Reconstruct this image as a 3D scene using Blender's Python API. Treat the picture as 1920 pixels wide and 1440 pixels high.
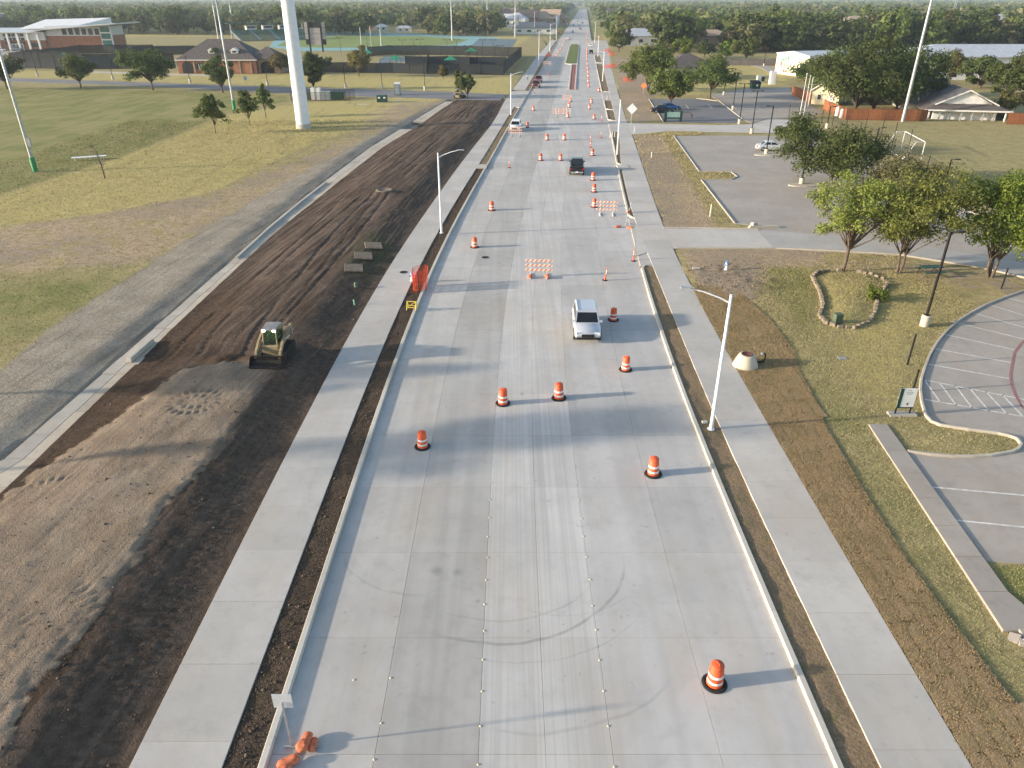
import bpy, bmesh, math, random
import numpy as np
from mathutils import Vector, Matrix

for o in list(bpy.data.objects):
    bpy.data.objects.remove(o)
scn = bpy.context.scene
COL = scn.collection
R = math.radians
random.seed(7)

# ------------------------------------------------------------------ camera
cam_data = bpy.data.cameras.new("camera")
cam = bpy.data.objects.new("camera", cam_data)
COL.objects.link(cam)
cam.location = (0, 0, 21.0)
cam.rotation_euler = (R(90 - 27.966), 0, 0)
cam_data.sensor_fit = 'HORIZONTAL'
cam_data.sensor_width = 36.0
cam_data.lens = 36.0 * 1356.0 / 1920.0
cam_data.clip_start = 0.2
cam_data.clip_end = 30000
scn.camera = cam

# ------------------------------------------------------------------ sky, sun, exposure
SUN_EL = 12.5          # low evening sun from the left, shadows fall to the right
SUN_AZ = 262.0         # compass bearing of the sun, clockwise from +Y
world = bpy.data.worlds.new("World")
scn.world = world
world.use_nodes = True
wn = world.node_tree.nodes
wl = world.node_tree.links
sky = wn.new("ShaderNodeTexSky")
sky.sky_type = 'NISHITA'
sky.sun_disc = False
sky.sun_elevation = R(SUN_EL)
sky.sun_rotation = R(SUN_AZ)
sky.air_density = 1.0
sky.dust_density = 1.5
sky.ozone_density = 1.0
wn["Background"].inputs[1].default_value = 0.15
wl.new(sky.outputs[0], wn["Background"].inputs[0])

sun_data = bpy.data.lights.new("sun", 'SUN')
sun_data.energy = 4.0
sun_data.angle = R(1.4)
sun_data.color = (1.0, 0.86, 0.69)
sun = bpy.data.objects.new("sun", sun_data)
COL.objects.link(sun)
az = R(SUN_AZ)
sd = Vector((math.sin(az) * math.cos(R(SUN_EL)), math.cos(az) * math.cos(R(SUN_EL)), math.sin(R(SUN_EL))))
sun.rotation_euler = sd.to_track_quat('Z', 'Y').to_euler()
sun.location = sd * 200

vs = scn.view_settings
vs.view_transform = 'Standard'
vs.look = 'None'
vs.exposure = 1.06
vs.gamma = 1.0
vs.use_curve_mapping = False
scn.render.engine = 'CYCLES'
scn.cycles.max_bounces = 6
scn.cycles.diffuse_bounces = 3
scn.cycles.transparent_max_bounces = 8
scn.cycles.volume_bounces = 0

# ------------------------------------------------------------------ helpers
def put(o, parent=None):
    COL.objects.link(o)
    if parent is not None:
        o.parent = parent
    return o

def tag(o, label=None, cat=None, group=None, kind=None):
    if label: o["label"] = label
    if cat: o["category"] = cat
    if group: o["group"] = group
    if kind: o["kind"] = kind
    return o

def thing(name, label, cat, loc=(0, 0, 0), rz=0.0, group=None):
    o = bpy.data.objects.new(name, None)
    o.empty_display_size = 0.3
    put(o)
    o.location = (loc[0], loc[1], loc[2] if len(loc) > 2 else 0.0)
    o.rotation_euler = (0, 0, rz)
    return tag(o, label, cat, group)

def copy_tree(o, parent=None):
    c = o.copy()
    put(c, parent)
    for ch in list(o.children):
        if ch.name != c.name:
            copy_tree(ch, c)
    return c

def dup(proto, loc, rz=0.0, label=None, scale=1.0, group=None):
    c = copy_tree(proto)
    c.location = (loc[0], loc[1], loc[2] if len(loc) > 2 else proto.location.z)
    c.rotation_euler = (0, 0, rz)
    c.scale = (scale, scale, scale) if not isinstance(scale, tuple) else scale
    if label: c["label"] = label
    if group: c["group"] = group
    return c

class MB:
    """collects boxes, tubes and sheets and links them as one mesh object"""
    def __init__(s):
        s.v = []; s.f = []; s.m = []; s.sm = []
    def add(s, vs_, fs, m=0, smooth=False):
        b = len(s.v)
        s.v += [tuple(p) for p in vs_]
        for f in fs:
            s.f.append(tuple(b + i for i in f)); s.m.append(m); s.sm.append(smooth)
        return s
    def box(s, c, d, rz=0.0, m=0, taper=1.0):
        cx, cy, cz = c; hx, hy, hz = d[0] / 2, d[1] / 2, d[2] / 2
        ca, sa = math.cos(rz), math.sin(rz)
        P = []
        for z, k in ((-hz, 1.0), (hz, taper)):
            for x, y in ((-hx, -hy), (hx, -hy), (hx, hy), (-hx, hy)):
                x *= k; y *= k
                P.append((cx + x * ca - y * sa, cy + x * sa + y * ca, cz + z))
        return s.add(P, [(0, 3, 2, 1), (4, 5, 6, 7), (0, 1, 5, 4), (1, 2, 6, 5), (2, 3, 7, 6), (3, 0, 4, 7)], m)
    def hexa(s, b4, t4, m=0):
        return s.add(list(b4) + list(t4), [(0, 3, 2, 1), (4, 5, 6, 7), (0, 1, 5, 4), (1, 2, 6, 5), (2, 3, 7, 6), (3, 0, 4, 7)], m)
    def tube(s, p0, p1, r0, r1=None, n=8, m=0, caps=True, smooth=True):
        r1 = r0 if r1 is None else r1
        p0 = Vector(p0); p1 = Vector(p1); d = (p1 - p0)
        if d.length < 1e-6: return s
        d.normalize()
        a = d.orthogonal().normalized(); b = d.cross(a)
        P = []
        for p, r in ((p0, r0), (p1, r1)):
            for i in range(n):
                t = 2 * math.pi * i / n
                P.append(p + a * (r * math.cos(t)) + b * (r * math.sin(t)))
        s.add(P, [(i, (i + 1) % n, n + (i + 1) % n, n + i) for i in range(n)], m, smooth)
        if caps:
            s.add(P[:n], [tuple(range(n - 1, -1, -1))], m)
            s.add(P[n:], [tuple(range(n))], m)
        return s
    def path(s, pts, rs, n=6, m=0):
        if not isinstance(rs, (list, tuple)): rs = [rs] * len(pts)
        for i in range(len(pts) - 1):
            s.tube(pts[i], pts[i + 1], rs[i], rs[i + 1], n, m, caps=(i in (0, len(pts) - 2)))
        return s
    def lathe(s, prof, n=16, c=(0, 0, 0), m=0, smooth=True, close=True):
        P = []
        for r, z in prof:
            for i in range(n):
                t = 2 * math.pi * i / n
                P.append((c[0] + r * math.cos(t), c[1] + r * math.sin(t), c[2] + z))
        F = []
        for k in range(len(prof) - 1):
            for i in range(n):
                F.append((k * n + i, k * n + (i + 1) % n, (k + 1) * n + (i + 1) % n, (k + 1) * n + i))
        s.add(P, F, m, smooth)
        if close:
            s.add(P[:n], [tuple(range(n - 1, -1, -1))], m)
            s.add(P[-n:], [tuple(range(n))], m)
        return s
    def prism(s, poly, z0, z1, m=0, bottom=False):
        n = len(poly)
        ar = sum(poly[i][0] * poly[(i + 1) % n][1] - poly[(i + 1) % n][0] * poly[i][1] for i in range(n))
        if ar < 0: poly = poly[::-1]
        P = [(p[0], p[1], z0) for p in poly] + [(p[0], p[1], z1) for p in poly]
        F = [(i, (i + 1) % n, n + (i + 1) % n, n + i) for i in range(n)] + [tuple(range(n, 2 * n))]
        if bottom: F.append(tuple(range(n - 1, -1, -1)))
        return s.add(P, F, m)
    def profile_x(s, prof, x0, x1, m=0):
        """closed (y,z) outline extruded along x"""
        n = len(prof)
        P = [(x0, p[0], p[1]) for p in prof] + [(x1, p[0], p[1]) for p in prof]
        return s.add(P, [(i, (i + 1) % n, n + (i + 1) % n, n + i) for i in range(n)] + [tuple(range(n - 1, -1, -1)), tuple(range(n, 2 * n))], m)
    def mesh(s, name, mats):
        me = bpy.data.meshes.new(name)
        me.from_pydata(s.v, [], s.f)
        if not isinstance(mats, (list, tuple)): mats = [mats]
        for k in mats: me.materials.append(k)
        me.polygons.foreach_set("material_index", s.m)
        me.polygons.foreach_set("use_smooth", s.sm)
        me.update()
        return me
    def build(s, name, mats, parent=None):
        return put(bpy.data.objects.new(name, s.mesh(name, mats)), parent)

def bevel(o, w=0.02, seg=2):
    b = o.modifiers.new("bevel", 'BEVEL'); b.width = w; b.segments = seg; b.limit_method = 'ANGLE'; b.angle_limit = R(35)
    return o

def np_mesh(name, V, F, mats, smooth=False):
    """V (n,3), F (m,4) or (m,3) numpy arrays"""
    V = np.asarray(V, dtype=np.float32); F = np.asarray(F, dtype=np.int32)
    me = bpy.data.meshes.new(name)
    k = F.shape[1]
    me.vertices.add(len(V)); me.vertices.foreach_set("co", V.ravel())
    me.loops.add(F.size); me.loops.foreach_set("vertex_index", F.ravel())
    me.polygons.add(len(F)); me.polygons.foreach_set("loop_start", np.arange(0, F.size, k, dtype=np.int32))
    me.polygons.foreach_set("loop_total", np.full(len(F), k, dtype=np.int32))
    if smooth: me.polygons.foreach_set("use_smooth", np.ones(len(F), dtype=bool))
    for m in (mats if isinstance(mats, (list, tuple)) else [mats]): me.materials.append(m)
    me.update(calc_edges=True)
    return me

# ------------------------------------------------------------------ node helpers and materials
class NT:
    def __init__(s, name):
        s.mat = bpy.data.materials.new(name); s.mat.use_nodes = True
        s.t = s.mat.node_tree; s.n = s.t.nodes; s.l = s.t.links
        s.bsdf = s.n["Principled BSDF"]; s.out = s.n["Material Output"]
    def new(s, typ, **kw):
        nd = s.n.new(typ)
        for k, v in kw.items(): setattr(nd, k, v)
        return nd
    def set(s, sock, v):
        if hasattr(v, 'links') or isinstance(v, bpy.types.NodeSocket): s.l.new(v, sock)
        else:
            if isinstance(v, tuple) and len(v) == 3 and sock.type == 'RGBA': v = (*v, 1)
            sock.default_value = v
    def pos(s):
        return s.new("ShaderNodeNewGeometry").outputs["Position"]
    def obj(s):
        return s.new("ShaderNodeTexCoord").outputs["Object"]
    def map(s, vec, scale=(1, 1, 1), loc=(0, 0, 0), rot=(0, 0, 0)):
        m = s.new("ShaderNodeMapping"); s.set(m.inputs[0], vec)
        m.inputs["Scale"].default_value = scale; m.inputs["Location"].default_value = loc; m.inputs["Rotation"].default_value = rot
        return m.outputs[0]
    def rmap(s, vec, ang, scale):
        return s.map(s.map(vec, (1, 1, 1), (0, 0, 0), (0, 0, ang)), scale)
    def noise(s, vec, scale=5, detail=3, rough=0.55, dist=0.0):
        n = s.new("ShaderNodeTexNoise"); s.set(n.inputs["Vector"], vec)
        n.inputs["Scale"].default_value = scale; n.inputs["Detail"].default_value = detail
        n.inputs["Roughness"].default_value = rough; n.inputs["Distortion"].default_value = dist
        return n.outputs[0]
    def ramp(s, f, a, b, va=0.0, vb=1.0):
        m = s.new("ShaderNodeMapRange"); m.interpolation_type = 'SMOOTHSTEP'
        s.set(m.inputs[0], f); m.inputs[1].default_value = a; m.inputs[2].default_value = b
        m.inputs[3].default_value = va; m.inputs[4].default_value = vb
        return m.outputs[0]
    def math(s, op, a, b=0.0, c=None):
        m = s.new("ShaderNodeMath", operation=op)
        s.set(m.inputs[0], a); s.set(m.inputs[1], b)
        if c is not None: s.set(m.inputs[2], c)
        return m.outputs[0]
    def mix(s, f, a, b, mode='MIX'):
        m = s.new("ShaderNodeMix", data_type='RGBA', blend_type=mode)
        s.set(m.inputs[0], f); s.set(m.inputs[6], a); s.set(m.inputs[7], b)
        return m.outputs[2]
    def sep(s, vec):
        m = s.new("ShaderNodeSeparateXYZ"); s.set(m.inputs[0], vec); return m.outputs
    def attr(s, name):
        m = s.new("ShaderNodeAttribute"); m.attribute_name = name; return m
    def rnd(s):
        return s.new("ShaderNodeObjectInfo").outputs["Random"]
    def bump(s, h, strength=0.3, dist=0.02):
        b = s.new("ShaderNodeBump"); s.set(b.inputs["Height"], h)
        b.inputs["Strength"].default_value = strength; b.inputs["Distance"].default_value = dist
        s.l.new(b.outputs[0], s.bsdf.inputs["Normal"])
    def col(s, c): s.set(s.bsdf.inputs["Base Color"], c); return s
    def done(s, rough=0.8, metal=0.0, spec=0.3):
        s.bsdf.inputs["Roughness"].default_value = rough
        s.bsdf.inputs["Metallic"].default_value = metal
        s.bsdf.inputs["Specular IOR Level"].default_value = spec
        return s.mat

def simple(name, c, rough=0.7, metal=0.0, var=0.18, scale=3.0, spec=0.3, bump=0.0, rnd=0.0, grime=0.0):
    t = NT(name)
    p = t.obj()
    n = t.noise(p, scale, 4, 0.6)
    lo = tuple(k * (1 - var) for k in c); hi = tuple(min(1, k * (1 + var)) for k in c)
    out = t.mix(t.ramp(n, 0.3, 0.7), lo, hi)
    if grime:
        g = t.ramp(t.noise(p, scale * 0.4, 5, 0.7), 0.5, 0.75, 0, grime)
        out = t.mix(g, out, (0.09, 0.075, 0.06))
    if rnd:
        h = t.new("ShaderNodeHueSaturation"); t.set(h.inputs["Color"], out)
        t.set(h.inputs["Value"], t.ramp(t.rnd(), 0, 1, 1 - rnd, 1 + rnd)); out = h.outputs[0]
    t.col(out)
    if bump: t.bump(t.noise(p, scale * 8, 3, 0.6), bump, 0.02)
    return t.done(rough, metal, spec)

def concrete(name, c, streak=0.0, stain=0.25, rnd=0.05, tine=0.0, skid=False):
    t = NT(name); p = t.pos()
    big = t.noise(p, 0.22, 4, 0.6)
    med = t.noise(p, 1.7, 5, 0.65)
    fine = t.noise(p, 22, 3, 0.6)
    out = t.mix(t.ramp(big, 0.3, 0.7), tuple(k * 0.9 for k in c), tuple(k * 1.07 for k in c))
    out = t.mix(t.ramp(med, 0.45, 0.8, 0, stain), out, tuple(k * 0.62 for k in c))
    out = t.mix(t.ramp(fine, 0.35, 0.7, 0, 0.16), out, tuple(k * 0.7 for k in c))
    if streak:
        st = t.noise(t.map(p, (1.5, 0.05, 1)), 1.0, 3, 0.55)
        out = t.mix(t.ramp(st, 0.42, 0.72, 0, streak), out, tuple(k * 0.68 for k in c))
        st2 = t.noise(t.map(p, (0.9, 0.03, 1), (7, 3, 0)), 1.0, 3, 0.6)
        out = t.mix(t.ramp(st2, 0.45, 0.75, 0, streak * 0.7), out, tuple(min(1, k * 1.16) for k in c))
    if tine:
        ti = t.noise(t.map(p, (9.0, 0.05, 1)), 1.0, 2, 0.5)
        out = t.mix(t.ramp(ti, 0.45, 0.62, 0, tine), out, tuple(k * 0.72 for k in c))
    dust = t.noise(t.map(p, (1, 0.35, 1), (17, 2, 0)), 0.28, 5, 0.7)
    out = t.mix(t.ramp(dust, 0.46, 0.72, 0, 0.42), out, tuple(k * f for k, f in zip(c, (0.90, 0.80, 0.68))))
    blot = t.noise(t.map(p, (1, 1, 1), (5, 61, 0)), 0.75, 6, 0.72)
    out = t.mix(t.ramp(blot, 0.52, 0.68, 0, 0.28), out, tuple(k * 0.66 for k in c))
    spot = t.noise(t.map(p, (1, 1, 1), (31, 5, 0)), 2.6, 2, 0.5)
    out = t.mix(t.ramp(spot, 0.70, 0.76, 0, 0.35), out, tuple(k * 0.45 for k in c))
    if skid:
        x, y, z = t.sep(p)
        warp = t.noise(p, 0.35, 2, 0.5)
        for cx, cy, r, w, k, ylim in ((-0.6, 24.6, 5.45, 0.10, 0.42, 24.0), (-0.6, 24.9, 4.6, 0.07, 0.22, 22.5), (0.2, 24.2, 5.9, 0.06, 0.18, 21.5),
                                      (1.0, 21.5, 6.0, 0.10, 0.20, 18.2), (-4.0, 25.0, 3.3, 0.09, 0.22, 24.5), (2.0, 24.0, 3.4, 0.05, 0.18, 22.8)):
            dx = t.math('SUBTRACT', x, cx); dy = t.math('SUBTRACT', y, cy)
            d = t.math('SQRT', t.math('ADD', t.math('MULTIPLY', dx, dx), t.math('MULTIPLY', dy, dy)))
            d = t.math('ADD', d, t.math('MULTIPLY', t.math('SUBTRACT', warp, 0.5), 0.5))
            e = t.math('ABSOLUTE', t.math('SUBTRACT', d, r))
            f = t.math('MULTIPLY', t.ramp(e, w * 0.3, w, 1, 0), t.ramp(y, ylim - 1.5, ylim, 1, 0))
            f = t.math('MULTIPLY', f, t.ramp(x, cx - 3.0, cx - 0.5, 0, 1) if cx > -3 else t.ramp(x, cx - 0.5, cx + 1.0, 1, 0))
            f = t.math('MULTIPLY', f, t.ramp(t.noise(p, 1.1, 2, 0.5), 0.3, 0.6, 0.3, 1.0))
            out = t.mix(t.math('MULTIPLY', f, k * 0.75), out, (0.07, 0.07, 0.072))
        for cx, cy, rr, k in ((-3.15, 23.1, 0.42, 0.4), (-2.25, 23.0, 0.34, 0.3), (0.6, 38.5, 0.2, 0.6)):
            dx = t.math('SUBTRACT', x, cx); dy = t.math('SUBTRACT', y, cy)
            d = t.math('SQRT', t.math('ADD', t.math('MULTIPLY', dx, dx), t.math('MULTIPLY', dy, dy)))
            d = t.math('ADD', d, t.math('MULTIPLY', t.math('SUBTRACT', t.noise(p, 5, 3, 0.6), 0.5), 0.3))
            out = t.mix(t.ramp(d, 0.0, rr, k, 0), out, (0.1, 0.1, 0.1))
    if rnd:
        h = t.new("ShaderNodeHueSaturation"); t.set(h.inputs["Color"], out)
        t.set(h.inputs["Value"], t.ramp(t.rnd(), 0, 1, 1 - rnd, 1 + rnd)); out = h.outputs[0]
    t.col(out)
    t.bump(t.noise(p, 60, 2, 0.6), 0.12, 0.006)
    return t.done(0.82, 0, 0.25)

M = {}
M['road_side'] = concrete("road_concrete_side", (0.475, 0.455, 0.425), 0.34, 0.34, 0.055, skid=True)
M['road_mid'] = concrete("road_concrete_middle", (0.525, 0.508, 0.482), 0.42, 0.2, 0.045, tine=0.38, skid=True)
M['road_dark'] = concrete("road_concrete_worn", (0.43, 0.413, 0.388), 0.42, 0.34, 0.05, skid=True)
M['road_cool'] = concrete("road_concrete_cool", (0.475, 0.46, 0.44), 0.32, 0.30, 0.05, skid=True)
M['walk'] = concrete("sidewalk_concrete", (0.48, 0.455, 0.42), 0.1, 0.32, 0.05)
M['kerb'] = concrete("kerb_concrete", (0.52, 0.49, 0.43), 0.0, 0.4, 0.06)
M['old_concrete'] = concrete("old_concrete", (0.46, 0.42, 0.36), 0.0, 0.5, 0.08)
M['beige_concrete'] = concrete("sandy_old_concrete", (0.50, 0.43, 0.34), 0.0, 0.55, 0.08)
M['lot'] = concrete("parking_lot_concrete", (0.36, 0.325, 0.285), 0.1, 0.4, 0.05)
M['old_drive'] = concrete("old_drive_concrete", (0.41, 0.395, 0.37), 0.1, 0.35, 0.0)
M['lane'] = concrete("lane_asphalt", (0.19, 0.19, 0.20), 0.1, 0.3, 0.0)
M['white'] = simple("white_paint", (0.78, 0.78, 0.77), 0.45, 0, 0.06, 2, 0.4)
M['pole_white'] = simple("white_pole_paint", (0.80, 0.81, 0.83), 0.4, 0, 0.05, 1.5, 0.4)
M['galv'] = simple("galvanised_steel", (0.40, 0.42, 0.43), 0.5, 0.5, 0.14, 3)
M['bronze'] = simple("dark_bronze_metal", (0.022, 0.019, 0.017), 0.5, 0.2, 0.2, 3)
M['black'] = simple("black_rubber", (0.02, 0.02, 0.021), 0.75, 0, 0.3, 4)
M['orange'] = simple("orange_plastic", (0.74, 0.115, 0.04), 0.5, 0, 0.2, 3, 0.35, grime=0.4, rnd=0.16)
M['reflect_white'] = simple("white_reflective_sheet", (0.80, 0.79, 0.76), 0.4, 0, 0.08, 5, grime=0.3)
M['reflect_orange'] = simple("orange_reflective_sheet", (0.76, 0.25, 0.10), 0.5, 0, 0.1, 5, grime=0.3)
M['sandbag'] = simple("orange_sandbag", (0.66, 0.19, 0.09), 0.8, 0, 0.3, 6, bump=0.9)
M['net'] = simple("orange_safety_net", (0.88, 0.10, 0.03), 0.6, 0, 0.2, 6)
M['yellow'] = simple("yellow_paint", (0.75, 0.58, 0.08), 0.5, 0, 0.12, 5)
M['glass'] = simple("dark_car_glass", (0.012, 0.014, 0.018), 0.08, 0, 0.1, 2, 0.6)
M['chrome'] = simple("bright_metal", (0.6, 0.61, 0.62), 0.25, 0.9, 0.1, 3)
M['tail'] = simple("red_tail_lamp", (0.35, 0.01, 0.01), 0.25, 0, 0.1, 3)
M['head'] = simple("clear_head_lamp", (0.75, 0.76, 0.78), 0.12, 0.3, 0.1, 3)
M['green_dark'] = simple("dark_green_metal", (0.018, 0.07, 0.05), 0.5, 0, 0.2, 3)
M['green_base'] = simple("green_pole_pad", (0.02, 0.22, 0.07), 0.6, 0, 0.2, 3)
M['steel_dark'] = simple("worn_dark_steel", (0.06, 0.052, 0.048), 0.5, 0.5, 0.4, 5, grime=0.4)
M['tan_paint'] = simple("tan_machine_paint", (0.30, 0.235, 0.135), 0.7, 0, 0.25, 3, grime=0.6)
M['blue'] = simple("blue_paint", (0.10, 0.25, 0.62), 0.4, 0, 0.1, 3)


# ------------------------------------------------------------------ setting: lines of the road (metres)
def curve(pts):
    ys = [p[1] for p in pts]; xs = [p[0] for p in pts]
    yy = np.arange(4, 2600, 2.0)
    xx = np.interp(yy, ys, xs)
    last = (xs[-1] - xs[-2]) / (ys[-1] - ys[-2])
    xx = np.where(yy > ys[-1], xs[-1] + (yy - ys[-1]) * last, xx)
    k = np.ones(13) / 13.0
    pad = np.concatenate([np.full(6, xx[0]), xx, xx[-1] + last * 2.0 * np.arange(1, 7)])
    sm = np.convolve(pad, k, mode='valid')
    return lambda y: float(np.interp(y, yy, sm))

XL = curve([(-7.62, 4), (-7.62, 14), (-7.66, 26), (-7.7, 34.5), (-7.5, 47.7), (-7.1, 59), (-6.4, 71), (-5.35, 85), (-3.75, 104), (-3.1, 111), (0.7, 158), (4.9, 205), (13.6, 313), (25.0, 445), (102, 1300)])
XR = curve([(10.05, 4), (10.05, 14), (10.02, 29), (10.4, 44), (10.85, 53), (11.5, 63), (14.3, 98), (17.1, 129), (20.3, 167), (23.2, 201), (31.1, 293), (44.5, 445), (121, 1300)])
SWL_O = curve([(-11.85, 4), (-11.85, 25), (-11.83, 34.5), (-11.38, 54), (-10.84, 64), (-10.02, 76), (-8.48, 95.6), (-7.2, 111), (-3.4, 150), (-1.65, 184.06), (2.38, 232.21), (9.91, 326.85), (20.8, 445.15), (96, 1300)])
SWR_I = curve([(11.42, 4), (11.42, 29), (11.8, 44), (12.4, 56), (13.06, 76.39), (15.9, 109.72), (18.6, 129), (22, 167), (25.5, 205), (33.5, 293), (47, 445), (123, 1300)])
SWR_O = curve([(14.22, 4), (14.25, 29), (14.5, 46), (15.0, 62), (15.98, 76.81), (21.23, 133.71), (22.23, 147.56), (27.53, 202.33), (36.05, 288.07), (54, 450), (128, 1300)])
STRIP_W = 1.1
KERB_W = 0.25
ROAD_Z = -0.13

def smooth01(x, a, b):
    t = np.clip((x - a) / (b - a), 0, 1)
    return t * t * (3 - 2 * t)

def poly_sd(X, Y, poly):
    """signed distance, positive inside"""
    d = np.full(X.shape, 1e9); ins = np.zeros(X.shape, bool)
    n = len(poly)
    for i in range(n):
        x0, y0 = poly[i]; x1, y1 = poly[(i + 1) % n]
        ex, ey = x1 - x0, y1 - y0
        L = ex * ex + ey * ey + 1e-9
        t = np.clip(((X - x0) * ex + (Y - y0) * ey) / L, 0, 1)
        d = np.minimum(d, (X - x0 - t * ex) ** 2 + (Y - y0 - t * ey) ** 2)
        c = ((y0 > Y) != (y1 > Y))
        with np.errstate(divide='ignore', invalid='ignore'):
            xi = x0 + (Y - y0) * ex / (ey if abs(ey) > 1e-9 else 1e-9)
        ins ^= c & (X < xi)
    d = np.sqrt(d)
    return np.where(ins, d, -d)

def vnoise(X, Y, s, seed=0):
    """cheap smooth value noise"""
    rs = np.random.RandomState(seed)
    T = rs.rand(64, 64)
    x = X * s; y = Y * s
    xi = np.floor(x).astype(int); yi = np.floor(y).astype(int)
    fx = x - xi; fy = y - yi
    fx = fx * fx * (3 - 2 * fx); fy = fy * fy * (3 - 2 * fy)
    g = lambda a, b: T[a % 64, b % 64]
    return (g(xi, yi) * (1 - fx) + g(xi + 1, yi) * fx) * (1 - fy) + (g(xi, yi + 1) * (1 - fx) + g(xi + 1, yi + 1) * fx) * fy

def fbm(X, Y, s, seed=0, o=4):
    r = 0; a = 0.5
    for k in range(o):
        r = r + a * vnoise(X, Y, s, seed + k); s *= 2.1; a *= 0.5
    return r

# old concrete strip on the left (edges measured on the ground)
OLD_L = [(-31.5, 24), (-26.21, 30.76), (-25.8, 49.69), (-25.49, 64.12), (-24.93, 87.51), (-22.93, 119.22), (-19.68, 146.2)]
OLD_R = [(-27.2, 24), (-24.33, 27.77), (-24.29, 49.69), (-23.94, 71.44), (-22.38, 96.22), (-20.6, 120.63), (-17.27, 144.85)]
def strip_line(pts):
    ys = [p[1] for p in pts]; xs = [p[0] for p in pts]
    return lambda y: np.interp(y, ys, xs)
oldL = strip_line(OLD_L + [(-14.78, 186.17), (-12.68, 232.21)])
oldR = strip_line(OLD_R + [(-13.11, 186.17), (-10.62, 232.21)])

# parking lots, driveways and lanes, as outlines on the ground
LOT_A = [(44.44, 57.08), (41.73, 55.59), (36.93, 52.56), (33.18, 49.49), (29.63, 45.71), (26.66, 41.6), (24.95, 38.72), (23.72, 35.65), (23.96, 34.65), (26.65, 33.81), (27.39, 33.26), (27.28, 32.57), (26.29, 31.8), (24.97, 31.45), (22.97, 31.35), (20.78, 31.85), (20.4, 27.28), (20.12, 23.55), (23.06, 23.22), (60, 20), (75, 60)]
LOT_B = [(28.16, 132), (25.84, 102.22), (30.18, 101.87), (30.15, 98.8), (28.93, 97.17), (24.9, 96.85), (23.61, 75.97), (27.89, 74.14), (25.49, 73.74), (15.55, 74.14), (12.91, 75.76), (11.49, 64.9), (13.25, 66.52), (15.65, 67.1), (25.2, 67.02), (36.09, 65.06), (38.84, 63.2), (41.46, 61.42), (43.73, 58.78), (47.99, 56.45), (55.14, 66.52), (51.88, 71.81), (51.37, 78.98), (51.77, 86.98), (53.32, 99.47), (53.89, 110.53), (53.23, 125.06), (50.35, 132), (39.69, 132.57)]
DRIVE_2 = [(21.82, 146.88), (39.46, 144.19), (45.92, 145.52), (51.84, 153.28), (56.81, 150.37), (51.36, 134.87), (28.61, 137.24), (21.89, 133.71), (19.59, 134.87)]
LOT_C = [(32.72, 185.11), (44.34, 186.17), (48.18, 180.98), (45.95, 152.55), (43.75, 146.88), (29.38, 148.26)]
LOT_D = [(48.94, 181.99), (49.42, 193.93), (63.55, 210.09), (75.68, 211.44), (70.4, 193.93), (65.61, 161.04), (57.84, 153.28), (52.07, 154.03), (46.22, 146.88), (46.07, 151.82)]
LOT_E = [(89.94, 306.28), (95.92, 300.85), (88.19, 261.27), (82.38, 245.92), (86.93, 274.04), (87.18, 293.05)]
CROSS = [(-169.37, 238.88), (-156.34, 238.88), (-111.16, 225.89), (-70.45, 214.18), (-45.83, 208.76), (-15.81, 199.86), (-1.07, 195.09), (-2.78, 183.02), (-14.7, 185.11), (-48.09, 193.93), (-68.13, 202.33), (-107, 217), (-150.17, 229.01), (-164.85, 232.21)]
HARD = [LOT_A, LOT_B, DRIVE_2, LOT_C, LOT_D, LOT_E, CROSS]

# ---- ground sheet (fine near the camera, reaching the horizon)
def axis(lo, hi, segs):
    out = [lo]
    for lim, st in segs:
        while out[-1] + st < lim: out.append(out[-1] + st)
        out.append(lim)
    return np.array(sorted(set(round(v, 3) for v in out)))
gx = axis(-9000, 9000, [(-3000, 1500), (-600, 200), (-150, 25), (-70, 3.0), (-42, 0.8), (46, 0.36), (80, 1.1), (160, 4.0), (700, 30), (3000, 250), (9000, 1500)])
gy = axis(-40, 22000, [(8, 6), (60, 0.32), (100, 0.6), (210, 1.4), (420, 5), (1000, 40), (3000, 250), (22000, 2500)])
X, Y = np.meshgrid(gx, gy)
xl = np.array([SWL_O(v) for v in gy])[:, None]; xr = np.array([SWR_O(v) for v in gy])[:, None]
ol = oldL(np.clip(gy, 20, 260))[:, None]; orr = oldR(np.clip(gy, 20, 260))[:, None]

Z = (fbm(X, Y, 0.5, 3) - 0.5) * 0.07 + (fbm(X, Y, 0.06, 9) - 0.5) * 0.12
near_left = smooth01(Y, 190, 150)
# bank on the field side of the old strip, falling to the strip
dl = ol - X
bank = smooth01(dl, 0.1, 2.2) * 0.28 * (1 - smooth01(dl, 6, 40)) * near_left * (1 + 0.25 * (fbm(X, Y, 0.35, 21) - 0.5))
Z = Z + np.where(X < ol, bank, 0)
Z = np.where((X > ol) & (X < xl + 0.4) & (Y < 186), -0.5, Z)      # the soil bed has its own sheet
Z = np.where((X > xl + 0.35) & (X < xr - 0.35), -0.55, Z)          # below road, strips and sidewalks
for pl in HARD:
    sd_ = poly_sd(X, Y, pl)
    Z = np.where(sd_ > 0, -0.06, Z)
# gentle mound inside the stone edged bed
BED = [(25.7, 59.05), (25.13, 55.83), (24.23, 52.67), (23.17, 50.51), (23.07, 49.09), (23.82, 48.3), (24.82, 48.21), (26.25, 49.19), (27.5, 50.93), (28.63, 53.12), (29.08, 54.5), (30.32, 55.83), (31.3, 57.21), (31.54, 58.51), (31.03, 59.73), (29.84, 60.43), (28.03, 60.57), (26.61, 60.15)]
Z = Z + smooth01(poly_sd(X, Y, BED), 0.0, 1.6) * 0.18
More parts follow.
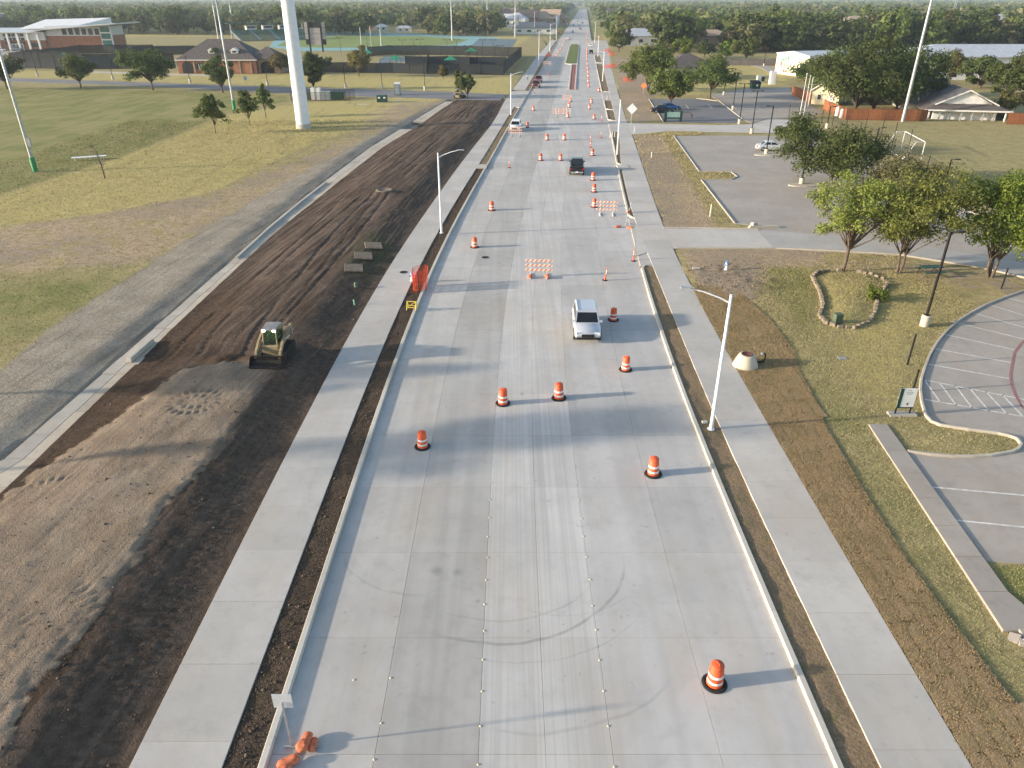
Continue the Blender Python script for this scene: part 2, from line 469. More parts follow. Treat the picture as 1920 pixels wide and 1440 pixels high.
# churned earth round the right hydrant
chx, chy = (18.79, 58.38)
Z = Z + np.exp(-(((X - chx) / 4.0) ** 2 + ((Y - chy) / 5.0) ** 2)) * (np.abs(fbm(X, Y, 1.1, 131) - 0.5) * 0.5 + 0.05) * (X > xr)
# far land rolls a little
far = smooth01(Y, 500, 4000)
Z = Z + far * ((fbm(X, Y, 0.0012, 33) - 0.5) * 16 - 2.0) + smooth01(Y, 6000, 16000) * 30

# zone weights: bare earth, yellow dry grass, grey dirt, lush green
zone = np.zeros(X.shape + (4,), np.float32)
def zpaint(ch, poly, soft, amt=1.0):
    w = smooth01(poly_sd(X, Y, poly), -soft, soft) * amt
    zone[..., ch] = np.maximum(zone[..., ch], w)
FIELD = [(-199.72, 232.21), (-56.1, 193.93), (-51.93, 180.98), (-59.44, 161.04), (-59.03, 114.73), (-62.37, 88.59), (-67.37, 64.9)]
zpaint(3, FIELD, 1.0, 0.62)
zpaint(3, [(-53.5, 54.04), (-43.9, 59.05), (-35.78, 61.14), (-29.96, 61.86), (-30.15, 54.04), (-31.58, 45.89), (-32.61, 41), (-34.84, 31.3)], 3.5, 0.55)
zpaint(1, [(-62.41, 64.9), (-62.37, 88.59), (-59.03, 114.73), (-58.61, 158.64), (-50.6, 176.05), (-14.95, 197.45), (-25.76, 140.95), (-32.58, 124.05), (-36.48, 88.86), (-44.62, 78.98), (-53.71, 74.74), (-57.61, 59.05)], 1.6, 0.85)
zpaint(0, [(-57.61, 59.05), (-53.71, 74.74), (-45.18, 80.11), (-36.78, 89.69), (-31.7, 110.53), (-22.12, 158.64), (-16.27, 180.98), (-21.75, 144.19), (-28.66, 88.86), (-29.96, 61.86), (-35.78, 61.14), (-43.9, 59.05), (-49.93, 49.69)], 2.0, 0.62)
zpaint(1, [(-190.21, 269.65), (0, 240.6), (0, 193.93), (-15.99, 202.33), (-71.33, 217), (-158.51, 242.35), (-172.92, 244.12)], 2.5, 0.9)
zpaint(2, [(-34.48, 34.48), (-32.38, 40.63), (-33.02, 48.5), (-32.46, 59.05), (-31.33, 74.74), (-28.65, 98.8), (-22.03, 146.2), (-15.34, 185.11), (-13.81, 185.11), (-14, 140), (-24, 60), (-26, 24), (-60, 20)], 1.6, 1.0)
zpaint(0, [(-30.16, 166.92), (-26.91, 180.98), (-14.62, 184.06), (-13.77, 180.98), (-18.45, 146.2), (-23.34, 121.59), (-28.53, 110.53)], 5, 0.6)
# right hand side
zpaint(0, [(21.23, 133.71), (26.42, 133.71), (25.19, 116.93), (22.53, 84.91), (21.39, 74.14), (15.72, 74.14)], 1.0, 1.0)
zpaint(0, [(41.83, 326.85), (62.68, 320.71), (42.46, 206.14), (32.72, 185.11), (29.25, 150.37), (22.43, 148.26), (27.53, 202.33)], 2.2, 0.85)
zpaint(0, [(15.65, 66.85), (23.37, 66.85), (30.35, 66.52), (27.58, 61.86), (22.83, 61.86), (20.29, 55.83), (18.04, 51.79), (15.52, 50.72), (15.69, 61.86)], 1.3, 0.95)
zpaint(0, [(29.34, 66.52), (38.99, 62.74), (43.48, 58.38), (40.76, 54.04), (33.51, 58.38), (27.31, 61.14)], 1.2, 0.5)
zpaint(3, [(22.83, 61.86), (26.37, 61.14), (24.41, 54.04), (22.59, 49.69), (20.88, 48.21), (21.07, 52.89), (20.69, 56.45)], 1.2, 0.7)
zpaint(3, [(18.88, 42.53), (20.68, 41.75), (20.21, 34.48), (18.38, 19.53), (18.45, 16.09), (17.17, 14.2), (15.73, 16.3), (15.71, 21.44), (17.54, 34.48)], 0.8, 0.42)
zpaint(1, [(26.52, 59.05), (35.22, 56.45), (27.74, 44.16), (23.17, 35.65), (21.07, 35.06), (20.68, 41.75), (21.48, 47.73)], 2.0, 0.55)
zpaint(3, [(20.06, 23.45), (25.45, 23.13), (20.85, 16.93), (19.55, 19.79)], 0.5, 0.7)
zpaint(3, [(62.03, 147.56), (105.22, 144.19), (67.79, 66.52), (52.37, 81.27), (56.76, 106.61), (57.42, 126.6)], 2.0, 0.35)
zpaint(1, [(62.03, 147.56), (105.22, 144.19), (67.79, 66.52), (52.37, 81.27), (56.76, 106.61), (57.42, 126.6)], 2.0, 0.35)
zpaint(1, [(60.52, 320.71), (104.02, 314.78), (78.76, 217), (63.79, 211.44), (49.42, 193.93), (39.63, 191.65)], 3.0, 0.75)
zpaint(1, [(-326.08, 510.34), (-183.42, 510.34), (0, 373.11), (19.81, 597.25), (23.78, 718.94), (-171.19, 718.94), (-438.95, 690.86)], 8, 0.9)
# forest floor far away
zone[..., 3] = np.maximum(zone[..., 3], 0.9 * smooth01(Y, 480, 650))

ny, nx = X.shape
idx = np.arange(ny * nx).reshape(ny, nx)
F = np.stack([idx[:-1, :-1], idx[:-1, 1:], idx[1:, 1:], idx[1:, :-1]], -1).reshape(-1, 4)

def ground_material():
    t = NT("ground_earth_and_grass"); p = t.pos()
    a = t.attr("zone"); zc = t.new("ShaderNodeSeparateColor"); t.l.new(a.outputs["Color"], zc.inputs[0])
    bare, dry, grey = zc.outputs; lush = a.outputs["Alpha"]
    n1 = t.noise(p, 0.35, 5, 0.65); n2 = t.noise(t.map(p, (1, 1, 1), (40, 9, 0)), 1.3, 5, 0.7)
    n3 = t.noise(p, 7.0, 4, 0.7); n4 = t.noise(t.map(p, (1, 1, 1), (3, 77, 0)), 0.11, 3, 0.6)
    tuft = t.noise(t.map(p, (1, 1, 1), (13, 21, 0)), 3.2, 5, 0.75)
    sx = t.noise(t.map(p, (0.5, 0.06, 1), (0, 0, 0), (0, 0, 0.6)), 1.0, 3, 0.6)     # mowing streaks
    g0 = t.mix(t.ramp(n2, 0.35, 0.65), (0.30, 0.25, 0.12), (0.42, 0.35, 0.175))
    g0 = t.mix(t.ramp(n1, 0.4, 0.7, 0, 0.6), g0, (0.215, 0.205, 0.085))
    def edge(w, k=0.9):
        s_ = t.math('ADD', w, t.math('MULTIPLY', t.math('SUBTRACT', n2, 0.5), k))
        s_ = t.math('ADD', s_, t.math('MULTIPLY', t.math('SUBTRACT', n1, 0.5), k * 0.9))
        return t.ramp(s_, 0.34, 0.66)
    lushc = t.mix(t.ramp(sx, 0.35, 0.65), (0.185, 0.20, 0.062), (0.265, 0.255, 0.095))
    lushc = t.mix(t.ramp(n4, 0.45, 0.65, 0, 0.7), lushc, (0.33, 0.285, 0.135))
    out = t.mix(edge(lush, 0.5), g0, lushc)
    dryc = t.mix(t.ramp(n2, 0.35, 0.7), (0.48, 0.395, 0.175), (0.40, 0.35, 0.12))
    dryc = t.mix(t.ramp(sx, 0.5, 0.8, 0, 0.6), dryc, (0.19, 0.175, 0.085))
    out = t.mix(edge(dry, 0.7), out, dryc)
    barec = t.mix(t.ramp(n2, 0.3, 0.7), (0.36, 0.265, 0.175), (0.48, 0.375, 0.26))
    barec = t.mix(t.ramp(n3, 0.45, 0.7, 0, 0.55), barec, (0.21, 0.15, 0.10))
    barec = t.mix(t.ramp(tuft, 0.5, 0.62, 0, 0.7), barec, (0.27, 0.22, 0.10))
    barec = t.mix(t.ramp(n4, 0.4, 0.6, 0, 0.5), barec, (0.24, 0.205, 0.17))
    out = t.mix(edge(bare, 1.7), out, barec)
    greyc = t.mix(t.ramp(n1, 0.3, 0.7), (0.28, 0.24, 0.19), (0.375, 0.33, 0.265))
    greyc = t.mix(t.ramp(t.noise(t.rmap(p, 0.14, (1.6, 0.08, 1)), 1.0, 4, 0.6), 0.45, 0.75, 0, 0.6), greyc, (0.15, 0.13, 0.11))
    out = t.mix(edge(grey, 0.55), out, greyc)
    out = t.mix(t.ramp(tuft, 0.42, 0.68, 0, 0.8), out, t.mix(0.4, out, (0.07, 0.06, 0.03)))
    out = t.mix(t.ramp(n3, 0.55, 0.8, 0, 0.35), out, (0.30, 0.255, 0.15))
    t.col(out)
    h = t.math('ADD', t.math('MULTIPLY', tuft, 1.0), t.math('MULTIPLY', n3, 0.5))
    t.bump(h, 0.8, 0.14)
    return t.done(0.95, 0, 0.1)
M['ground'] = ground_material()
gme = np_mesh("ground", np.stack([X, Y, Z], -1).reshape(-1, 3), F, M['ground'], True)
ca = gme.color_attributes.new("zone", 'FLOAT_COLOR', 'POINT')
ca.data.foreach_set("color", zone.reshape(-1))
ground = put(bpy.data.objects.new("ground", gme)); tag(ground, kind="structure")

def zone_at(x, y):
    i = np.clip(np.searchsorted(gy, y), 1, len(gy) - 1); j = np.clip(np.searchsorted(gx, x), 1, len(gx) - 1)
    fy = np.clip((y - gy[i - 1]) / (gy[i] - gy[i - 1]), 0, 1); fx = np.clip((x - gx[j - 1]) / (gx[j] - gx[j - 1]), 0, 1)
    zz = (Z[i - 1, j - 1] * (1 - fx) + Z[i - 1, j] * fx) * (1 - fy) + (Z[i, j - 1] * (1 - fx) + Z[i, j] * fx) * fy
    return zone[i, j], zz

def ground_z(x, y):
    i = int(np.clip(np.searchsorted(gy, y), 1, len(gy) - 1)); j = int(np.clip(np.searchsorted(gx, x), 1, len(gx) - 1))
    return float(max(Z[i, j], Z[i - 1, j - 1], Z[i - 1, j], Z[i, j - 1]))

# ---- graded soil bed between the old strip and the left sidewalk
sy = np.concatenate([np.arange(8, 60, 0.16), np.arange(60, 110, 0.4), np.arange(110, 186, 0.9)])
NU = 130
U = np.linspace(0, 1, NU)[None, :]
SL = oldR(sy)[:, None] - 0.15; SR = np.array([SWL_O(v) for v in sy])[:, None] + 0.1
SX = SL + (SR - SL) * U; SY = np.repeat(sy[:, None], NU, 1)
dR = SR - SX; dS = SX - SL
n_lo = fbm(SX, SY, 0.25, 51); n_hi = fbm(SX, SY, 1.6, 57)
plateau = 0.58 + 0.2 * (n_lo - 0.5)
lim = 4.3 + 1.3 * (fbm(SX, SY, 0.45, 61, 3) - 0.5)
SZ = plateau * smooth01(dR, 0.05, lim)
SZ = SZ * (0.35 + 0.65 * smooth01(dS, 0.2, 5.5)) * smooth01(SY, 186, 165) - 0.07
# ruts running with the road
along = fbm(SX - 0.30 * (SY - 30), SY * 0.06, 1.3, 71, 3) - 0.5
SZ = SZ + along * 0.06 * (0.4 + 0.6 * smooth01(dR, 7, 3)) * smooth01(dR, 0.0, 0.8)
SZ = SZ + (n_hi - 0.5) * 0.06
# pushed fill: the lighter dirt ends in a scalloped lip, low ground behind it
lip = poly_sd(SX, SY, [(-34, 6), (-24.41, 27.89), (-23.56, 30.91), (-22.12, 35.06), (-20.89, 41), (-16.98, 42.06), (-16.01, 41.37), (-14.1, 41), (-14.93, 31.3), (-15.6, 26.87), (-15.71, 20.59), (-15.91, 16.93), (-15.85, 14.2), (-16, 6)])
lipn = lip + 1.0 * (fbm(SX, SY, 0.7, 81) - 0.5) + 0.9 * (fbm(SX, SY, 2.6, 83) - 0.5)
SZ = SZ + 0.10 * smooth01(lipn, -0.15, 0.7)
pit = np.exp(-(((SX - (-18.33, 43.5)[0]) / 3.6) ** 2 + ((SY - (-18.33, 43.5)[1]) / 1.7) ** 2))
SZ = SZ - 0.85 * pit * (1 - smooth01(lipn, -0.2, 0.2))
hpx, hpy = (-18.77, 43.01)
heap = np.exp(-(((SX - hpx) / 2.3) ** 2 + ((SY - hpy) / 0.9) ** 2)) * (1 + 0.5 * (fbm(SX, SY, 1.6, 87) - 0.5))
SZ = SZ + 0.55 * heap
mnd = np.exp(-(((SX - (-15.55, 87.51)[0]) / 1.6) ** 2 + ((SY - (-15.55, 87.51)[1]) / 1.8) ** 2))
SZ = SZ + 0.35 * mnd
ldx, ldy = (-15.48, 42.85)
flat_ = smooth01(np.hypot((SX - ldx) / 1.0, (SY - ldy + 0.8) / 1.5), 2.6, 1.5)
SZ = SZ * (1 - flat_) + 0.42 * flat_
# spun tyre rings and bars pressed in the soft dirt
def ring(cx, cy, r, w, a0, a1, depth):
    global SZ
    dx = SX - cx; dy = SY - cy
    d = np.hypot(dx, dy); th = np.arctan2(dy, dx)
    m_ = smooth01(np.abs(d - r), w, w * 0.5) * (th > a0) * (th < a1)
    SZ = SZ + m_ * depth * (0.5 + 0.5 * np.sin(th * r * 14)) - m_ * abs(depth) * 0.6
rx_, ry_ = (-18.22, 36.26)
ring(rx_, ry_, 1.35, 0.22, -3.2, 3.2, 0.10); ring(rx_, ry_, 0.7, 0.18, -3.2, 3.2, 0.09)
rx_, ry_ = (-19.52, 18.53)
ring(rx_, ry_, 1.9, 0.3, -1.4, 0.9, 0.08); ring(rx_, ry_, 3.9, 0.3, -1.0, 0.9, 0.08)
rx_, ry_ = (-22.01, 27.68)
ring(rx_, ry_, 1.4, 0.25, 1.2, 3.1, 0.09)
for off in (1.35, 1.75, 2.75, 3.15):       # cleat prints of the loader tracks on the slope
    m_ = smooth01(np.abs(dR - off), 0.17, 0.10)
    SZ = SZ + m_ * 0.035 * np.sign(np.sin(SY * 16.0)) * smooth01(vnoise(SX, SY, 0.15, 90), 0.3, 0.5)

for off, dep in ((5.4, 0.08), (7.1, 0.08), (9.2, 0.06), (10.9, 0.06), (6.1, 0.05)):   # machine ruts running up the strip
    wv_ = off + 0.5 * np.sin(SY * 0.09 + off)
    m_ = smooth01(np.abs(dR - wv_), 0.24, 0.12) * smooth01(SY, 40, 46) * smooth01(vnoise(SX * 0 + off, SY, 0.11, 93), 0.25, 0.45)
    SZ = SZ - m_ * dep * (0.75 + 0.25 * np.sign(np.sin(SY * 11)))

earth = np.zeros(SX.shape + (4,), np.float32)
earth[..., 0] = smooth01(lipn, -0.6, 0.7)                                            # light fill
earth[..., 1] = smooth01(dR, 5.2, 2.2) * smooth01(SY, 150, 100) + 0.0                 # dark moist slope
earth[..., 2] = np.maximum(smooth01(SY, 62, 50) * smooth01(dS, 4.5, 2.0), smooth01(heap, 0.12, 0.4))
earth[..., 0] *= 1 - smooth01(heap, 0.15, 0.4)                          # rich brown beside the strip
earth[..., 3] = np.clip(smooth01(poly_sd(SX, SY, [(-14.59, 71.81), (-11.62, 69.97), (-11.15, 64.9), (-12.11, 57.73), (-14.63, 59.05), (-15.04, 63.35)]), -0.8, 1.0), 0, 1)

def soil_material():
    t = NT("graded_soil"); p = t.pos()
    a = t.attr("earth"); zc = t.new("ShaderNodeSeparateColor"); t.l.new(a.outputs["Color"], zc.inputs[0])
    light, moist, rich = zc.outputs; weed = a.outputs["Alpha"]
    n1 = t.noise(p, 0.5, 5, 0.65); n2 = t.noise(p, 3.0, 5, 0.7); n3 = t.noise(p, 14, 3, 0.7)
    st = t.noise(t.rmap(p, 0.13, (2.2, 0.09, 1)), 1.0, 5, 0.65)
    st2 = t.noise(t.rmap(p, 0.10, (6.0, 0.22, 1)), 1.0, 4, 0.65)
    base = t.mix(t.ramp(st, 0.35, 0.65), (0.052, 0.036, 0.026), (0.145, 0.104, 0.078))
    base = t.mix(t.ramp(n1, 0.5, 0.75, 0, 0.55), base, (0.19, 0.145, 0.112))
    richc = t.mix(t.ramp(n2, 0.3, 0.7), (0.040, 0.024, 0.015), (0.095, 0.060, 0.036))
    base = t.mix(t.math('MULTIPLY', rich, 0.75), base, richc)
    lightc = t.mix(t.ramp(n1, 0.3, 0.7), (0.225, 0.170, 0.120), (0.305, 0.240, 0.175))
    lightc = t.mix(t.ramp(st, 0.48, 0.72, 0, 0.6), lightc, (0.15, 0.115, 0.085))
    lightc = t.mix(t.ramp(st2, 0.5, 0.7, 0, 0.35), lightc, (0.13, 0.10, 0.08))
    base = t.mix(t.ramp(t.math('ADD', light, t.math('MULTIPLY', t.math('SUBTRACT', n2, 0.5), 0.6)), 0.35, 0.65), base, lightc)
    moistc = t.mix(t.ramp(n2, 0.35, 0.7), (0.068, 0.049, 0.036), (0.118, 0.087, 0.065))
    moistc = t.mix(t.ramp(st, 0.5, 0.72, 0, 0.6), moistc, (0.155, 0.118, 0.090))
    moistc = t.mix(t.ramp(st2, 0.52, 0.7, 0, 0.5), moistc, (0.045, 0.034, 0.026))
    base = t.mix(t.ramp(t.math('ADD', moist, t.math('MULTIPLY', t.math('SUBTRACT', st, 0.5), 1.1)), 0.25, 0.8), base, moistc)
    base = t.mix(t.math('MULTIPLY', weed, t.ramp(n2, 0.45, 0.6)), base, (0.07, 0.085, 0.03))
    base = t.mix(t.ramp(n3, 0.68, 0.78, 0, 0.5), base, (0.26, 0.22, 0.18))
    t.col(base)
    t.bump(t.math('ADD', n2, t.math('MULTIPLY', n3, 0.6)), 0.9, 0.08)
    return t.done(0.95, 0, 0.1)
M['soil'] = soil_material()
sny = len(sy); idx = np.arange(sny * NU).reshape(sny, NU)
F = np.stack([idx[:-1, :-1], idx[:-1, 1:], idx[1:, 1:], idx[1:, :-1]], -1).reshape(-1, 4)
sme = np_mesh("soil_bed", np.stack([SX, SY, SZ], -1).reshape(-1, 3), F, M['soil'], True)
ca = sme.color_attributes.new("earth", 'FLOAT_COLOR', 'POINT'); ca.data.foreach_set("color", np.clip(earth, 0, 1).reshape(-1))
soil = put(bpy.data.objects.new("soil_bed", sme)); tag(soil, kind="structure")
def soil_z(x, y):
    i = int(np.clip(np.searchsorted(sy, y), 0, sny - 1)); u = (x - SL[i, 0]) / (SR[i, 0] - SL[i, 0])
    return float(SZ[i, int(np.clip(u * (NU - 1), 0, NU - 1))])

# ---- old concrete strip, in slabs
def slab(mb, x0, x1, x2, x3, y0, y1, z0, z1, ch=0.012):
    """slab with near edge x0..x1 at y0 and far edge x3..x2 at y1, top edges eased"""
    b = [(x0, y0, z0), (x1, y0, z0), (x2, y1, z0), (x3, y1, z0)]
    m_ = [(x0, y0, z1 - ch), (x1, y0, z1 - ch), (x2, y1, z1 - ch), (x3, y1, z1 - ch)]
    t = [(x0 + ch, y0 + ch, z1), (x1 - ch, y0 + ch, z1), (x2 - ch, y1 - ch, z1), (x3 + ch, y1 - ch, z1)]
    mb.add(b + m_ + t, [(0, 1, 5, 4), (1, 2, 6, 5), (2, 3, 7, 6), (3, 0, 4, 7), (4, 5, 9, 8), (5, 6, 10, 9), (6, 7, 11, 10), (7, 4, 8, 11), (8, 9, 10, 11)])

def root_structure(name, label=None):
    o = bpy.data.objects.new(name, None); put(o); tag(o, label, None, None, "structure"); return o

old_path = root_structure("old_concrete_path")
y = 24.0
rr = random.Random(3)
while y < 178:
    L = 2.4
    if 137.5 < y < 147: y += L; continue
    mb = MB(); g = 0.015
    zz = -0.02 + rr.uniform(-0.03, 0.03)
    mid = lambda v: float(oldL(v)) * 0.48 + float(oldR(v)) * 0.52
    slab(mb, float(oldL(y + g)), mid(y + g) - 0.006, mid(y + L - g) - 0.006, float(oldL(y + L - g)), y + g, y + L - g, zz - 0.3, zz + 0.10)
    mb.build("concrete_slab", M['old_concrete'], old_path)
    mb = MB(); slab(mb, mid(y + g), float(oldR(y + g)), float(oldR(y + L - g)), mid(y + L - g), y + g, y + L - g, zz - 0.3, zz + 0.09)
    mb.build("concrete_slab", M['beige_concrete'], old_path); y += L

# ---- road slabs
road = root_structure("road")
JT = [0.0, 0.186, 0.372, 0.4925, 0.613, 0.806, 1.0]
SL_LEN = [(10, 150, 4.75), (150, 240, 9.5), (240, 480, 30)]
for (a, b, L) in SL_LEN:
    y = a
    while y < b - 0.01:
        y1 = min(y + L, b)
        for k in range(6):
            if L > 9 and k in (2,): continue
            f0, f1 = JT[k], JT[k + 1]
            if L > 9 and k == 3: f0 = JT[2]
            g = 0.006
            mb = MB()
            xa = lambda f, yy: XL(yy) + (XR(yy) - XL(yy)) * f
            slab(mb, xa(f0, y) + g, xa(f1, y) - g, xa(f1, y1) - g, xa(f0, y1) + g, y + g, y1 - g, ROAD_Z - 0.2, ROAD_Z, 0.006)
            mb.build("road_slab", (M['road_side'], M['road_dark'], M['road_mid'], M['road_mid'], M['road_cool'], M['road_cool'])[k], road)
        y = y1
mb = MB()
yy = [480, 600, 800, 1100, 1500, 2200]
for i in range(len(yy) - 1):
    a, b = yy[i], yy[i + 1]
    mb.add([(XL(a), a, ROAD_Z), (XR(a), a, ROAD_Z), (XR(b), b, ROAD_Z), (XL(b), b, ROAD_Z)], [(0, 1, 2, 3)])
mb.build("far_roadway", M['road_side'], road)
mb = MB()                                           # joint filler under the slabs
yy = np.arange(8, 490, 4.0)
for a, b in zip(yy[:-1], yy[1:]):
    mb.add([(XL(a) - 0.1, a, ROAD_Z - 0.035), (XR(a) + 0.1, a, ROAD_Z - 0.035), (XR(b) + 0.1, b, ROAD_Z - 0.035), (XL(b) - 0.1, b, ROAD_Z - 0.035)], [(0, 1, 2, 3)])
mb.build("joint_filler", simple("joint_sealant", (0.27, 0.265, 0.26), 0.9), road)

# ---- sidewalks
def walk(name, fin, fout, y0, y1, L, left, skip=()):
    r = root_structure(name)
    y = y0; k = 0
    rr = random.Random(5)
    while y < y1:
        l = L if y < 150 else L * 2.5
        if any(a < y + l / 2 < b for a, b in skip): y += l; continue
        g = 0.004 if k % 3 else 0.012
        a, b = y + g, y + l - g
        mb = MB()
        xi = (lambda v: fin(v)); xo = (lambda v: fout(v))
        if left: slab(mb, xo(a), xi(a), xi(b), xo(b), a, b, -0.6, 0.03, 0.01)
        else: slab(mb, xi(a), xo(a), xo(b), xi(b), a, b, -0.6, 0.03, 0.01)
        mb.build("sidewalk_slab", M['walk'], r)
        y += l; k += 1
    return r
walk("sidewalk_left", lambda v: XL(v) - KERB_W - STRIP_W, SWL_O, 9.0, 470, 3.05, True, ((186, 205),))
walk("sidewalk_right", SWR_I, SWR_O, 9.0, 470, 2.9, False)

# ---- planting strips and kerbs
def strip_material(name, c0, c1, weed):
    t = NT(name); p = t.pos()
    n1 = t.noise(p, 1.2, 5, 0.7); n2 = t.noise(p, 9, 4, 0.7)
    o = t.mix(t.ramp(n2, 0.3, 0.7), c0, c1)
    o = t.mix(t.ramp(n1, 0.5, 0.68, 0, 0.8), o, weed)
    o = t.mix(t.ramp(t.noise(p, 25, 2, 0.6), 0.66, 0.75, 0, 0.6), o, (0.22, 0.19, 0.13))
    t.col(o); t.bump(n2, 0.8, 0.08); return t.done(0.95, 0, 0.1)
M['strip_l'] = strip_material("dark_planting_soil", (0.050, 0.036, 0.026), (0.115, 0.082, 0.058), (0.075, 0.060, 0.036))
M['strip_r'] = strip_material("dry_planting_soil", (0.175, 0.125, 0.078), (0.28, 0.205, 0.128), (0.14, 0.135, 0.062))

def strip_sheet(name, fl, fr, y0, y1, mat, z=0.0):
    ys = np.arange(y0, y1, 0.3 if y0 < 80 else 1.0); ys = np.append(ys, y1)
    n = 9
    xa = np.array([fl(v) for v in ys])[:, None]; xb = np.array([fr(v) for v in ys])[:, None]
    XX = xa + (xb - xa) * np.linspace(0, 1, n)[None, :]; YY = np.repeat(ys[:, None], n, 1)
    ZZ = z + (fbm(XX, YY, 1.5, 101) - 0.5) * 0.14 - 0.03
    id_ = np.arange(len(ys) * n).reshape(len(ys), n)
    F_ = np.stack([id_[:-1, :-1], id_[:-1, 1:], id_[1:, 1:], id_[1:, :-1]], -1).reshape(-1, 4)
    o = put(bpy.data.objects.new(name, np_mesh(name, np.stack([XX, YY, ZZ], -1).reshape(-1, 3), F_, mat, True)))
    return tag(o, kind="structure")

def kerb_run(pts, w=KERB_W, top=0.04, base=-0.45, seg=3.0, parent=None, mat=None):
    """kerb stones along a polyline, thickness to the left of travel"""
    mb = None
    P = [Vector((p[0], p[1], 0)) for p in pts]
    n = len(P); nor = []
    for i in range(n):
        d = Vector((0, 0, 0))
        if i > 0: d += (P[i] - P[i - 1]).normalized()
        if i < n - 1: d += (P[i + 1] - P[i]).normalized()
        d.normalize(); nor.append(Vector((-d.y, d.x, 0)))
    acc = 0; mb = MB()
    for i in range(n - 1):
        a, b = P[i], P[i + 1]
        d = (b - a)
        g = d.normalized() * 0.008 if acc == 0 else Vector((0, 0, 0))
        A0 = a + g; A1 = a + nor[i] * w + g; B0 = b; B1 = b + nor[i + 1] * w
        prof = lambda p0, p1: [p0 + Vector((0, 0, base)), p0 + Vector((0, 0, top - 0.05)), p0 + (p1 - p0) * 0.16 + Vector((0, 0, top)),
                               p1 - (p1 - p0) * 0.10 + Vector((0, 0, top)), p1 + Vector((0, 0, top - 0.03)), p1 + Vector((0, 0, base))]
        pa, pb = prof(A0, A1), prof(B0, B1)
        mb.add(pa + pb, [(k, k + 6, k + 7, k + 1) for k in range(5)] + [(0, 1, 2, 3, 4, 5), (11, 10, 9, 8, 7, 6)])
        acc += d.length
        if acc >= seg or i == n - 2:
            mb.build("kerb_stone", mat or M['kerb'], parent); mb = MB(); acc = 0

def samples(y0, y1, st):
    n = max(2, int(math.ceil((y1 - y0) / st)) + 1)
    return [y0 + (y1 - y0) * i / (n - 1) for i in range(n)]

kl = root_structure("kerb_left")
for (y0, y1) in ((9, 104.5), (107, 170), (203, 330), (330, 460)):
    st = 3.0 if y0 < 150 else 10
    pts = [(XL(v), v) for v in samples(y0, y1, st)]
    if y1 == 170: pts += [(XL(171) - 0.5, 171.0), (XL(171) - 1.2, 171.3)]
    if y0 == 203: pts = [(XL(203) - 1.3, 202.4), (XL(203) - 0.4, 202.6)] + pts
    kerb_run(pts, parent=kl, seg=3.0 if y0 < 150 else 10)
    strip_sheet("planting_strip_left", lambda v: XL(v) - KERB_W - STRIP_W - 0.02, lambda v: XL(v) - KERB_W + 0.04, y0, y1, M['strip_l'] if y0 < 60 else M['strip_r'])
kr = root_structure("kerb_right")
for (y0, y1) in ((9, 61.5), (79.5, 103), (108.5, 136), (152, 165), (168, 182), (203, 292), (302, 340)):
    st = 3.0 if y0 < 150 else 8
    f = XR
    pts = [(f(v), v) for v in samples(y0, y1, st)]
    e1 = SWR_I(y1)
    pts = pts + [(f(y1) + 0.25 * (e1 - f(y1)), y1 + 0.7), (f(y1) + 0.7 * (e1 - f(y1)), y1 + 0.8)]
    if y0 > 20:
        e0 = SWR_I(y0)
        pts = [(f(y0) + 0.9 * (e0 - f(y0)), y0 - 1.5), (f(y0) + 0.4 * (e0 - f(y0)), y0 - 0.9)] + pts
    kerb_run([(p[0] + KERB_W, p[1]) for p in pts], parent=kr, seg=3.0 if y0 < 150 else 8, top=0.05)
    strip_sheet("planting_strip_right", lambda v: XR(v) + 0.06, lambda v: SWR_I(v) + 0.02, y0, y1 + 0.6, M['strip_r'])
# concrete between kerb line and sidewalk where the strips stop (drive openings)
ap = root_structure("drive_apron")
for (y0, y1) in ((62.2, 78.2), (103.8, 107.4), (136.7, 150.5), (165.7, 166.6), (182.7, 201.6), (292.8, 300.6), (340.8, 470)):
    mb = MB()
    ys = samples(y0, y1, 4)
    for a, b in zip(ys[:-1], ys[1:]):
        slab(mb, XR(a), SWR_I(a) + 0.01, SWR_I(b) + 0.01, XR(b), a + 0.01, b - 0.01, -0.5, -0.02 if y1 < 300 else -0.05)
    mb.build("apron_slab", M['walk'], ap)
for (y0, y1) in ((104.5, 107), (171.4, 202.3)):
    mb = MB(); ys = samples(y0, y1, 5)
    for a, b in zip(ys[:-1], ys[1:]):
        slab(mb, SWL_O(a) if y0 > 150 else XL(a) - KERB_W - STRIP_W, XL(a), XL(b), SWL_O(b) if y0 > 150 else XL(b) - KERB_W - STRIP_W, a + 0.01, b - 0.01, -0.5, 0.02)
    mb.build("apron_slab", M['walk'], ap)

# ---- lots, drives and lanes as sheets with kerbs
def sheet(name, poly, z, mat):
    mb = MB(); mb.prism(poly, z - 0.06, z, 0)
    o = mb.build(name, mat)
    bm = bmesh.new(); bm.from_mesh(o.data); bmesh.ops.triangulate(bm, faces=bm.faces[:]); bm.to_mesh(o.data); bm.free()
    return tag(o, kind="structure")
sheet("parking_lot", LOT_A, 0.000, M['lot'])
sheet("parking_lot", LOT_B, 0.020, M['lot'])
sheet("parking_lot", LOT_C, 0.024, M['lane'])
sheet("parking_lot", LOT_D, 0.020, M['lot'])
sheet("parking_lot", LOT_E, 0.02, M['lot'])
sheet("driveway", DRIVE_2, 0.028, M['walk'])
sheet("driveway", [(12.99, 75.56), (15.52, 73.94), (25.27, 73.55), (25.1, 67.19), (15.67, 67.22), (13.25, 66.52), (11.59, 64.9)], 0.026, M['walk'])
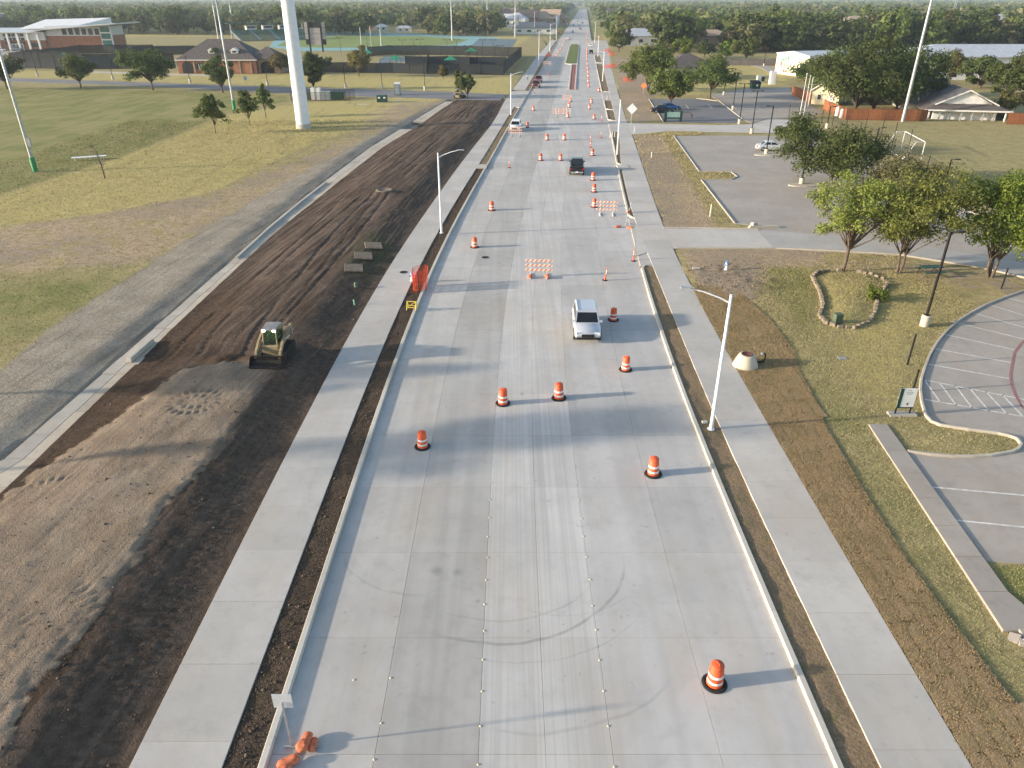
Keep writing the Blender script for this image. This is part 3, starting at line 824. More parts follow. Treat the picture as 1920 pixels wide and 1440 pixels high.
sheet("driveway", [(25.32, 73.55), (29.38, 72.38), (34.27, 71.07), (40.48, 67.52), (46.21, 62.74), (49.86, 59.73), (47.73, 56.7), (43.81, 58.92), (41.54, 61.57), (38.92, 63.35), (36.14, 65.17), (30.77, 66.3), (25.14, 67.13)], 0.027, M['old_drive'])
sheet("park_lane", CROSS, 0.022, M['lane'])
sheet("park_path", [(-144.81, 263.32), (-91.06, 247.75), (-89.47, 243.24), (-142.13, 258.25)], 0.03, M['walk'])

lk = root_structure("lot_kerb")
def lkerb(pts, **k): kerb_run(pts, w=0.16, top=0.13, base=-0.2, parent=lk, mat=M['old_concrete'], **k)
lkerb([(44.44, 57.08), (41.73, 55.59), (39.34, 54.15), (36.93, 52.56), (35.1, 51.14), (33.18, 49.49), (31.32, 47.63), (29.63, 45.71), (28.06, 43.66), (26.66, 41.6), (25.71, 40.12), (24.95, 38.72), (24.28, 37.2), (23.72, 35.65), (23.69, 35), (23.96, 34.65), (25.25, 34.2), (26.65, 33.81), (27.18, 33.48), (27.41, 33.15), (27.28, 32.57), (26.82, 32.1), (26.29, 31.8), (24.97, 31.45), (23.94, 31.35), (22.97, 31.35), (21.83, 31.54), (20.78, 31.85)][::-1], seg=2.0)
lkerb([(28.16, 132), (25.84, 102.22), (30.18, 101.87), (30.15, 98.8), (28.93, 97.17), (24.9, 96.85), (23.61, 75.97)], seg=3.0)
lkerb([(15.74, 74.24), (18.89, 74.14), (25.49, 73.74)][::-1], seg=3)
lkerb([(15.65, 67.1), (20.37, 67.05), (25.2, 67.02), (30.73, 66.19), (36.09, 65.06), (38.84, 63.2), (41.46, 61.42), (43.73, 58.78)], seg=4)
lkerb([(48.69, 181.99), (47.09, 165.2), (45.95, 152.55)], seg=4)
lkerb([(32.72, 185.11), (29.38, 148.26)], seg=6)
lkerb([(44.34, 186.17), (46.41, 184.06), (48.18, 180.98)], seg=4)
lkerb([(51.77, 86.98), (51.21, 82.45), (51.37, 78.98)], seg=4)

# painted stall lines and hatching
paint = root_structure("lot_markings")
def stripe(p, q, w=0.11, z=0.006, name="stall_line", mat=None):
    p = Vector((p[0], p[1])); q = Vector((q[0], q[1])); d = (q - p).normalized(); nn = Vector((-d.y, d.x)) * w / 2
    mb = MB(); mb.add([(*(p - nn), z), (*(q - nn), z), (*(q + nn), z), (*(p + nn), z)], [(0, 1, 2, 3)])
    mb.build(name, mat or M['lot_paint'], paint)
M['lot_paint'] = simple("worn_white_marking", (0.62, 0.60, 0.57), 0.7, 0, 0.2, 4, grime=0.35)
M['red_paint'] = simple("faded_red_marking", (0.30, 0.14, 0.13), 0.8, 0, 0.15, 4)
for a, b in (((27.05, 42.37), (31.21, 40.26)), ((28.52, 44.84), (32.76, 42.53)), ((30.41, 47.35), (34.18, 44.5)), ((32.43, 49.49), (36.02, 46.16)), ((34.75, 51.46), (37.51, 47.92)), ((37.06, 53), (39.03, 50)), ((39.54, 54.27), (40.94, 52.34)),
             ((25.75, 40.12), (30.83, 37.39)), ((24.57, 37.59), (29.57, 35.41)), ((20.42, 28.83), (24.93, 28.1)), ((20.19, 26.29), (23.42, 25.72))):
    stripe(a, b)
for k in range(7):
    a = (1733 + k * 29, 712 + k * 5.6); b = (1763 + k * 31, 754 + k * 5.2)
    HA = [((25.81, 40.12), (25.32, 37.26)), ((26.56, 39.69), (26.06, 36.88)), ((27.33, 39.34), (26.82, 36.57)), ((28.02, 38.99), (27.6, 36.2)), ((28.77, 38.58), (28.43, 35.89)), ((29.54, 38.25), (29.17, 35.59)), ((30.16, 37.85), (29.87, 35.89))]
    stripe(*HA[k])
RC = [(36.91, 46.98), (35.26, 45.53), (33.97, 44.16), (32.7, 42.37), (31.53, 40.63), (30.86, 39.41), (30.33, 38.18), (29.88, 36.88), (29.64, 35.77)]
for a, b in zip(RC[:-1], RC[1:]): stripe(a, b, 0.16, 0.010, "fire_lane_line", M['red_paint'])
for k in range(5):
    stripe(((33.47, 166.05)[0] + k * 5.2, (33.47, 166.05)[1] + 2), ((33.47, 166.05)[0] + k * 5.2 + 0.6, (33.47, 166.05)[1] + 8), 0.2, 0.032)

# median: brick strip and grass island
md = root_structure("median")
M['brick_pave'] = simple("red_brick_paving", (0.26, 0.09, 0.075), 0.85, 0, 0.25, 2)
mb = MB(); mb.prism([(15.38, 207.44), (16.66, 207.44), (23.78, 290.54), (22.2, 290.54)], ROAD_Z - 0.1, ROAD_Z + 0.10); mb.build("brick_paving", M['brick_pave'], md)
mb = MB(); mb.prism([(20.35, 298.21), (24.38, 298.21), (34.56, 413.32), (34.95, 428.66), (32.08, 428.66), (30.14, 413.32)], ROAD_Z - 0.1, ROAD_Z + 0.22)
mb.build("island_grass", simple("island_grass", (0.115, 0.145, 0.030), 0.95, 0, 0.3, 0.6), md)
kerb_run([(15.38, 207.44), (22.2, 290.54), (20.27, 296.9), (30.14, 413.32), (32.37, 428.66)], w=0.4, top=0.05, parent=md, seg=20)
kerb_run([(16.66, 207.44), (23.78, 290.54), (26.37, 320.71), (34.56, 413.32)][::-1], w=0.4, top=0.05, parent=md, seg=20)


# ------------------------------------------------------------------ trees
def leaf_material(name, c0, c1, c2):
    t = NT(name)
    g = t.new("ShaderNodeNewGeometry")
    isl = g.outputs["Random Per Island"]
    n = t.noise(t.obj(), 0.55, 3, 0.6)
    o = t.mix(t.ramp(isl, 0.0, 1.0), c0, c1)
    o = t.mix(t.ramp(n, 0.42, 0.68, 0, 0.75), o, c2)
    h = t.new("ShaderNodeHueSaturation"); t.set(h.inputs["Color"], o)
    t.set(h.inputs["Value"], t.ramp(t.rnd(), 0, 1, 0.78, 1.22)); t.set(h.inputs["Hue"], t.ramp(t.rnd(), 0, 1, 0.49, 0.51))
    t.col(h.outputs[0]); t.done(0.7, 0, 0.25)
    tr = t.new("ShaderNodeBsdfTranslucent"); t.l.new(h.outputs[0], tr.inputs[0])
    mx = t.new("ShaderNodeMixShader"); mx.inputs[0].default_value = 0.30
    t.l.new(t.bsdf.outputs[0], mx.inputs[1]); t.l.new(tr.outputs[0], mx.inputs[2]); t.l.new(mx.outputs[0], t.out.inputs[0])
    return t.mat
M['leaf_dark'] = leaf_material("leaf_dark_oak", (0.062, 0.090, 0.024), (0.115, 0.142, 0.038), (0.048, 0.072, 0.022))
M['leaf_mid'] = leaf_material("leaf_mid_green", (0.085, 0.120, 0.026), (0.150, 0.178, 0.042), (0.066, 0.094, 0.024))
M['leaf_lime'] = leaf_material("leaf_yellow_green", (0.150, 0.185, 0.036), (0.240, 0.260, 0.060), (0.115, 0.150, 0.034))
M['leaf_fresh'] = leaf_material("leaf_fresh_green", (0.105, 0.160, 0.022), (0.195, 0.235, 0.038), (0.080, 0.125, 0.022))
M['leaf_grey'] = leaf_material("leaf_dry_olive", (0.125, 0.125, 0.048), (0.190, 0.178, 0.080), (0.098, 0.105, 0.042))
M['leaf_brown'] = leaf_material("leaf_brown_green", (0.125, 0.105, 0.036), (0.180, 0.152, 0.050), (0.085, 0.092, 0.030))
M['bark'] = simple("grey_brown_bark", (0.115, 0.088, 0.066), 0.95, 0, 0.35, 6, bump=0.5)

def leaf_quads(C, N, ln, wd, rs, droop=0.0):
    """diamond leaf faces at centres C with normals roughly N"""
    n = len(C)
    up = rs.normal(size=(n, 3)); up /= np.linalg.norm(up, axis=1)[:, None]
    Nn = N + rs.normal(size=(n, 3)) * 0.75; Nn /= np.linalg.norm(Nn, axis=1)[:, None] + 1e-9
    a = np.cross(Nn, up); a /= np.linalg.norm(a, axis=1)[:, None] + 1e-9
    a[:, 2] -= droop; b = np.cross(Nn, a); b /= np.linalg.norm(b, axis=1)[:, None] + 1e-9
    sc = rs.uniform(0.65, 1.35, (n, 1))
    V = np.stack([C - a * ln * sc, C + b * wd * sc, C + a * ln * sc, C - b * wd * sc], 1).reshape(-1, 3)
    F_ = np.arange(4 * n).reshape(n, 4)
    return V, F_

def crown_points(rs, nclump, nleaf, rx, rz, zc, flat=0.35, clump=0.30, lobes=0.30, shell=2.2, ax=(1, 1)):
    d = rs.normal(size=(nclump, 3)); d /= np.linalg.norm(d, axis=1)[:, None]
    d[:, 2] = np.where(d[:, 2] < -flat, -flat + (d[:, 2] + flat) * 0.3, d[:, 2])
    ph = rs.uniform(0, 6.28, 4); th = np.arctan2(d[:, 1], d[:, 0])
    lob = 1 + lobes * (np.sin(2 * th + ph[0]) * 0.4 + np.sin(3 * th + ph[1]) * 0.35 + np.sin(5 * th + ph[2] + d[:, 2] * 3) * 0.3)
    r = rs.rand(nclump) ** (1 / shell) * lob * rs.uniform(0.82, 1.08, nclump)
    C = np.stack([d[:, 0] * r * rx * ax[0], d[:, 1] * r * rx * ax[1], zc + d[:, 2] * r * rz], 1)
    k = rs.randint(0, nclump, nleaf)
    off = rs.normal(size=(nleaf, 3)); off /= np.linalg.norm(off, axis=1)[:, None]
    rad = clump * rx * rs.uniform(0.6, 1.3, nclump)[k] * rs.rand(nleaf) ** 0.45
    P = C[k] + off * rad[:, None] * np.array([1, 1, 0.72])
    N = off * 0.8 + (P - np.array([0, 0, zc])) / max(rx, rz) * 0.6 + np.array([0, 0, 0.35])
    return C, P, N

def tree_meshes(seed, h, trunk, rx, nleaf=2500, leaf=0.3, nclump=40, mat='leaf_mid', tr=0.16, multi=1, flat=0.35, clump=0.30, lobes=0.35, ax=(1, 1), cone=False, lean=0.0, detail=18, shell=2.2):
    rs = np.random.RandomState(seed)
    rz = (h - trunk) / 2; zc = trunk + rz
    C, P, N = crown_points(rs, nclump, nleaf, rx, rz * 0.92, zc, flat, clump, lobes, shell, ax)
    if cone:
        for A in (C, P):
            f = np.clip(1.35 - 0.95 * (A[:, 2] - trunk) / (h - trunk), 0.18, 1.3); A[:, 0] *= f; A[:, 1] *= f
    C[:, 0] += lean * C[:, 2]; P[:, 0] += lean * P[:, 2]
    P[:, 2] = np.maximum(P[:, 2], trunk * 0.62)
    V, F_ = leaf_quads(P, N, leaf * 0.62, leaf * 0.36, rs)
    crown = np_mesh("crown", V, F_, M[mat])
    mb = MB()
    for s_ in range(multi):
        a0 = rs.uniform(0, 6.28); sp = 0.0 if multi == 1 else 0.12
        base = Vector((math.cos(a0) * sp, math.sin(a0) * sp, -0.1))
        k_ = 0.85 if multi == 1 else 0.75
        fork = Vector((lean * trunk + math.cos(a0) * (0.05 if multi == 1 else 0.35), math.sin(a0) * (0.05 if multi == 1 else 0.35), trunk * k_))
        mid = (base + fork) / 2 + Vector((rs.uniform(-.08, .08), rs.uniform(-.08, .08), 0)) * trunk * 0.5
        r0 = tr / (1 if multi == 1 else 1.4)
        mb.path([base, base + (mid - base) * 0.12, mid, fork], [r0 * 1.45, r0 * 1.05, r0 * 0.9, r0 * 0.78], 7)
        for q in range(max(4, detail // multi)):
            e = Vector(C[rs.randint(0, len(C))])
            m1 = fork + (e - fork) * 0.45 + Vector((rs.uniform(-.1, .1) * rx, rs.uniform(-.1, .1) * rx, rs.uniform(0, 0.12) * h))
            mb.path([fork, m1, e], [r0 * 0.5, r0 * 0.26, r0 * 0.08], 5)
    trunk_me = mb.mesh("trunk", M['bark'])
    return trunk_me, crown

def plant_tree(meshes, loc, rz, label, name="tree", cat="tree", group=None, scale=1.0, z=None):
    x, y = loc
    t = thing(name, label, cat, (x, y, ground_z(x, y) - 0.05 if z is None else z), rz, group)
    t.scale = (scale, scale, scale) if not isinstance(scale, tuple) else scale
    put(bpy.data.objects.new("trunk", meshes[0]), t); put(bpy.data.objects.new("crown", meshes[1]), t)
    return t

# near trees on the right, each with its own crown
NT_ = [
 (1, (28.96, 60.57), 8.81, 0.33, 8.1, 5200, 0.24, 60, 'leaf_lime', 0.17, 1, 0.02, 0.26, "sparse yellow green tree left of the three by the stone edged bed"),
 (2, (33.56, 60.01), 9.14, 0.30, 9.83, 6800, 0.25, 70, 'leaf_lime', 0.16, 2, 0.05, 0.26, "forked yellow green tree in the middle of three by the picnic table"),
 (3, (40.97, 59.05), 9.53, 0.26, 8.54, 7600, 0.25, 70, 'leaf_fresh', 0.19, 3, -0.02, 0.28, "bright green multi stemmed tree at the right edge of the picture"),
 (4, (41.37, 94.35), 7.07, 0.22, 12.5, 8500, 0.34, 80, 'leaf_dark', 0.17, 2, 0.0, 0.30, "broad dark green oak in the parking lot behind the yellow green trees"),
 (5, (44.07, 116.04), 5.56, 0.25, 7.99, 4200, 0.36, 50, 'leaf_dark', 0.13, 1, 0.0, 0.32, "dark green oak beside the parked silver sedan"),
 (6, (39.72, 74.14), 7.74, 0.30, 9.25, 6000, 0.30, 60, 'leaf_grey', 0.15, 2, 0.02, 0.30, "dull olive tree with thin foliage behind the yellow green trees"),
 (7, (47.68, 186.17), 9.5, 0.28, 12.4, 5200, 0.5, 60, 'leaf_dark', 0.26, 1, 0.0, 0.30, "round dark oak with a thick trunk at the head of the small lot"),
 (8, (35.01, 170.46), 9.21, 0.24, 11.1, 4800, 0.5, 60, 'leaf_mid', 0.24, 1, 0.03, 0.30, "leaning green tree over the blue parked car"),
 (9, (35.25, 201.08), 11.64, 0.26, 14.6, 5200, 0.6, 60, 'leaf_mid', 0.28, 2, 0.0, 0.30, "large spreading tree behind the orange net on the brown verge"),
 (10, (49.02, 365.18), 7.72, 0.30, 9.8, 2600, 0.75, 40, 'leaf_mid', 0.25, 2, 0.0, 0.32, "small vase shaped tree beside the far right sidewalk"),
 (11, (73.85, 164.35), 14.04, 0.10, 22.5, 9000, 0.55, 80, 'leaf_dark', 0.42, 2, -0.03, 0.27, "left of two huge dark oaks behind the brown fence corner"),
 (12, (77.76, 165.2), 14.6, 0.10, 23.8, 9000, 0.55, 80, 'leaf_dark', 0.42, 2, 0.02, 0.27, "right of two huge dark oaks behind the brown fence"),
 (13, (76.34, 180.98), 10.7, 0.15, 18.2, 6000, 0.6, 60, 'leaf_dark', 0.35, 1, 0.0, 0.28, "dark oak over the small cream house"),
 (14, (97.09, 191.65), 9.39, 0.16, 11, 5000, 0.6, 50, 'leaf_dark', 0.32, 1, 0.0, 0.30, "dark oak beside the grey shingle roof"),
 (24, (83.1, 166.05), 12.76, 0.10, 16.3, 6000, 0.6, 60, 'leaf_dark', 0.35, 1, 0.0, 0.28, "dark oak right of the two huge ones by the tall light pole"),
 (15, (88.22, 229.01), 5.72, 0.10, 12.5, 4500, 0.65, 50, 'leaf_dark', 0.30, 1, 0.0, 0.30, "low dark oak in front of the cream metal shed"),
 (16, (123.25, 219.89), 9.03, 0.28, 10.1, 4000, 0.65, 45, 'leaf_brown', 0.28, 1, 0.0, 0.30, "brownish green tree in front of the long white building"),
 (17, (126.52, 210.09), 8.53, 0.10, 11.3, 4500, 0.65, 50, 'leaf_dark', 0.28, 1, 0.0, 0.30, "dark tree right of the long white building"),
 (18, (119.53, 186.17), 9.95, 0.10, 11.4, 4800, 0.62, 50, 'leaf_mid', 0.28, 1, 0.0, 0.30, "large green tree at the right edge beyond the house"),
 (19, (101.82, 157.85), 4.92, 0.12, 6.8, 2600, 0.5, 40, 'leaf_brown', 0.14, 2, 0.0, 0.32, "yellowish shrubby tree beside the house gable"),
 (20, (89.57, 303.54), 8.87, 0.22, 9.02, 2600, 0.75, 40, 'leaf_mid', 0.26, 1, 0.0, 0.32, "green tree on the dry lawn before the grey fence"),
 (21, (85.34, 314.78), 7.48, 0.2, 7.22, 2200, 0.75, 40, 'leaf_fresh', 0.22, 1, 0.0, 0.32, "bright green tree before the tan roofed house"),
 (22, (67.51, 314.78), 8.8, 0.2, 9.34, 2600, 0.75, 40, 'leaf_fresh', 0.24, 1, 0.0, 0.32, "yellowish green tree above the grey hipped roof"),
 (23, (79.26, 326.85), 5.98, 0.2, 10.1, 2600, 0.75, 40, 'leaf_dark', 0.24, 1, 0.0, 0.32, "dark tree between the grey roof and the tan roof"),
 # left of the road
 (31, (-134.69, 207.44), 8.94, 0.30, 10.8, 4500, 0.55, 50, 'leaf_dark', 0.24, 1, 0.0, 0.30, "dark tree at the left edge behind the tall light pole"),
 (32, (-116.43, 210.09), 8.4, 0.28, 9.8, 4500, 0.5, 50, 'leaf_mid', 0.22, 1, 0.0, 0.30, "rounded tree on the field edge before the black net"),
 (33, (-94.68, 204.85), 10.59, 0.28, 13.2, 5500, 0.55, 60, 'leaf_dark', 0.25, 1, 0.0, 0.28, "widest tree on the field edge left of the brick building"),
 (34, (-74.06, 198.64), 9.09, 0.22, 8.47, 4200, 0.5, 40, 'leaf_dark', 0.24, 1, 0.0, 0.30, "irregular dark tree in front of the brick arches"),
 (38, (-52.65, 206.14), 9.15, 0.12, 6.51, 4500, 0.5, 45, 'leaf_dark', 0.22, 1, 0.0, 0.36, "tall dark tree right behind the white tower leg"),
 (39, (-74.6, 253.37), 6.12, 0.30, 7.59, 2600, 0.6, 40, 'leaf_brown', 0.25, 1, 0.0, 0.32, "small tree at the right end of the brick building"),
 (40, (-47.72, 244.12), 8.45, 0.25, 8.32, 3600, 0.5, 40, 'leaf_brown', 0.2, 1, 0.0, 0.30, "brownish conifer before the black windscreen"),
 (41, (-64.64, 274.04), 4.23, 0.05, 4.83, 1800, 0.6, 30, 'leaf_dark', 0.2, 1, 0.0, 0.36, "round dark bush tree beside the scoreboard"),
 (42, (-12.61, 190.53), 6.64, 0.25, 4.47, 2600, 0.42, 35, 'leaf_mid', 0.13, 1, -0.05, 0.32, "young green tree left of the pair above the parked loader"),
 (43, (-10.85, 187.24), 5.48, 0.24, 4.13, 2400, 0.42, 35, 'leaf_dark', 0.12, 1, 0.06, 0.32, "darker young tree right of the pair above the parked loader"),
 (44, (-21.01, 238.88), 3.88, 0.1, 3.58, 1400, 0.5, 30, 'leaf_brown', 0.12, 1, 0.0, 0.36, "small olive tree at the foot of the tennis windscreen"),
]
for (sd, loc, h, tf, w, nl, lf, nc, mt, tr, mu, lean, cl, lab) in NT_:
    plant_tree(tree_meshes(sd, h, h * tf * 0.8, w / 2 * 0.95, int(nl * 1.9), lf * 0.72, nc, mt, tr, mu, clump=cl, lean=lean, flat=0.6, detail=28), loc, 0.0, lab)
for (sd, loc, h, w, lab) in ((35, (-52.57, 134.29), 6.8, 5.49, "young leafy tree nearest the dry grass slope"),
                             (36, (-49.47, 143.53), 6.38, 4.83, "dense young tree between two others left of the white tower leg"),
                             (37, (-49.6, 154.03), 6.49, 3.88, "narrow young tree closest to the white tower leg")):
    plant_tree(tree_meshes(sd, h, h * 0.24, w / 2 * 0.95, 3200, 0.32, 50, 'leaf_mid', 0.09, 1, clump=0.3, cone=True, flat=0.6), loc, 0, lab)

# bare dead sapling on the field edge
mb = MB(); rs = random.Random(4)
hh = 4.57
mb.path([(0, 0, 0), (-0.05, 0, hh * 0.4), (-0.25, 0.05, hh * 0.72), (-0.8, 0.1, hh)], [0.10, 0.08, 0.06, 0.02], 6)
t = thing("dead_sapling", "bare leafless sapling beside the white bench", "tree", (*(-54.15, 97.82), ground_z(*(-54.15, 97.82))))
mb.build("trunk", M['bark'], t)
mb = MB()
for k in range(24):
    z = rs.uniform(0.25, 0.95) * hh; x = -0.8 * (z / hh) ** 2
    a = rs.uniform(0, 6.28); l = rs.uniform(0.4, 1.2)
    mb.path([(x, 0, z), (x + math.cos(a) * l * 0.5, math.sin(a) * l * 0.5, z + l * 0.3), (x + math.cos(a) * l, math.sin(a) * l, z + l * 0.35)], [0.025, 0.018, 0.008], 4)
mb.build("twigs", M['bark'], t)

# trees outside the picture on the left whose shadows lie across the road
OFF = [((-38.5, 28.4), 12.2, 5.6, "tree standing in the field left of the picture nearest the viewer"), ((-41, 36.4), 8.6, 4.4, "smaller tree in the field just left of the picture")]
for i, (loc, h, w, lab) in enumerate(OFF):
    plant_tree(tree_meshes(60 + i, h, h * 0.35, w / 2, 2600, 0.34, 40, 'leaf_mid', 0.16, clump=0.34), loc, 0, lab)

# woods: the nearest rows are single trees, the rest one mass
FT = []
for i, (mt, h, w) in enumerate((('leaf_dark', 13, 14), ('leaf_mid', 14, 15), ('leaf_mid', 12, 13), ('leaf_dark', 15, 15), ('leaf_grey', 12, 13), ('leaf_mid', 13, 16))):
    FT.append(tree_meshes(200 + i, h, h * 0.10, w / 2, 1100, 1.25, 26, mt, 0.3, 1, clump=0.33, detail=6, flat=0.7, shell=3.0))
rs = np.random.RandomState(12)
def in_clear(x, y):
    rc = (XL(y) + XR(y)) / 2
    if abs(x - rc) < (19 if x > rc else 24) + y * 0.008: return True
    if -0.013 < x / y < 0.083 and 630 < y < 1000: return True                # housing at the road end
    if x < rc and y < 520 + 0.10 * abs(x): return True                       # stadium and school grounds
    if x > rc and y < 352 + max(0, (x - 60)) * 0.10: return True
    if x > 150 and fbm(np.array([x]), np.array([y]), 0.006, 15)[0] > 0.60: return True
    return False
cands = []
KINDS = ["dark green rounded", "mid green broad", "smaller mid green", "tall dark green", "dull olive", "wide spreading green"]
y = 350.0
while y < 1000:
    sp = 12.0 * (y / 450)
    for x in np.arange(-0.76 * y - 40, 0.76 * y + 40, sp):
        xx = x + rs.uniform(-.4, .4) * sp; yy = y + rs.uniform(-.4, .4) * sp
        if not in_clear(xx, yy): cands.append((xx, yy))
    y += sp * 0.9
# houses stand in these clearings among the trees
CLEAR = [(*(103.32, 423.42), 16), (*(67.74, 413.32), 16), (*(2.2, 664.86), 22), (*(17.61, 664.86), 20), (*(38.04, 718.94), 20), (*(52.51, 749.36), 22), (*(-104.02, 640.71), 14), (*(-82.81, 618.23), 14), (*(304.34, 718.94), 30), (*(414.83, 765.54), 24), (*(418.47, 718.94), 24), (*(35.67, 353.89), 10)]
cands = [c for c in cands if all((c[0] - a) ** 2 + (c[1] - b) ** 2 > r * r and not (abs(c[0] - a * c[1] / b) < r * 0.6 and 0.62 * b < c[1] < b) for a, b, r in CLEAR)]
def dist_front(c): return c[1]
left_c = sorted([c for c in cands if c[0] < XL(c[1])], key=dist_front); right_c = sorted([c for c in cands if c[0] > XL(c[1])], key=dist_front)
single = left_c[:120] + right_c[:170]; ss = set(single)
for (x, y) in single:
    k = rs.randint(0, len(FT)); sc = rs.uniform(0.55, 1.3)
    left = x < XL(y)
    if -0.016 < x / y < 0.085: sc = min(sc, 0.52)
    plant_tree(FT[k], (x, y), rs.uniform(0, 6.28), KINDS[k] + (" tree in the front of the wood beyond the stadium" if left else " tree in the front of the wood right of the road"),
               "woodland_tree", "tree", "woodland trees beyond the stadium" if left else "woodland trees right of the road", (sc * rs.uniform(0.9, 1.25), sc * rs.uniform(0.9, 1.25), sc), z=-0.1)
rest = [c for c in cands if c not in ss and c[1] < 1000]
y = 1000.0
while y < 9000:
    sp = 10.5 * (y / 500) * 0.82
    for x in np.arange(-0.76 * y - 40, 0.76 * y + 40, sp):
        xx = x + rs.uniform(-.45, .45) * sp; yy = y + rs.uniform(-.45, .45) * sp
        if not in_clear(xx, yy): rest.append((xx, yy))
    y += sp
rest = np.array(rest)
VV = []; n_leaf = 46
zf = lambda a, b: np.interp(b, [0, 500, 4000, 9000], [0, 0, -2, 4])
for mi, mt in enumerate(('leaf_dark', 'leaf_mid', 'leaf_grey')):
    sel = rest[np.arange(len(rest)) % 5 == 0] if mi == 2 else rest[np.isin(np.arange(len(rest)) % 5, (1, 3) if mi == 0 else (2, 4))]
    n = len(sel)
    w = np.maximum(6.5, sel[:, 1] * 0.0095) * rs.uniform(0.8, 1.25, n); h = rs.uniform(8.5, 16, n)
    k = np.repeat(np.arange(n), n_leaf)
    d = rs.normal(size=(n * n_leaf, 3)); d /= np.linalg.norm(d, axis=1)[:, None]; d[:, 2] = np.abs(d[:, 2]) * 0.95 - 0.12
    r_ = rs.uniform(0.78, 1.08, (n * n_leaf, 1))
    C = np.stack([sel[k, 0], sel[k, 1], h[k] * 0.42 + zf(sel[k, 0], sel[k, 1])], 1) + d * r_ * np.stack([w[k], w[k], h[k] * 0.55], 1)
    sz = (0.32 * w[k])[:, None]
    V, F_ = leaf_quads(C, d, sz, sz * 0.72, rs)
    me = np_mesh("forest", V, F_, M[mt])
    o = put(bpy.data.objects.new("forest", me)); tag(o, ["dark green mass of the distant woods", "mid green mass of the distant woods", "olive mass of the distant woods"][mi], "woods", None, "stuff")


# ------------------------------------------------------------------ traffic drums
def road_heading(y):
    return math.atan2(XR(y + 3) - XR(y - 3), 6.0)          # right turn positive

def make_drum(name="traffic_drum"):
    t = thing(name, "", "drum")
    mb = MB(); mb.lathe([(0.44, 0), (0.45, 0.03), (0.43, 0.055), (0.30, 0.06), (0.30, 0.04), (0.0, 0.04)], 22, close=False); mb.build("rubber_base", M['black'], t)
    mb = MB()
    mb.lathe([(0.285, 0.04), (0.285, 0.17), (0.275, 0.18), (0.275, 0.30), (0.268, 0.31), (0.268, 0.44), (0.258, 0.45), (0.258, 0.58), (0.25, 0.59), (0.25, 0.72),
              (0.238, 0.73), (0.235, 0.93), (0.215, 0.965), (0.0, 0.965)], 20, close=False)
    body = mb.build("barrel", M['orange'], t)
    for z0, z1, r0 in ((0.185, 0.295, 0.2785), (0.455, 0.575, 0.2615)):
        mb = MB(); mb.lathe([(r0, z0), (r0, z1)], 20, close=False); mb.build("reflective_band", M['reflect_white'], t)
    mb = MB(); mb.path([(-0.10, 0, 0.95), (-0.08, 0, 1.03), (0.08, 0, 1.03), (0.10, 0, 0.95)], 0.02, 6); mb.build("handle", M['orange'], body)
    return t

DR = [
 ((7.08, 17.44), "nearest orange and white traffic drum, low on the right lane"),
 ((7.12, 30.1), "drum in the right lane beside the tall street lamp"),
 ((7.34, 41.75), "drum nearest in front of the silver car by the right kerb"),
 ((7.57, 50), "drum directly beside the silver car"),
 ((-4.79, 32.62), "drum standing alone in the left lane nearest the viewer"),
 ((-0.54, 37.33), "left drum of the pair on the middle lane"),
 ((2.82, 37.98), "right drum of the pair on the middle lane"),
 ((-3.61, 68.03), "drum in the left lane near the manhole cover"),
 ((-2.3, 81.97), "drum in the left lane beyond the first left street lamp"),
 ((9.49, 83.42), "drum touching the striped barricade on the right"),
 ((10.23, 90.82), "second drum beyond the barricade on the right"),
 ((10.76, 97.49), "drum right behind the black pickup on its right"),
 ((12.38, 114.73), "drum ahead of the black pickup on its right"),
 ((4.29, 110.94), "left drum of the pair ahead of the black pickup"),
 ((7.24, 110.94), "right drum of the pair ahead of the black pickup"),
 ((6.01, 128.71), "left drum of the pair level with the white car"),
 ((8.93, 128.71), "right drum of the pair level with the white car"),
 ((2.9, 142.23), "drum beside the white car at the left kerb"),
 ((4.62, 166.05), "drum in the left lane before the side street"),
 ((12.72, 171.37), "drum in front of the far middle barricade"),
 ((13.8, 181.48), "drum tucked against the far middle barricade"),
 ((11.35, 155.54), "drum overlapping the broad middle barricade"),
 ((16.98, 168.67), "nearer drum of two across the side street on the right"),
 ((18.45, 178.98), "farther drum of two across the side street on the right"),
 ((16.49, 153.28), "drum before the second driveway on the right"),
 ((22.66, 202.33), "drum against the right kerb corner past the side street"),
]
drum = make_drum()
for i, (loc, lab) in enumerate(DR):
    rz = random.uniform(0, 6.28)
    if i == 0:
        drum.location = (*loc, ROAD_Z); drum.rotation_euler.z = rz; drum["label"] = lab; drum["group"] = "orange traffic drums on the road"
    else:
        o = dup(drum, (*loc, ROAD_Z), rz, lab, random.uniform(0.96, 1.03)); o.rotation_euler = (random.uniform(-0.02, 0.02), random.uniform(-0.02, 0.02), rz)
FAR_R = [(21.13, 214.18), (22.15, 226.66), (23.61, 242.35), (25, 257.26), (26.27, 272.93), (27.81, 290.54), (29.93, 314.78), (31.52, 333.23), (33.41, 353.89), (35.54, 377.19), (40.88, 434.02), (43.54, 462.93), (47.89, 510.34), (51.94, 550.45), (56.67, 597.25)]
FAR_L = [(17.45, 323.75), (18.98, 339.85), (21.11, 361.34), (23.27, 381.37), (26.26, 413.32), (29.5, 450.93), (32.45, 482.15)]
for loc in FAR_R: dup(drum, (*loc, ROAD_Z), random.uniform(0, 6), "drum in the long far row beside the median on the right", group="far row of drums on the right")
for loc in FAR_L: dup(drum, (*loc, ROAD_Z), random.uniform(0, 6), "drum in the far slanting row left of the grass island", group="far row of drums on the left")

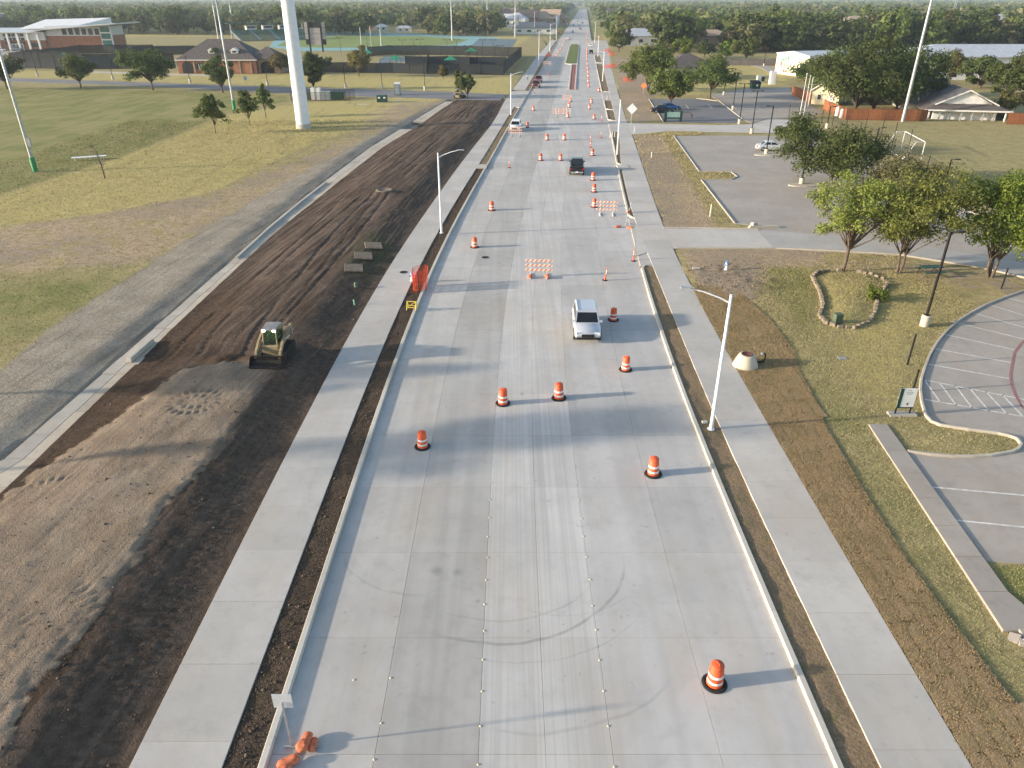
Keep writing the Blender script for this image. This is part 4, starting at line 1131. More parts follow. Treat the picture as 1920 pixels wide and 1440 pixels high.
# ------------------------------------------------------------------ slim tubular markers
def make_marker():
    t = thing("tubular_marker", "", "traffic marker")
    mb = MB(); mb.lathe([(0.22, 0), (0.22, 0.05), (0.08, 0.07), (0, 0.07)], 8, close=False); mb.build("rubber_base", M['black'], t)
    mb = MB(); mb.lathe([(0.085, 0.06), (0.055, 0.5), (0.045, 1.05), (0.03, 1.1), (0, 1.1)], 10, close=False); mb.build("tube", M['orange'], t)
    for z0, z1, r in ((0.62, 0.72, 0.056), (0.82, 0.92, 0.052)):
        mb = MB(); mb.lathe([(r, z0), (r, z1)], 10, close=False); mb.build("reflective_band", M['reflect_white'], t)
    return t
mk = make_marker()
MK = [((7.91, 58.65), "leaning slim orange marker in the right lane by the middle barricade"), ((11.13, 63.81), "slim orange marker at the tip of the right planting strip"),
      ((-0.38, 105.48), "slim orange marker in the left lane near the storm drain"), ((13.24, 127.12), "slim marker in front of the first of two on the right lane"),
      ((12.71, 121.59), "slim marker nearest of the two left of the right drum"), ((15.45, 130.89), "slim marker beside the white kerb stubs on the right"),
      ((17.67, 150.37), "slim marker beside the small right planter"), ((5.74, 198.64), "slim marker in front of the maroon pickups"),
      ((11.39, 245.92), "near one of two small dark markers behind the maroon pickups"), ((12.06, 253.37), "far one of two small dark markers behind the maroon pickups")]
for i, (loc, lab) in enumerate(MK):
    o = mk if i == 0 else dup(mk, (*loc, ROAD_Z), 0.7 * i, lab)
    if i == 0: mk.location = (*loc, ROAD_Z); mk["label"] = lab; mk["group"] = "slim orange markers"; mk.rotation_euler = (0.0, 0.16, 0)

# ------------------------------------------------------------------ striped barricades
def make_barricade(w=2.35, chev=False):
    t = thing("barricade", "", "barricade")
    for zi in (0.62, 1.03, 1.44):
        mb = MB(); mb.box((0, 0, zi), (w, 0.03, 0.21))
        n = 6
        for k in range(n):
            s_ = w / n; x0 = -w / 2 + k * s_ + 0.02; sl = 0.20 if not chev or k < n / 2 else -0.20
            z0, z1 = zi - 0.105, zi + 0.105
            a, b = x0, x0 + s_ * 0.5
            cl = lambda v: max(-w / 2, min(w / 2, v))
            for yy in (-0.018, 0.018):
                q = [(cl(a), yy, z0), (cl(b), yy, z0), (cl(b + sl), yy, z1), (cl(a + sl), yy, z1)]
                mb.add(q if yy < 0 else q[::-1], [(0, 1, 2, 3)], 1)
        mb.build("rail", [M['reflect_white'], M['reflect_orange']], t)
    for sx in (-1, 1):
        x = sx * w * 0.30
        mb = MB(); mb.box((x, 0.05, 0.80), (0.06, 0.06, 1.55)); mb.build("post", M['white'], t)
        mb = MB(); mb.box((x, 0.05, 0.05), (0.07, 1.5, 0.07)); mb.build("foot", M['white'], t)
    return t
br = make_barricade()
BR = [((2.3, 59.59), "striped three rail barricade on the middle lane with sandbags"), ((10.49, 79.88), "striped three rail barricade beside the drum on the right"),
      ((0.56, 132.57), "striped barricade in front of the white car"), ((12.89, 180.98), "far middle barricade at the side street"),
      ((12.36, 278.57), "far barricade closing the left lanes before the median")]
for i, (loc, lab) in enumerate(BR):
    rz = -road_heading(loc[1]) * 0.6
    if i == 0: br.location = (*loc, ROAD_Z); br["label"] = lab; br["group"] = "striped barricades"; br.rotation_euler.z = rz
    else: dup(br, (*loc, ROAD_Z), rz, lab, scale=1.0 if i < 4 else 1.3)
bc = make_barricade(3.6, True); bc.location = (*(10.19, 157.07), ROAD_Z); bc.rotation_euler.z = -0.05; bc["label"] = "broad chevron striped barricade on the middle lane"; bc["group"] = "striped barricades"

# ------------------------------------------------------------------ sandbags
def make_bag(seed):
    rs_ = np.random.RandomState(seed)
    bm = bmesh.new(); bmesh.ops.create_uvsphere(bm, u_segments=14, v_segments=9, radius=1)
    for v in bm.verts:
        p = v.co
        s_ = 1 + 0.16 * math.sin(p.x * 5 + seed) * math.cos(p.y * 4 + seed * 2) + rs_.uniform(-0.05, 0.05)
        pinch = 1 - 0.45 * max(0, 1 - abs(p.x + 0.1) * 5)
        v.co = Vector((math.copysign(abs(p.x) ** 0.7, p.x) * 0.36, math.copysign(abs(p.y) ** 0.8, p.y) * 0.19 * s_ * pinch, (math.copysign(abs(p.z) ** 0.8, p.z) * 0.11 * s_ * (0.6 + 0.4 * pinch) + 0.105)))
    me = bpy.data.meshes.new("sandbag"); bm.to_mesh(me); bm.free()
    me.polygons.foreach_set("use_smooth", [True] * len(me.polygons)); me.materials.append(M['sandbag']); return me
BAGS = [make_bag(k) for k in range(3)]
def bag(loc, rz, label, k=0, z=ROAD_Z, s=1.0, tilt=0.0):
    o = put(bpy.data.objects.new("sandbag", BAGS[k % 3])); o.location = (loc[0], loc[1], z); o.rotation_euler = (tilt, 0, rz); o.scale = (s, s, s)
    return tag(o, label, "sandbag", "orange sandbags")
bx, by = (2.3, 59.59)
bag((bx - 0.72, by - 0.35), 1.3, "orange sandbag on the left foot of the middle barricade", 0, ROAD_Z + 0.08)
bag((bx + 0.74, by - 0.35), 1.8, "orange sandbag on the right foot of the middle barricade", 1, ROAD_Z + 0.08)
bag((11.16, 74.94), 0.2, "orange sandbag lying on the road by the right kerb tip", 0)
bag((12.33, 74.54), 2.6, "orange sandbag by the foot of the sign stand on the right", 2)

# low sign stand with sandbags at the bottom left: white sign seen from behind
sx0, sy0 = (-7.05, 15)
t = thing("sign_stand", "white square sign seen from behind on a thin post at bottom left", "sign", (sx0, sy0, ROAD_Z), 0.0)
mb = MB(); mb.box((0, 0.0, 1.05), (0.05, 0.05, 2.1)); mb.build("post", M['galv'], t)
M['sign_back'] = simple("bare_aluminium_sign", (0.72, 0.74, 0.77), 0.4, 0.3, 0.06, 2)
mb = MB(); mb.box((0, 0.05, 2.12), (0.60, 0.012, 0.60)); mb.build("sign_panel", M['sign_back'], t)
mb = MB(); mb.box((0.32, -0.02, 0.06), (1.1, 0.05, 0.05)); mb.build("foot_bar", M['galv'], t)
mb = MB(); mb.box((0.12, -0.55, 0.045), (0.05, 1.3, 0.05), -0.12); mb.build("foot_bar", M['galv'], t)
bag((sx0 + 0.42, sy0 + 0.05), 1.35, "orange sandbag draped over the sign stand foot on the road", 0, ROAD_Z + 0.08, 1.05)
bag((sx0 + 0.68, sy0 + 0.02), 1.55, "orange sandbag end hanging beside the sign stand foot", 2, ROAD_Z + 0.02, 0.75)
bag((sx0 + 0.08, sy0 - 0.62), 0.5, "orange sandbag nearest the left kerb at the bottom of the picture", 1, ROAD_Z + 0.07, 1.0)
bag((sx0 - 0.12, sy0 - 1.0), 0.9, "long orange sandbag cut by the bottom edge of the picture", 2, ROAD_Z + 0.03, 1.15)

# folding sign stand near the right kerb tip
px, py = (12, 75.76)
t = thing("sign_stand", "tilted orange tipped sign stand leaning over the right planter", "sign", (px, py, ROAD_Z), 0.1)
mb = MB(); mb.path([(0, 0, 0), (0.35, 0.2, 1.2), (0.6, 0.3, 2.3)], 0.025, 6); mb.build("mast", M['galv'], t)
mb = MB(); mb.path([(-0.75, -0.2, 0.02), (0.05, 0, 0.32), (0.8, -0.3, 0.02)], 0.025, 6); mb.path([(0.3, 0.9, 0.02), (0.05, 0, 0.32)], 0.025, 6); mb.build("leg", M['galv'], t)
mb = MB(); mb.box((0.36, 0.2, 1.35), (0.36, 0.02, 0.30), 0.3); mb.build("flag", M['orange'], t)

# ------------------------------------------------------------------ raised yellow pavement markers
bmk = MB(); bmk.lathe([(0.046, 0), (0.042, 0.014), (0.025, 0.022), (0, 0.025)], 10, close=False)
bme = bmk.mesh("pavement_marker", simple("yellow_ceramic", (0.60, 0.53, 0.34), 0.5, 0, 0.15, 8))
def button(x, y, label, group):
    o = put(bpy.data.objects.new("pavement_marker", bme)); o.location = (x, y, ROAD_Z)
    tag(o, label, "road marker", group)
y = 14.4; rb = random.Random(9)
while y < 60:
    f = lambda k: XL(y) + (XR(y) - XL(y)) * JT[k]
    button(f(2) + rb.uniform(-.03, .03), y, "small pale road stud on the left joint of the middle lane", "road studs left of the middle lane")
    button(f(4) + rb.uniform(-.03, .03), y + rb.uniform(-.1, .1), "small pale road stud on the right joint of the middle lane", "road studs right of the middle lane")
    y += 1.36
for loc, lab in (((-4.34, 14.57), "pale road stud on the left lane joint nearest the viewer"), ((-4.33, 15.87), "pale road stud on the left lane joint, second from the viewer"), ((-4.28, 17.68), "pale road stud at the crossing of two left joints"), ((-5.56, 17.59), "lone pale road stud in the left lane")):
    button(*loc, lab, "road studs on the left lane")

# ------------------------------------------------------------------ street lamps (white, with mast arm)
def make_lamp(h=7.9):
    t = thing("street_lamp", "", "street lamp")
    mb = MB(); mb.lathe([(0.20, 0), (0.20, 0.04), (0.0, 0.04)], 12, close=False); mb.build("base_plate", M['pole_white'], t)
    mb = MB(); mb.lathe([(0.115, 0.02), (0.105, 1.0), (0.07, h), (0.0, h + 0.02)], 10, close=False); mb.build("pole", M['pole_white'], t)
    mb = MB(); mb.path([(0, 0, h - 0.45), (0.5, 0, h - 0.20), (1.3, 0, h + 0.08), (2.1, 0, h + 0.25)], [0.045, 0.042, 0.036, 0.03], 8)
    arm = mb.build("arm", M['pole_white'], t)
    mb = MB(); mb.box((2.28, 0, h + 0.27), (0.55, 0.24, 0.07), 0, 0, 0.85); mb.box((1.95, 0, h + 0.27), (0.2, 0.12, 0.08)); mb.build("lamp_head", M['galv'], arm)
    mb = MB(); mb.box((2.30, 0, h + 0.225), (0.40, 0.18, 0.02)); mb.build("lens", M['reflect_white'], arm)
    return t
lp = make_lamp()
def lamp(loc, rz, lab, first=False, h=1.0):
    if first: o = lp; o.location = (*loc, 0.02); o.rotation_euler.z = rz; o["label"] = lab; o["group"] = "white street lamps along the road"
    else: o = dup(lp, (*loc, 0.02), rz, lab, (1, 1, h))
    return o
lamp((11.02, 34.2), math.pi - 0.12, "white street lamp nearest the viewer in the right planting strip", True)
lamp((-7.18, 72.38), 0.05, "white street lamp in the left planting strip by the orange net")
lamp((-0.22, 158.64), -0.05, "white street lamp beside the white car at the left kerb")
o = lamp((16.15, 114.73), math.pi - 0.2, "bare white lamp pole without an arm ahead of the black pickup")
for ch in list(o.children):
    if ch.name.startswith("arm"):
        for g_ in list(ch.children): bpy.data.objects.remove(g_)
        bpy.data.objects.remove(ch)
lamp((26.59, 229.01), math.pi - 0.1, "white lamp pole in the narrow right planter beyond the side street")
lamp((36.11, 333.23), math.pi, "white lamp pole before the far grey driveway on the right")
lamp((9.67, 285.63), 0, "white lamp pole behind the maroon pickups", h=1.45)
lamp((17.4, 365.18), 0, "white lamp pole left of the grass island", h=1.45)
lamp((25.63, 462.93), 0, "white lamp pole beyond the grass island on the left", h=1.7)
lamp((46.07, 445.15), math.pi, "white lamp pole far up the right lane", h=1.3)

# traffic signal mast far up the road
px, py = (29.2, 525.68)
t = thing("traffic_signal", "far traffic signal mast reaching over the left lanes", "traffic light", (px, py, 0))
mb = MB(); mb.tube((0, 0, 0), (0, 0, 9.5), 0.22, 0.15, 8); mb.build("pole", M['galv'], t)
mb = MB(); mb.tube((0, 0, 6.4), (12.5, 2, 6.8), 0.15, 0.08, 8); mb.build("mast_arm", M['galv'], t)
for k in (6.5, 11):
    mb = MB(); mb.box((k, k * 0.16 - 0.2, 6.4), (0.4, 0.35, 1.1)); mb.build("signal_head", M['black'], t)

# ------------------------------------------------------------------ manholes and inlets
def cover(loc, z, label, r=0.36):
    mb = MB(); mb.lathe([(r, 0), (r, 0.012), (r * 0.88, 0.014), (r * 0.86, 0.008), (0, 0.008)], 20, close=False)
    for k in range(5): mb.box((0, (k - 2) * r * 0.3, 0.010), (r * 1.2, r * 0.08, 0.012))
    o = mb.build("manhole_cover", M['steel_dark']); o.location = (*loc, z); return tag(o, label, "manhole cover", "manhole covers")
cover((-2.48, 64.9), ROAD_Z + 0.002, "round iron manhole cover in the left lane")
cover((-9.45, 60.29), 0.031, "round iron manhole cover in the left sidewalk")
def inlet(x, y, side, label):
    t = thing("storm_inlet", label, "storm drain", (x, y, 0), 0)
    mb = MB(); mb.box((-side * 0.75, 0, -0.02), (1.6, 2.6, 0.20)); mb.build("lid_slab", M['kerb'], t)
    mb = MB(); mb.box((side * 0.10, 0, -0.13), (0.12, 1.6, 0.10)); mb.build("throat", M['black'], t)
inlet(XL(105.7) - 0.02, 105.7, 1, "storm drain inlet in the left kerb")
inlet(XR(105.5) + 0.02, 105.5, -1, "storm drain inlet in the right kerb")

# ------------------------------------------------------------------ left verge: hydrant, net, yellow frame, utility bits
def hydrant(loc, z, label):
    t = thing("fire_hydrant", label, "fire hydrant", (*loc, z), 0.3)
    mb = MB(); mb.lathe([(0.17, 0), (0.17, 0.05), (0.11, 0.07), (0.11, 0.55), (0.14, 0.57), (0.14, 0.62)], 14); mb.build("barrel", M['reflect_white'], t)
    mb = MB(); mb.lathe([(0.14, 0.62), (0.13, 0.72), (0.07, 0.80), (0.03, 0.82), (0.03, 0.88), (0, 0.88)], 14, close=False); mb.build("bonnet", M['blue'], t)
    for a in (0, math.pi / 2, math.pi):
        mb = MB(); mb.tube((0.1 * math.cos(a), 0.1 * math.sin(a), 0.45), (0.22 * math.cos(a), 0.22 * math.sin(a), 0.45), 0.07, 0.07, 10); mb.build("nozzle", M['blue'], t)
hydrant((-8.44, 58.12), 0.03, "blue topped white fire hydrant beside the orange net on the left")
hydrant((18.81, 60.85), 0.05, "blue topped fire hydrant on the churned earth at the right")

def net_fence(loc, rz, w, h, label, roll=False, name="safety_net"):
    """orange plastic mesh; real strands, wrapped round posts"""
    t = thing(name, label, "safety net", (*loc, 0), rz, "orange safety nets")
    pts = []
    n = 22
    for k in range(n + 1):
        a = 2 * math.pi * k / n
        pts.append((math.cos(a) * w / 2 * (1 + 0.08 * math.sin(3 * a)), math.sin(a) * (w * 0.42) * (1 + 0.1 * math.cos(2 * a)) + 0.0))
    mb = MB(); rows = 9
    for i in range(n):
        for j in range(rows):
            z0 = h * j / rows; z1 = h * (j + 1) / rows
            a, b = pts[i], pts[i + 1]
            lean = 0.10
            P4 = lambda p, z: Vector((p[0] + lean * z * math.sin(p[1] * 5), p[1] + lean * z, z + 0.04 * math.sin(p[0] * 9)))
            mb.tube(P4(a, z0), P4(a, z1), 0.011, 0.011, 3, 0, False); mb.tube(P4(a, z1), P4(b, z1), 0.011, 0.011, 3, 0, False)
            mb.tube(P4(a, z0), P4(b, z1), 0.008, 0.008, 3, 0, False)
    mb.build("mesh", M['net'], t)
    for k in (0, 6, 11, 17):
        mb = MB(); mb.tube((pts[k][0], pts[k][1], -0.1), (pts[k][0], pts[k][1] + 0.1, h + 0.08), 0.025, 0.02, 6); mb.build("stake", M['steel_dark'], t)
    return t
net_fence((-7.6, 56.33), -0.1, 1.05, 1.35, "tall bundle of bright orange safety net on the left planting strip").scale = (1, 2.2, 1.2)
for loc, w, lab in (((33.88, 227.44), 2.9, "orange safety net round a hole under the large spreading tree"), ((33.62, 274.04), 2.6, "orange safety net by the sidewalk end on the right"),
                    ((35.85, 278.57), 2.6, "second orange safety net beside the sidewalk end on the right"), ((42.98, 339.85), 3.0, "orange safety net past the far driveway"), ((44.12, 365.18), 3.2, "farthest orange safety net by the sidewalk on the right"),
                    ((15.48, 333.23), 2.6, "orange safety net beside the left planting strip far up the road"), ((33.75, 577.63), 4.5, "far orange net at the left street corner")):
    net_fence(loc, 0.2, w, 1.15, lab)

# yellow A shaped frame
t = thing("steel_frame", "small yellow steel frame standing in the left planting strip", "frame", (*(-7.72, 51.57), 0.0), -0.15)
mb = MB()
for sx in (-0.36, 0.36):
    m2 = MB(); m2.path([(sx, 0, 0), (sx * 0.95, 0.25, 0.62)], 0.035, 6); m2.path([(sx, 0.55, 0), (sx * 0.95, 0.30, 0.62)], 0.035, 6); m2.path([(sx, 0.1, 0.25), (sx, 0.46, 0.25)], 0.03, 6); m2.build("side_frame", M['yellow'], t)
for (yy, z) in ((0.27, 0.62), (0.08, 0.2), (0.48, 0.2)):
    m2 = MB(); m2.path([(-0.36, yy, z), (0.36, yy, z)], 0.03, 6); m2.build("cross_bar", M['yellow'], t)
m2 = MB(); m2.path([(-0.36, 0.08, 0.2), (0.36, 0.27, 0.62)], 0.026, 6); m2.build("brace", M['yellow'], t)

M['slab_tan'] = simple("dusty_tan_slab", (0.19, 0.148, 0.108), 0.95, 0, 0.25, 2, bump=0.3, grime=0.3)
# stepping slabs, markers and covers on the soil
for loc, rz, lab in (((-13.16, 66.85), 0.25, "farthest of three square concrete slabs on the soil"), ((-13.54, 63.65), 0.2, "middle of three square concrete slabs on the soil"), ((-13.8, 60.43), 0.2, "nearest of three square concrete slabs on the soil")):
    mb = MB(); mb.box((0, 0, 0.0), (1.6, 2.0, 0.12), 0, 0, 0.985); o = mb.build("concrete_slab", M['slab_tan']); o.location = (*loc, soil_z(*loc) + 0.03); o.rotation_euler = (0.0, 0.10, rz); bevel(o, 0.02)
    tag(o, lab, "slab", "concrete slabs on the soil")
loc = (-12.83, 56.33)
mb = MB(); mb.lathe([(0.17, -0.2), (0.16, 0.35), (0.11, 0.42), (0, 0.44)], 14, close=False); o = mb.build("utility_pedestal", simple("faded_green_plastic", (0.09, 0.15, 0.09), 0.6)); o.location = (*loc, soil_z(*loc)); tag(o, "short faded green utility pedestal on the soil", "utility post")
loc = (-12.26, 52.67)
mb = MB(); mb.tube((0, 0, -0.1), (-0.05, 0.02, 0.42), 0.055, 0.055, 10); o = mb.build("pipe_stub", simple("pale_green_pipe", (0.30, 0.55, 0.40), 0.5)); o.location = (*loc, soil_z(*loc)); tag(o, "pale green pipe stub with weeds near the left sidewalk", "pipe")
loc = (-15.34, 87.78)
t = thing("manhole_ring", "round concrete manhole ring half buried in a mound of soil", "manhole", (*loc, soil_z(*loc) + 0.0))
mb = MB(); mb.lathe([(1.05, -0.4), (1.05, 0.05), (0.95, 0.08), (0.62, 0.08), (0.60, 0.02), (0, 0.12)], 20, close=False); mb.build("ring", simple("muddy_concrete", (0.16, 0.13, 0.105), 0.95, 0, 0.3, 2, grime=0.5), t)
mb = MB(); mb.lathe([(0.56, 0.0), (0.56, 0.04), (0, 0.04)], 18, close=False); mb.build("lid", M['steel_dark'], t)
loc = (((-24.96, 43.74)[0]), (-24.96, 43.74)[1])
a0, a1 = (-24.96, 42.3), (-24.89, 45.62)
mb = MB(); d = Vector((a1[0] - a0[0], a1[1] - a0[1], 0)); L = d.length
mb.box((0, 0, 0.16), (L, 0.34, 0.30), 0, 0, 0.94); o = mb.build("broken_kerb_block", M['old_concrete']); o.location = ((a0[0] + a1[0]) / 2, (a0[1] + a1[1]) / 2, 0.09); o.rotation_euler = (0, 0.01, math.atan2(d.y, d.x)); bevel(o, 0.04, 2)
tag(o, "long broken kerb block lying on the old concrete path", "kerb block")
# narrow raised edge along the middle of the old path
ek = root_structure("old_kerb_edge")
kerb_run([(-25.39, 63.81), (-25.32, 73.35), (-24.9, 84.41), (-24.26, 94.66)][::-1], w=0.35, top=0.26, base=-0.1, seg=2.5, parent=ek, mat=M['old_concrete'])

# stones and clods scattered on the soil and strips
def clods(name, n, pick, smin, smax, mat, label, seed):
    rs_ = np.random.RandomState(seed)
    V = []; F_ = []
    base = np.array([(1, 0, 0), (-1, 0, 0), (0, 1, 0), (0, -1, 0), (0, 0, 1), (0, 0, -0.6)], float)
    fc = np.array([(0, 2, 4), (2, 1, 4), (1, 3, 4), (3, 0, 4), (2, 0, 5), (1, 2, 5), (3, 1, 5), (0, 3, 5)])
    for k in range(n):
        x, y, z = pick(rs_)
        s_ = rs_.uniform(smin, smax) * (1 + 1.5 * (rs_.rand() > 0.95))
        a = rs_.uniform(0, 6.28); c_, s2 = math.cos(a), math.sin(a)
        b = base * (s_ * rs_.uniform(0.6, 1.3, (6, 3)))
        b = np.stack([b[:, 0] * c_ - b[:, 1] * s2, b[:, 0] * s2 + b[:, 1] * c_, b[:, 2] * 0.8], 1) + (x, y, z)
        F_.append(fc + 6 * k); V.append(b)
    o = put(bpy.data.objects.new(name, np_mesh(name, np.concatenate(V), np.concatenate(F_), mat)))
    return tag(o, label, None, None, "stuff")
def pick_soil(rs_):
    y = 9 + rs_.rand() ** 1.5 * 80; u = rs_.rand(); xl_, xr_ = float(oldR(y)), SWL_O(y); x = xl_ + (xr_ - xl_) * u
    return x, y, soil_z(x, y)
M['clod'] = simple("soil_clod", (0.10, 0.073, 0.054), 0.95, 0, 0.4, 1)
M['pebble'] = simple("pale_pebble", (0.30, 0.26, 0.21), 0.9, 0, 0.4, 1)
clods("soil_clods", 7000, pick_soil, 0.012, 0.04, M['clod'], "crumbled dark clods on the graded soil", 5)
clods("pebbles", 900, pick_soil, 0.012, 0.03, M['pebble'], "pale pebbles scattered on the graded soil", 6)
def pick_strip(rs_):
    y = 9 + rs_.rand() ** 1.3 * 90; x = XL(y) - KERB_W - rs_.rand() * STRIP_W
    return x, y, 0.0
clods("strip_clods", 4500, pick_strip, 0.015, 0.04, M['clod'], "dark clods in the left planting strip", 7)
def pick_churn(rs_):
    x0, y0 = (18.75, 59.05); x = x0 + rs_.normal() * 3.2; y = y0 + rs_.normal() * 3.5
    return x, y, ground_z(x, y) - 0.02
clods("earth_clods", 2200, pick_churn, 0.02, 0.06, simple("brown_clod", (0.17, 0.12, 0.08), 0.95, 0, 0.35, 1), "churned brown clods round the right hydrant", 8)

# ------------------------------------------------------------------ right verge objects
# laid sod: separate rolls in rows along the sidewalk
sod = root_structure("sod_strip")
def sod_material(name, c0, c1, c2):
    t = NT(name); p = t.pos()
    n1 = t.noise(p, 1.1, 4, 0.65); n2 = t.noise(p, 12, 4, 0.75)
    o = t.mix(t.ramp(n2, 0.3, 0.7), c0, c1); o = t.mix(t.ramp(n1, 0.42, 0.66, 0, 0.65), o, c2)
    h = t.new("ShaderNodeHueSaturation"); t.set(h.inputs["Color"], o); t.set(h.inputs["Value"], t.ramp(t.rnd(), 0, 1, 0.94, 1.05))
    t.col(h.outputs[0]); t.bump(n2, 0.9, 0.07); return t.done(0.95, 0, 0.1)
M['sod_brown'] = sod_material("brown_dormant_sod", (0.285, 0.20, 0.112), (0.41, 0.30, 0.175), (0.335, 0.255, 0.145))
M['sod_olive'] = sod_material("olive_dormant_sod", (0.23, 0.18, 0.095), (0.34, 0.27, 0.15), (0.28, 0.225, 0.12))
SOD_O = strip_line([(18.9, 8), (16.96, 17.15), (16.76, 23.62), (17.08, 29.19), (17.5, 34.77), (17.86, 35.95), (18.34, 41), (19.09, 44.16), (19.22, 49.69), (18.68, 54.04)])
rs = random.Random(21)
y = 9.0; nsod = 0
rows = 8; RW = 0.60
for r_ in range(rows):
    y = 9.0 + rs.uniform(0, 1.0)
    while y < 57:
        L = rs.uniform(1.15, 1.45)
        x0 = SWR_O(y) + 0.05 + r_ * RW; x1 = x0 + RW - rs.uniform(0.005, 0.025)
        if x1 < float(SOD_O(y + L / 2)) + 0.15:
            cx, cy = (x0 + x1) / 2, y + L / 2
            if (cx - (15.18, 42.3)[0]) ** 2 + (cy - (15.18, 42.3)[1]) ** 2 > 1.2:
                n_u, n_v = 4, 6
                hd = road_heading(y)
                V = []; F_ = []
                for j in range(n_v + 1):
                    for i in range(n_u + 1):
                        u = i / n_u; v = j / n_v
                        ex = rs.uniform(-.035, .035) if i in (0, n_u) else 0; ey = rs.uniform(-.05, .05) if j in (0, n_v) else 0
                        zz = 0.045 + rs.uniform(-0.008, 0.010) - (0.010 if i in (0, n_u) or j in (0, n_v) else 0)
                        V.append((x0 + (x1 - x0) * u + ex + hd * v * L, y + (L - 0.03) * v + ey, zz))
                for j in range(n_v):
                    for i in range(n_u):
                        a = j * (n_u + 1) + i; F_.append((a, a + 1, a + n_u + 2, a + n_u + 1))
                mb = MB(); mb.add(V, F_, 0, True)
                mb.build("sod_roll", M['sod_olive'] if (y > 38 and rs.random() < 0.75) or rs.random() < 0.2 else M['sod_brown'], sod); nsod += 1
        y += L
sb = MB()
for a in np.arange(9, 57, 1.5):
    b = a + 1.5
    sb.add([(SWR_O(a), a, 0.008), (float(SOD_O(a)), a, 0.008), (float(SOD_O(b)), b, 0.008), (SWR_O(b), b, 0.008)], [(0, 1, 2, 3)])
sb.build("sod_bed", simple("sod_bed_soil", (0.22, 0.16, 0.095), 0.95, 0, 0.3, 2), sod)

# concrete manhole riser with lid, black valve pipe beside it
loc = (15.15, 42.06)
t = thing("manhole_riser", "pale conical concrete manhole riser with brown lid beside the right sidewalk", "manhole", (*loc, 0.0), 0.2)
M['cream_con'] = simple("cream_concrete", (0.50, 0.45, 0.36), 0.85, 0, 0.12, 2, bump=0.2, grime=0.2)
mb = MB(); mb.lathe([(0.80, -0.1), (0.80, 0.10), (0.78, 0.16), (0.62, 0.55), (0.52, 0.78), (0.46, 0.84), (0, 0.84)], 26, close=False); mb.build("cone", M['cream_con'], t)
mb = MB(); mb.lathe([(0.37, 0.84), (0.37, 0.875), (0.31, 0.885), (0.30, 0.87), (0, 0.87)], 22, close=False); mb.build("lid", simple("rusty_lid", (0.13, 0.055, 0.045), 0.7, 0.3, 0.25, 4), t)
loc = (16.46, 42.37)
t = thing("valve_pipe", "rusty black elbow pipe standing next to the manhole riser", "pipe", (*loc, 0.02), 0)
mb = MB(); mb.path([(-0.45, 0, 0.12), (-0.05, 0.02, 0.12), (0.02, 0.02, 0.30), (0.02, 0.02, 0.62), (-0.06, 0.0, 0.72), (-0.22, -0.05, 0.72)], [0.06, 0.06, 0.055, 0.055, 0.055, 0.05], 9); mb.build("pipe", simple("rusty_iron", (0.07, 0.035, 0.025), 0.7, 0.4, 0.4, 5), t)
mb = MB(); mb.tube((-0.18, -0.05, 0.72), (-0.30, -0.08, 0.72), 0.10, 0.10, 10); mb.build("flange", M['galv'], t)

mb = MB(); mb.box((0, 0, 0.03), (0.30, 0.24, 0.08), 0.1, 0, 0.96); o = mb.build("valve_box", M['kerb']); o.location = (*(10.84, 34.94), 0.0); tag(o, "small pale valve box at the foot of the near right lamp", "valve box")
mb = MB(); mb.box((0, 0, 0.02), (0.5, 0.4, 0.05), 0.1); o = mb.build("meter_lid", M['galv']); o.location = (*(21.9, 43.17), ground_z(*(21.9, 43.17))); tag(o, "grey meter lid in the grass right of the sod", "meter lid")
mb = MB(); mb.box((0, 0, 0.02), (0.62, 0.4, 0.06), 0.0); o = mb.build("meter_lid", M['old_concrete']); o.location = (*(16.24, 61.14), ground_z(*(16.24, 61.14))); tag(o, "pale meter lid on the churned earth beside the sidewalk", "meter lid")

# stone edged bed
t = thing("stone_edging", "ring of rough stones edging the raised grass bed", "stone edging", (*BED[0], 0.0))
ox, oy = BED[0]
ring_ = BED + [BED[0]]
acc = []
for a, b in zip(ring_[:-1], ring_[1:]):
    L = math.dist(a, b); n = max(1, int(L / 0.46))
    for k in range(n): acc.append((a[0] + (b[0] - a[0]) * k / n, a[1] + (b[1] - a[1]) * k / n, math.atan2(b[1] - a[1], b[0] - a[0])))
rs = random.Random(31)
M['stone'] = simple("weathered_stone", (0.24, 0.20, 0.145), 0.95, 0, 0.3, 3, bump=0.5, rnd=0.15)
for (x, y, a) in acc:
    if (28.03, 60.57)[0] - 0.5 < x < (30.93, 59.73)[0] and y > (27.81, 60.01)[1] and rs.random() < 0.75: continue
    mb = MB(); w, d, h = rs.uniform(0.34, 0.50), rs.uniform(0.24, 0.34), rs.uniform(0.20, 0.30)
    bt = [(-w / 2 + rs.uniform(-.03, .03), -d / 2, -0.05), (w / 2, -d / 2 + rs.uniform(-.03, .03), -0.05), (w / 2 + rs.uniform(-.03, .03), d / 2, -0.05), (-w / 2, d / 2, -0.05)]
    tp = [(p[0] * rs.uniform(0.75, 0.92), p[1] * rs.uniform(0.75, 0.92), h + rs.uniform(-.03, .03)) for p in bt]
    mb.hexa(bt, tp); o = mb.build("stone", M['stone'], t); o.location = (x - ox, y - oy, ground_z(x, y) - 0.02); o.rotation_euler.z = a + rs.uniform(-0.15, 0.15); bevel(o, 0.03, 1)
loc = (23.89, 49.09)
t = thing("utility_box", "small green utility box inside the stone edged bed", "utility box", (*loc, ground_z(*loc) - 0.02), 0.15)
M['util_green'] = simple("faded_utility_green", (0.085, 0.115, 0.075), 0.6, 0, 0.15, 3)
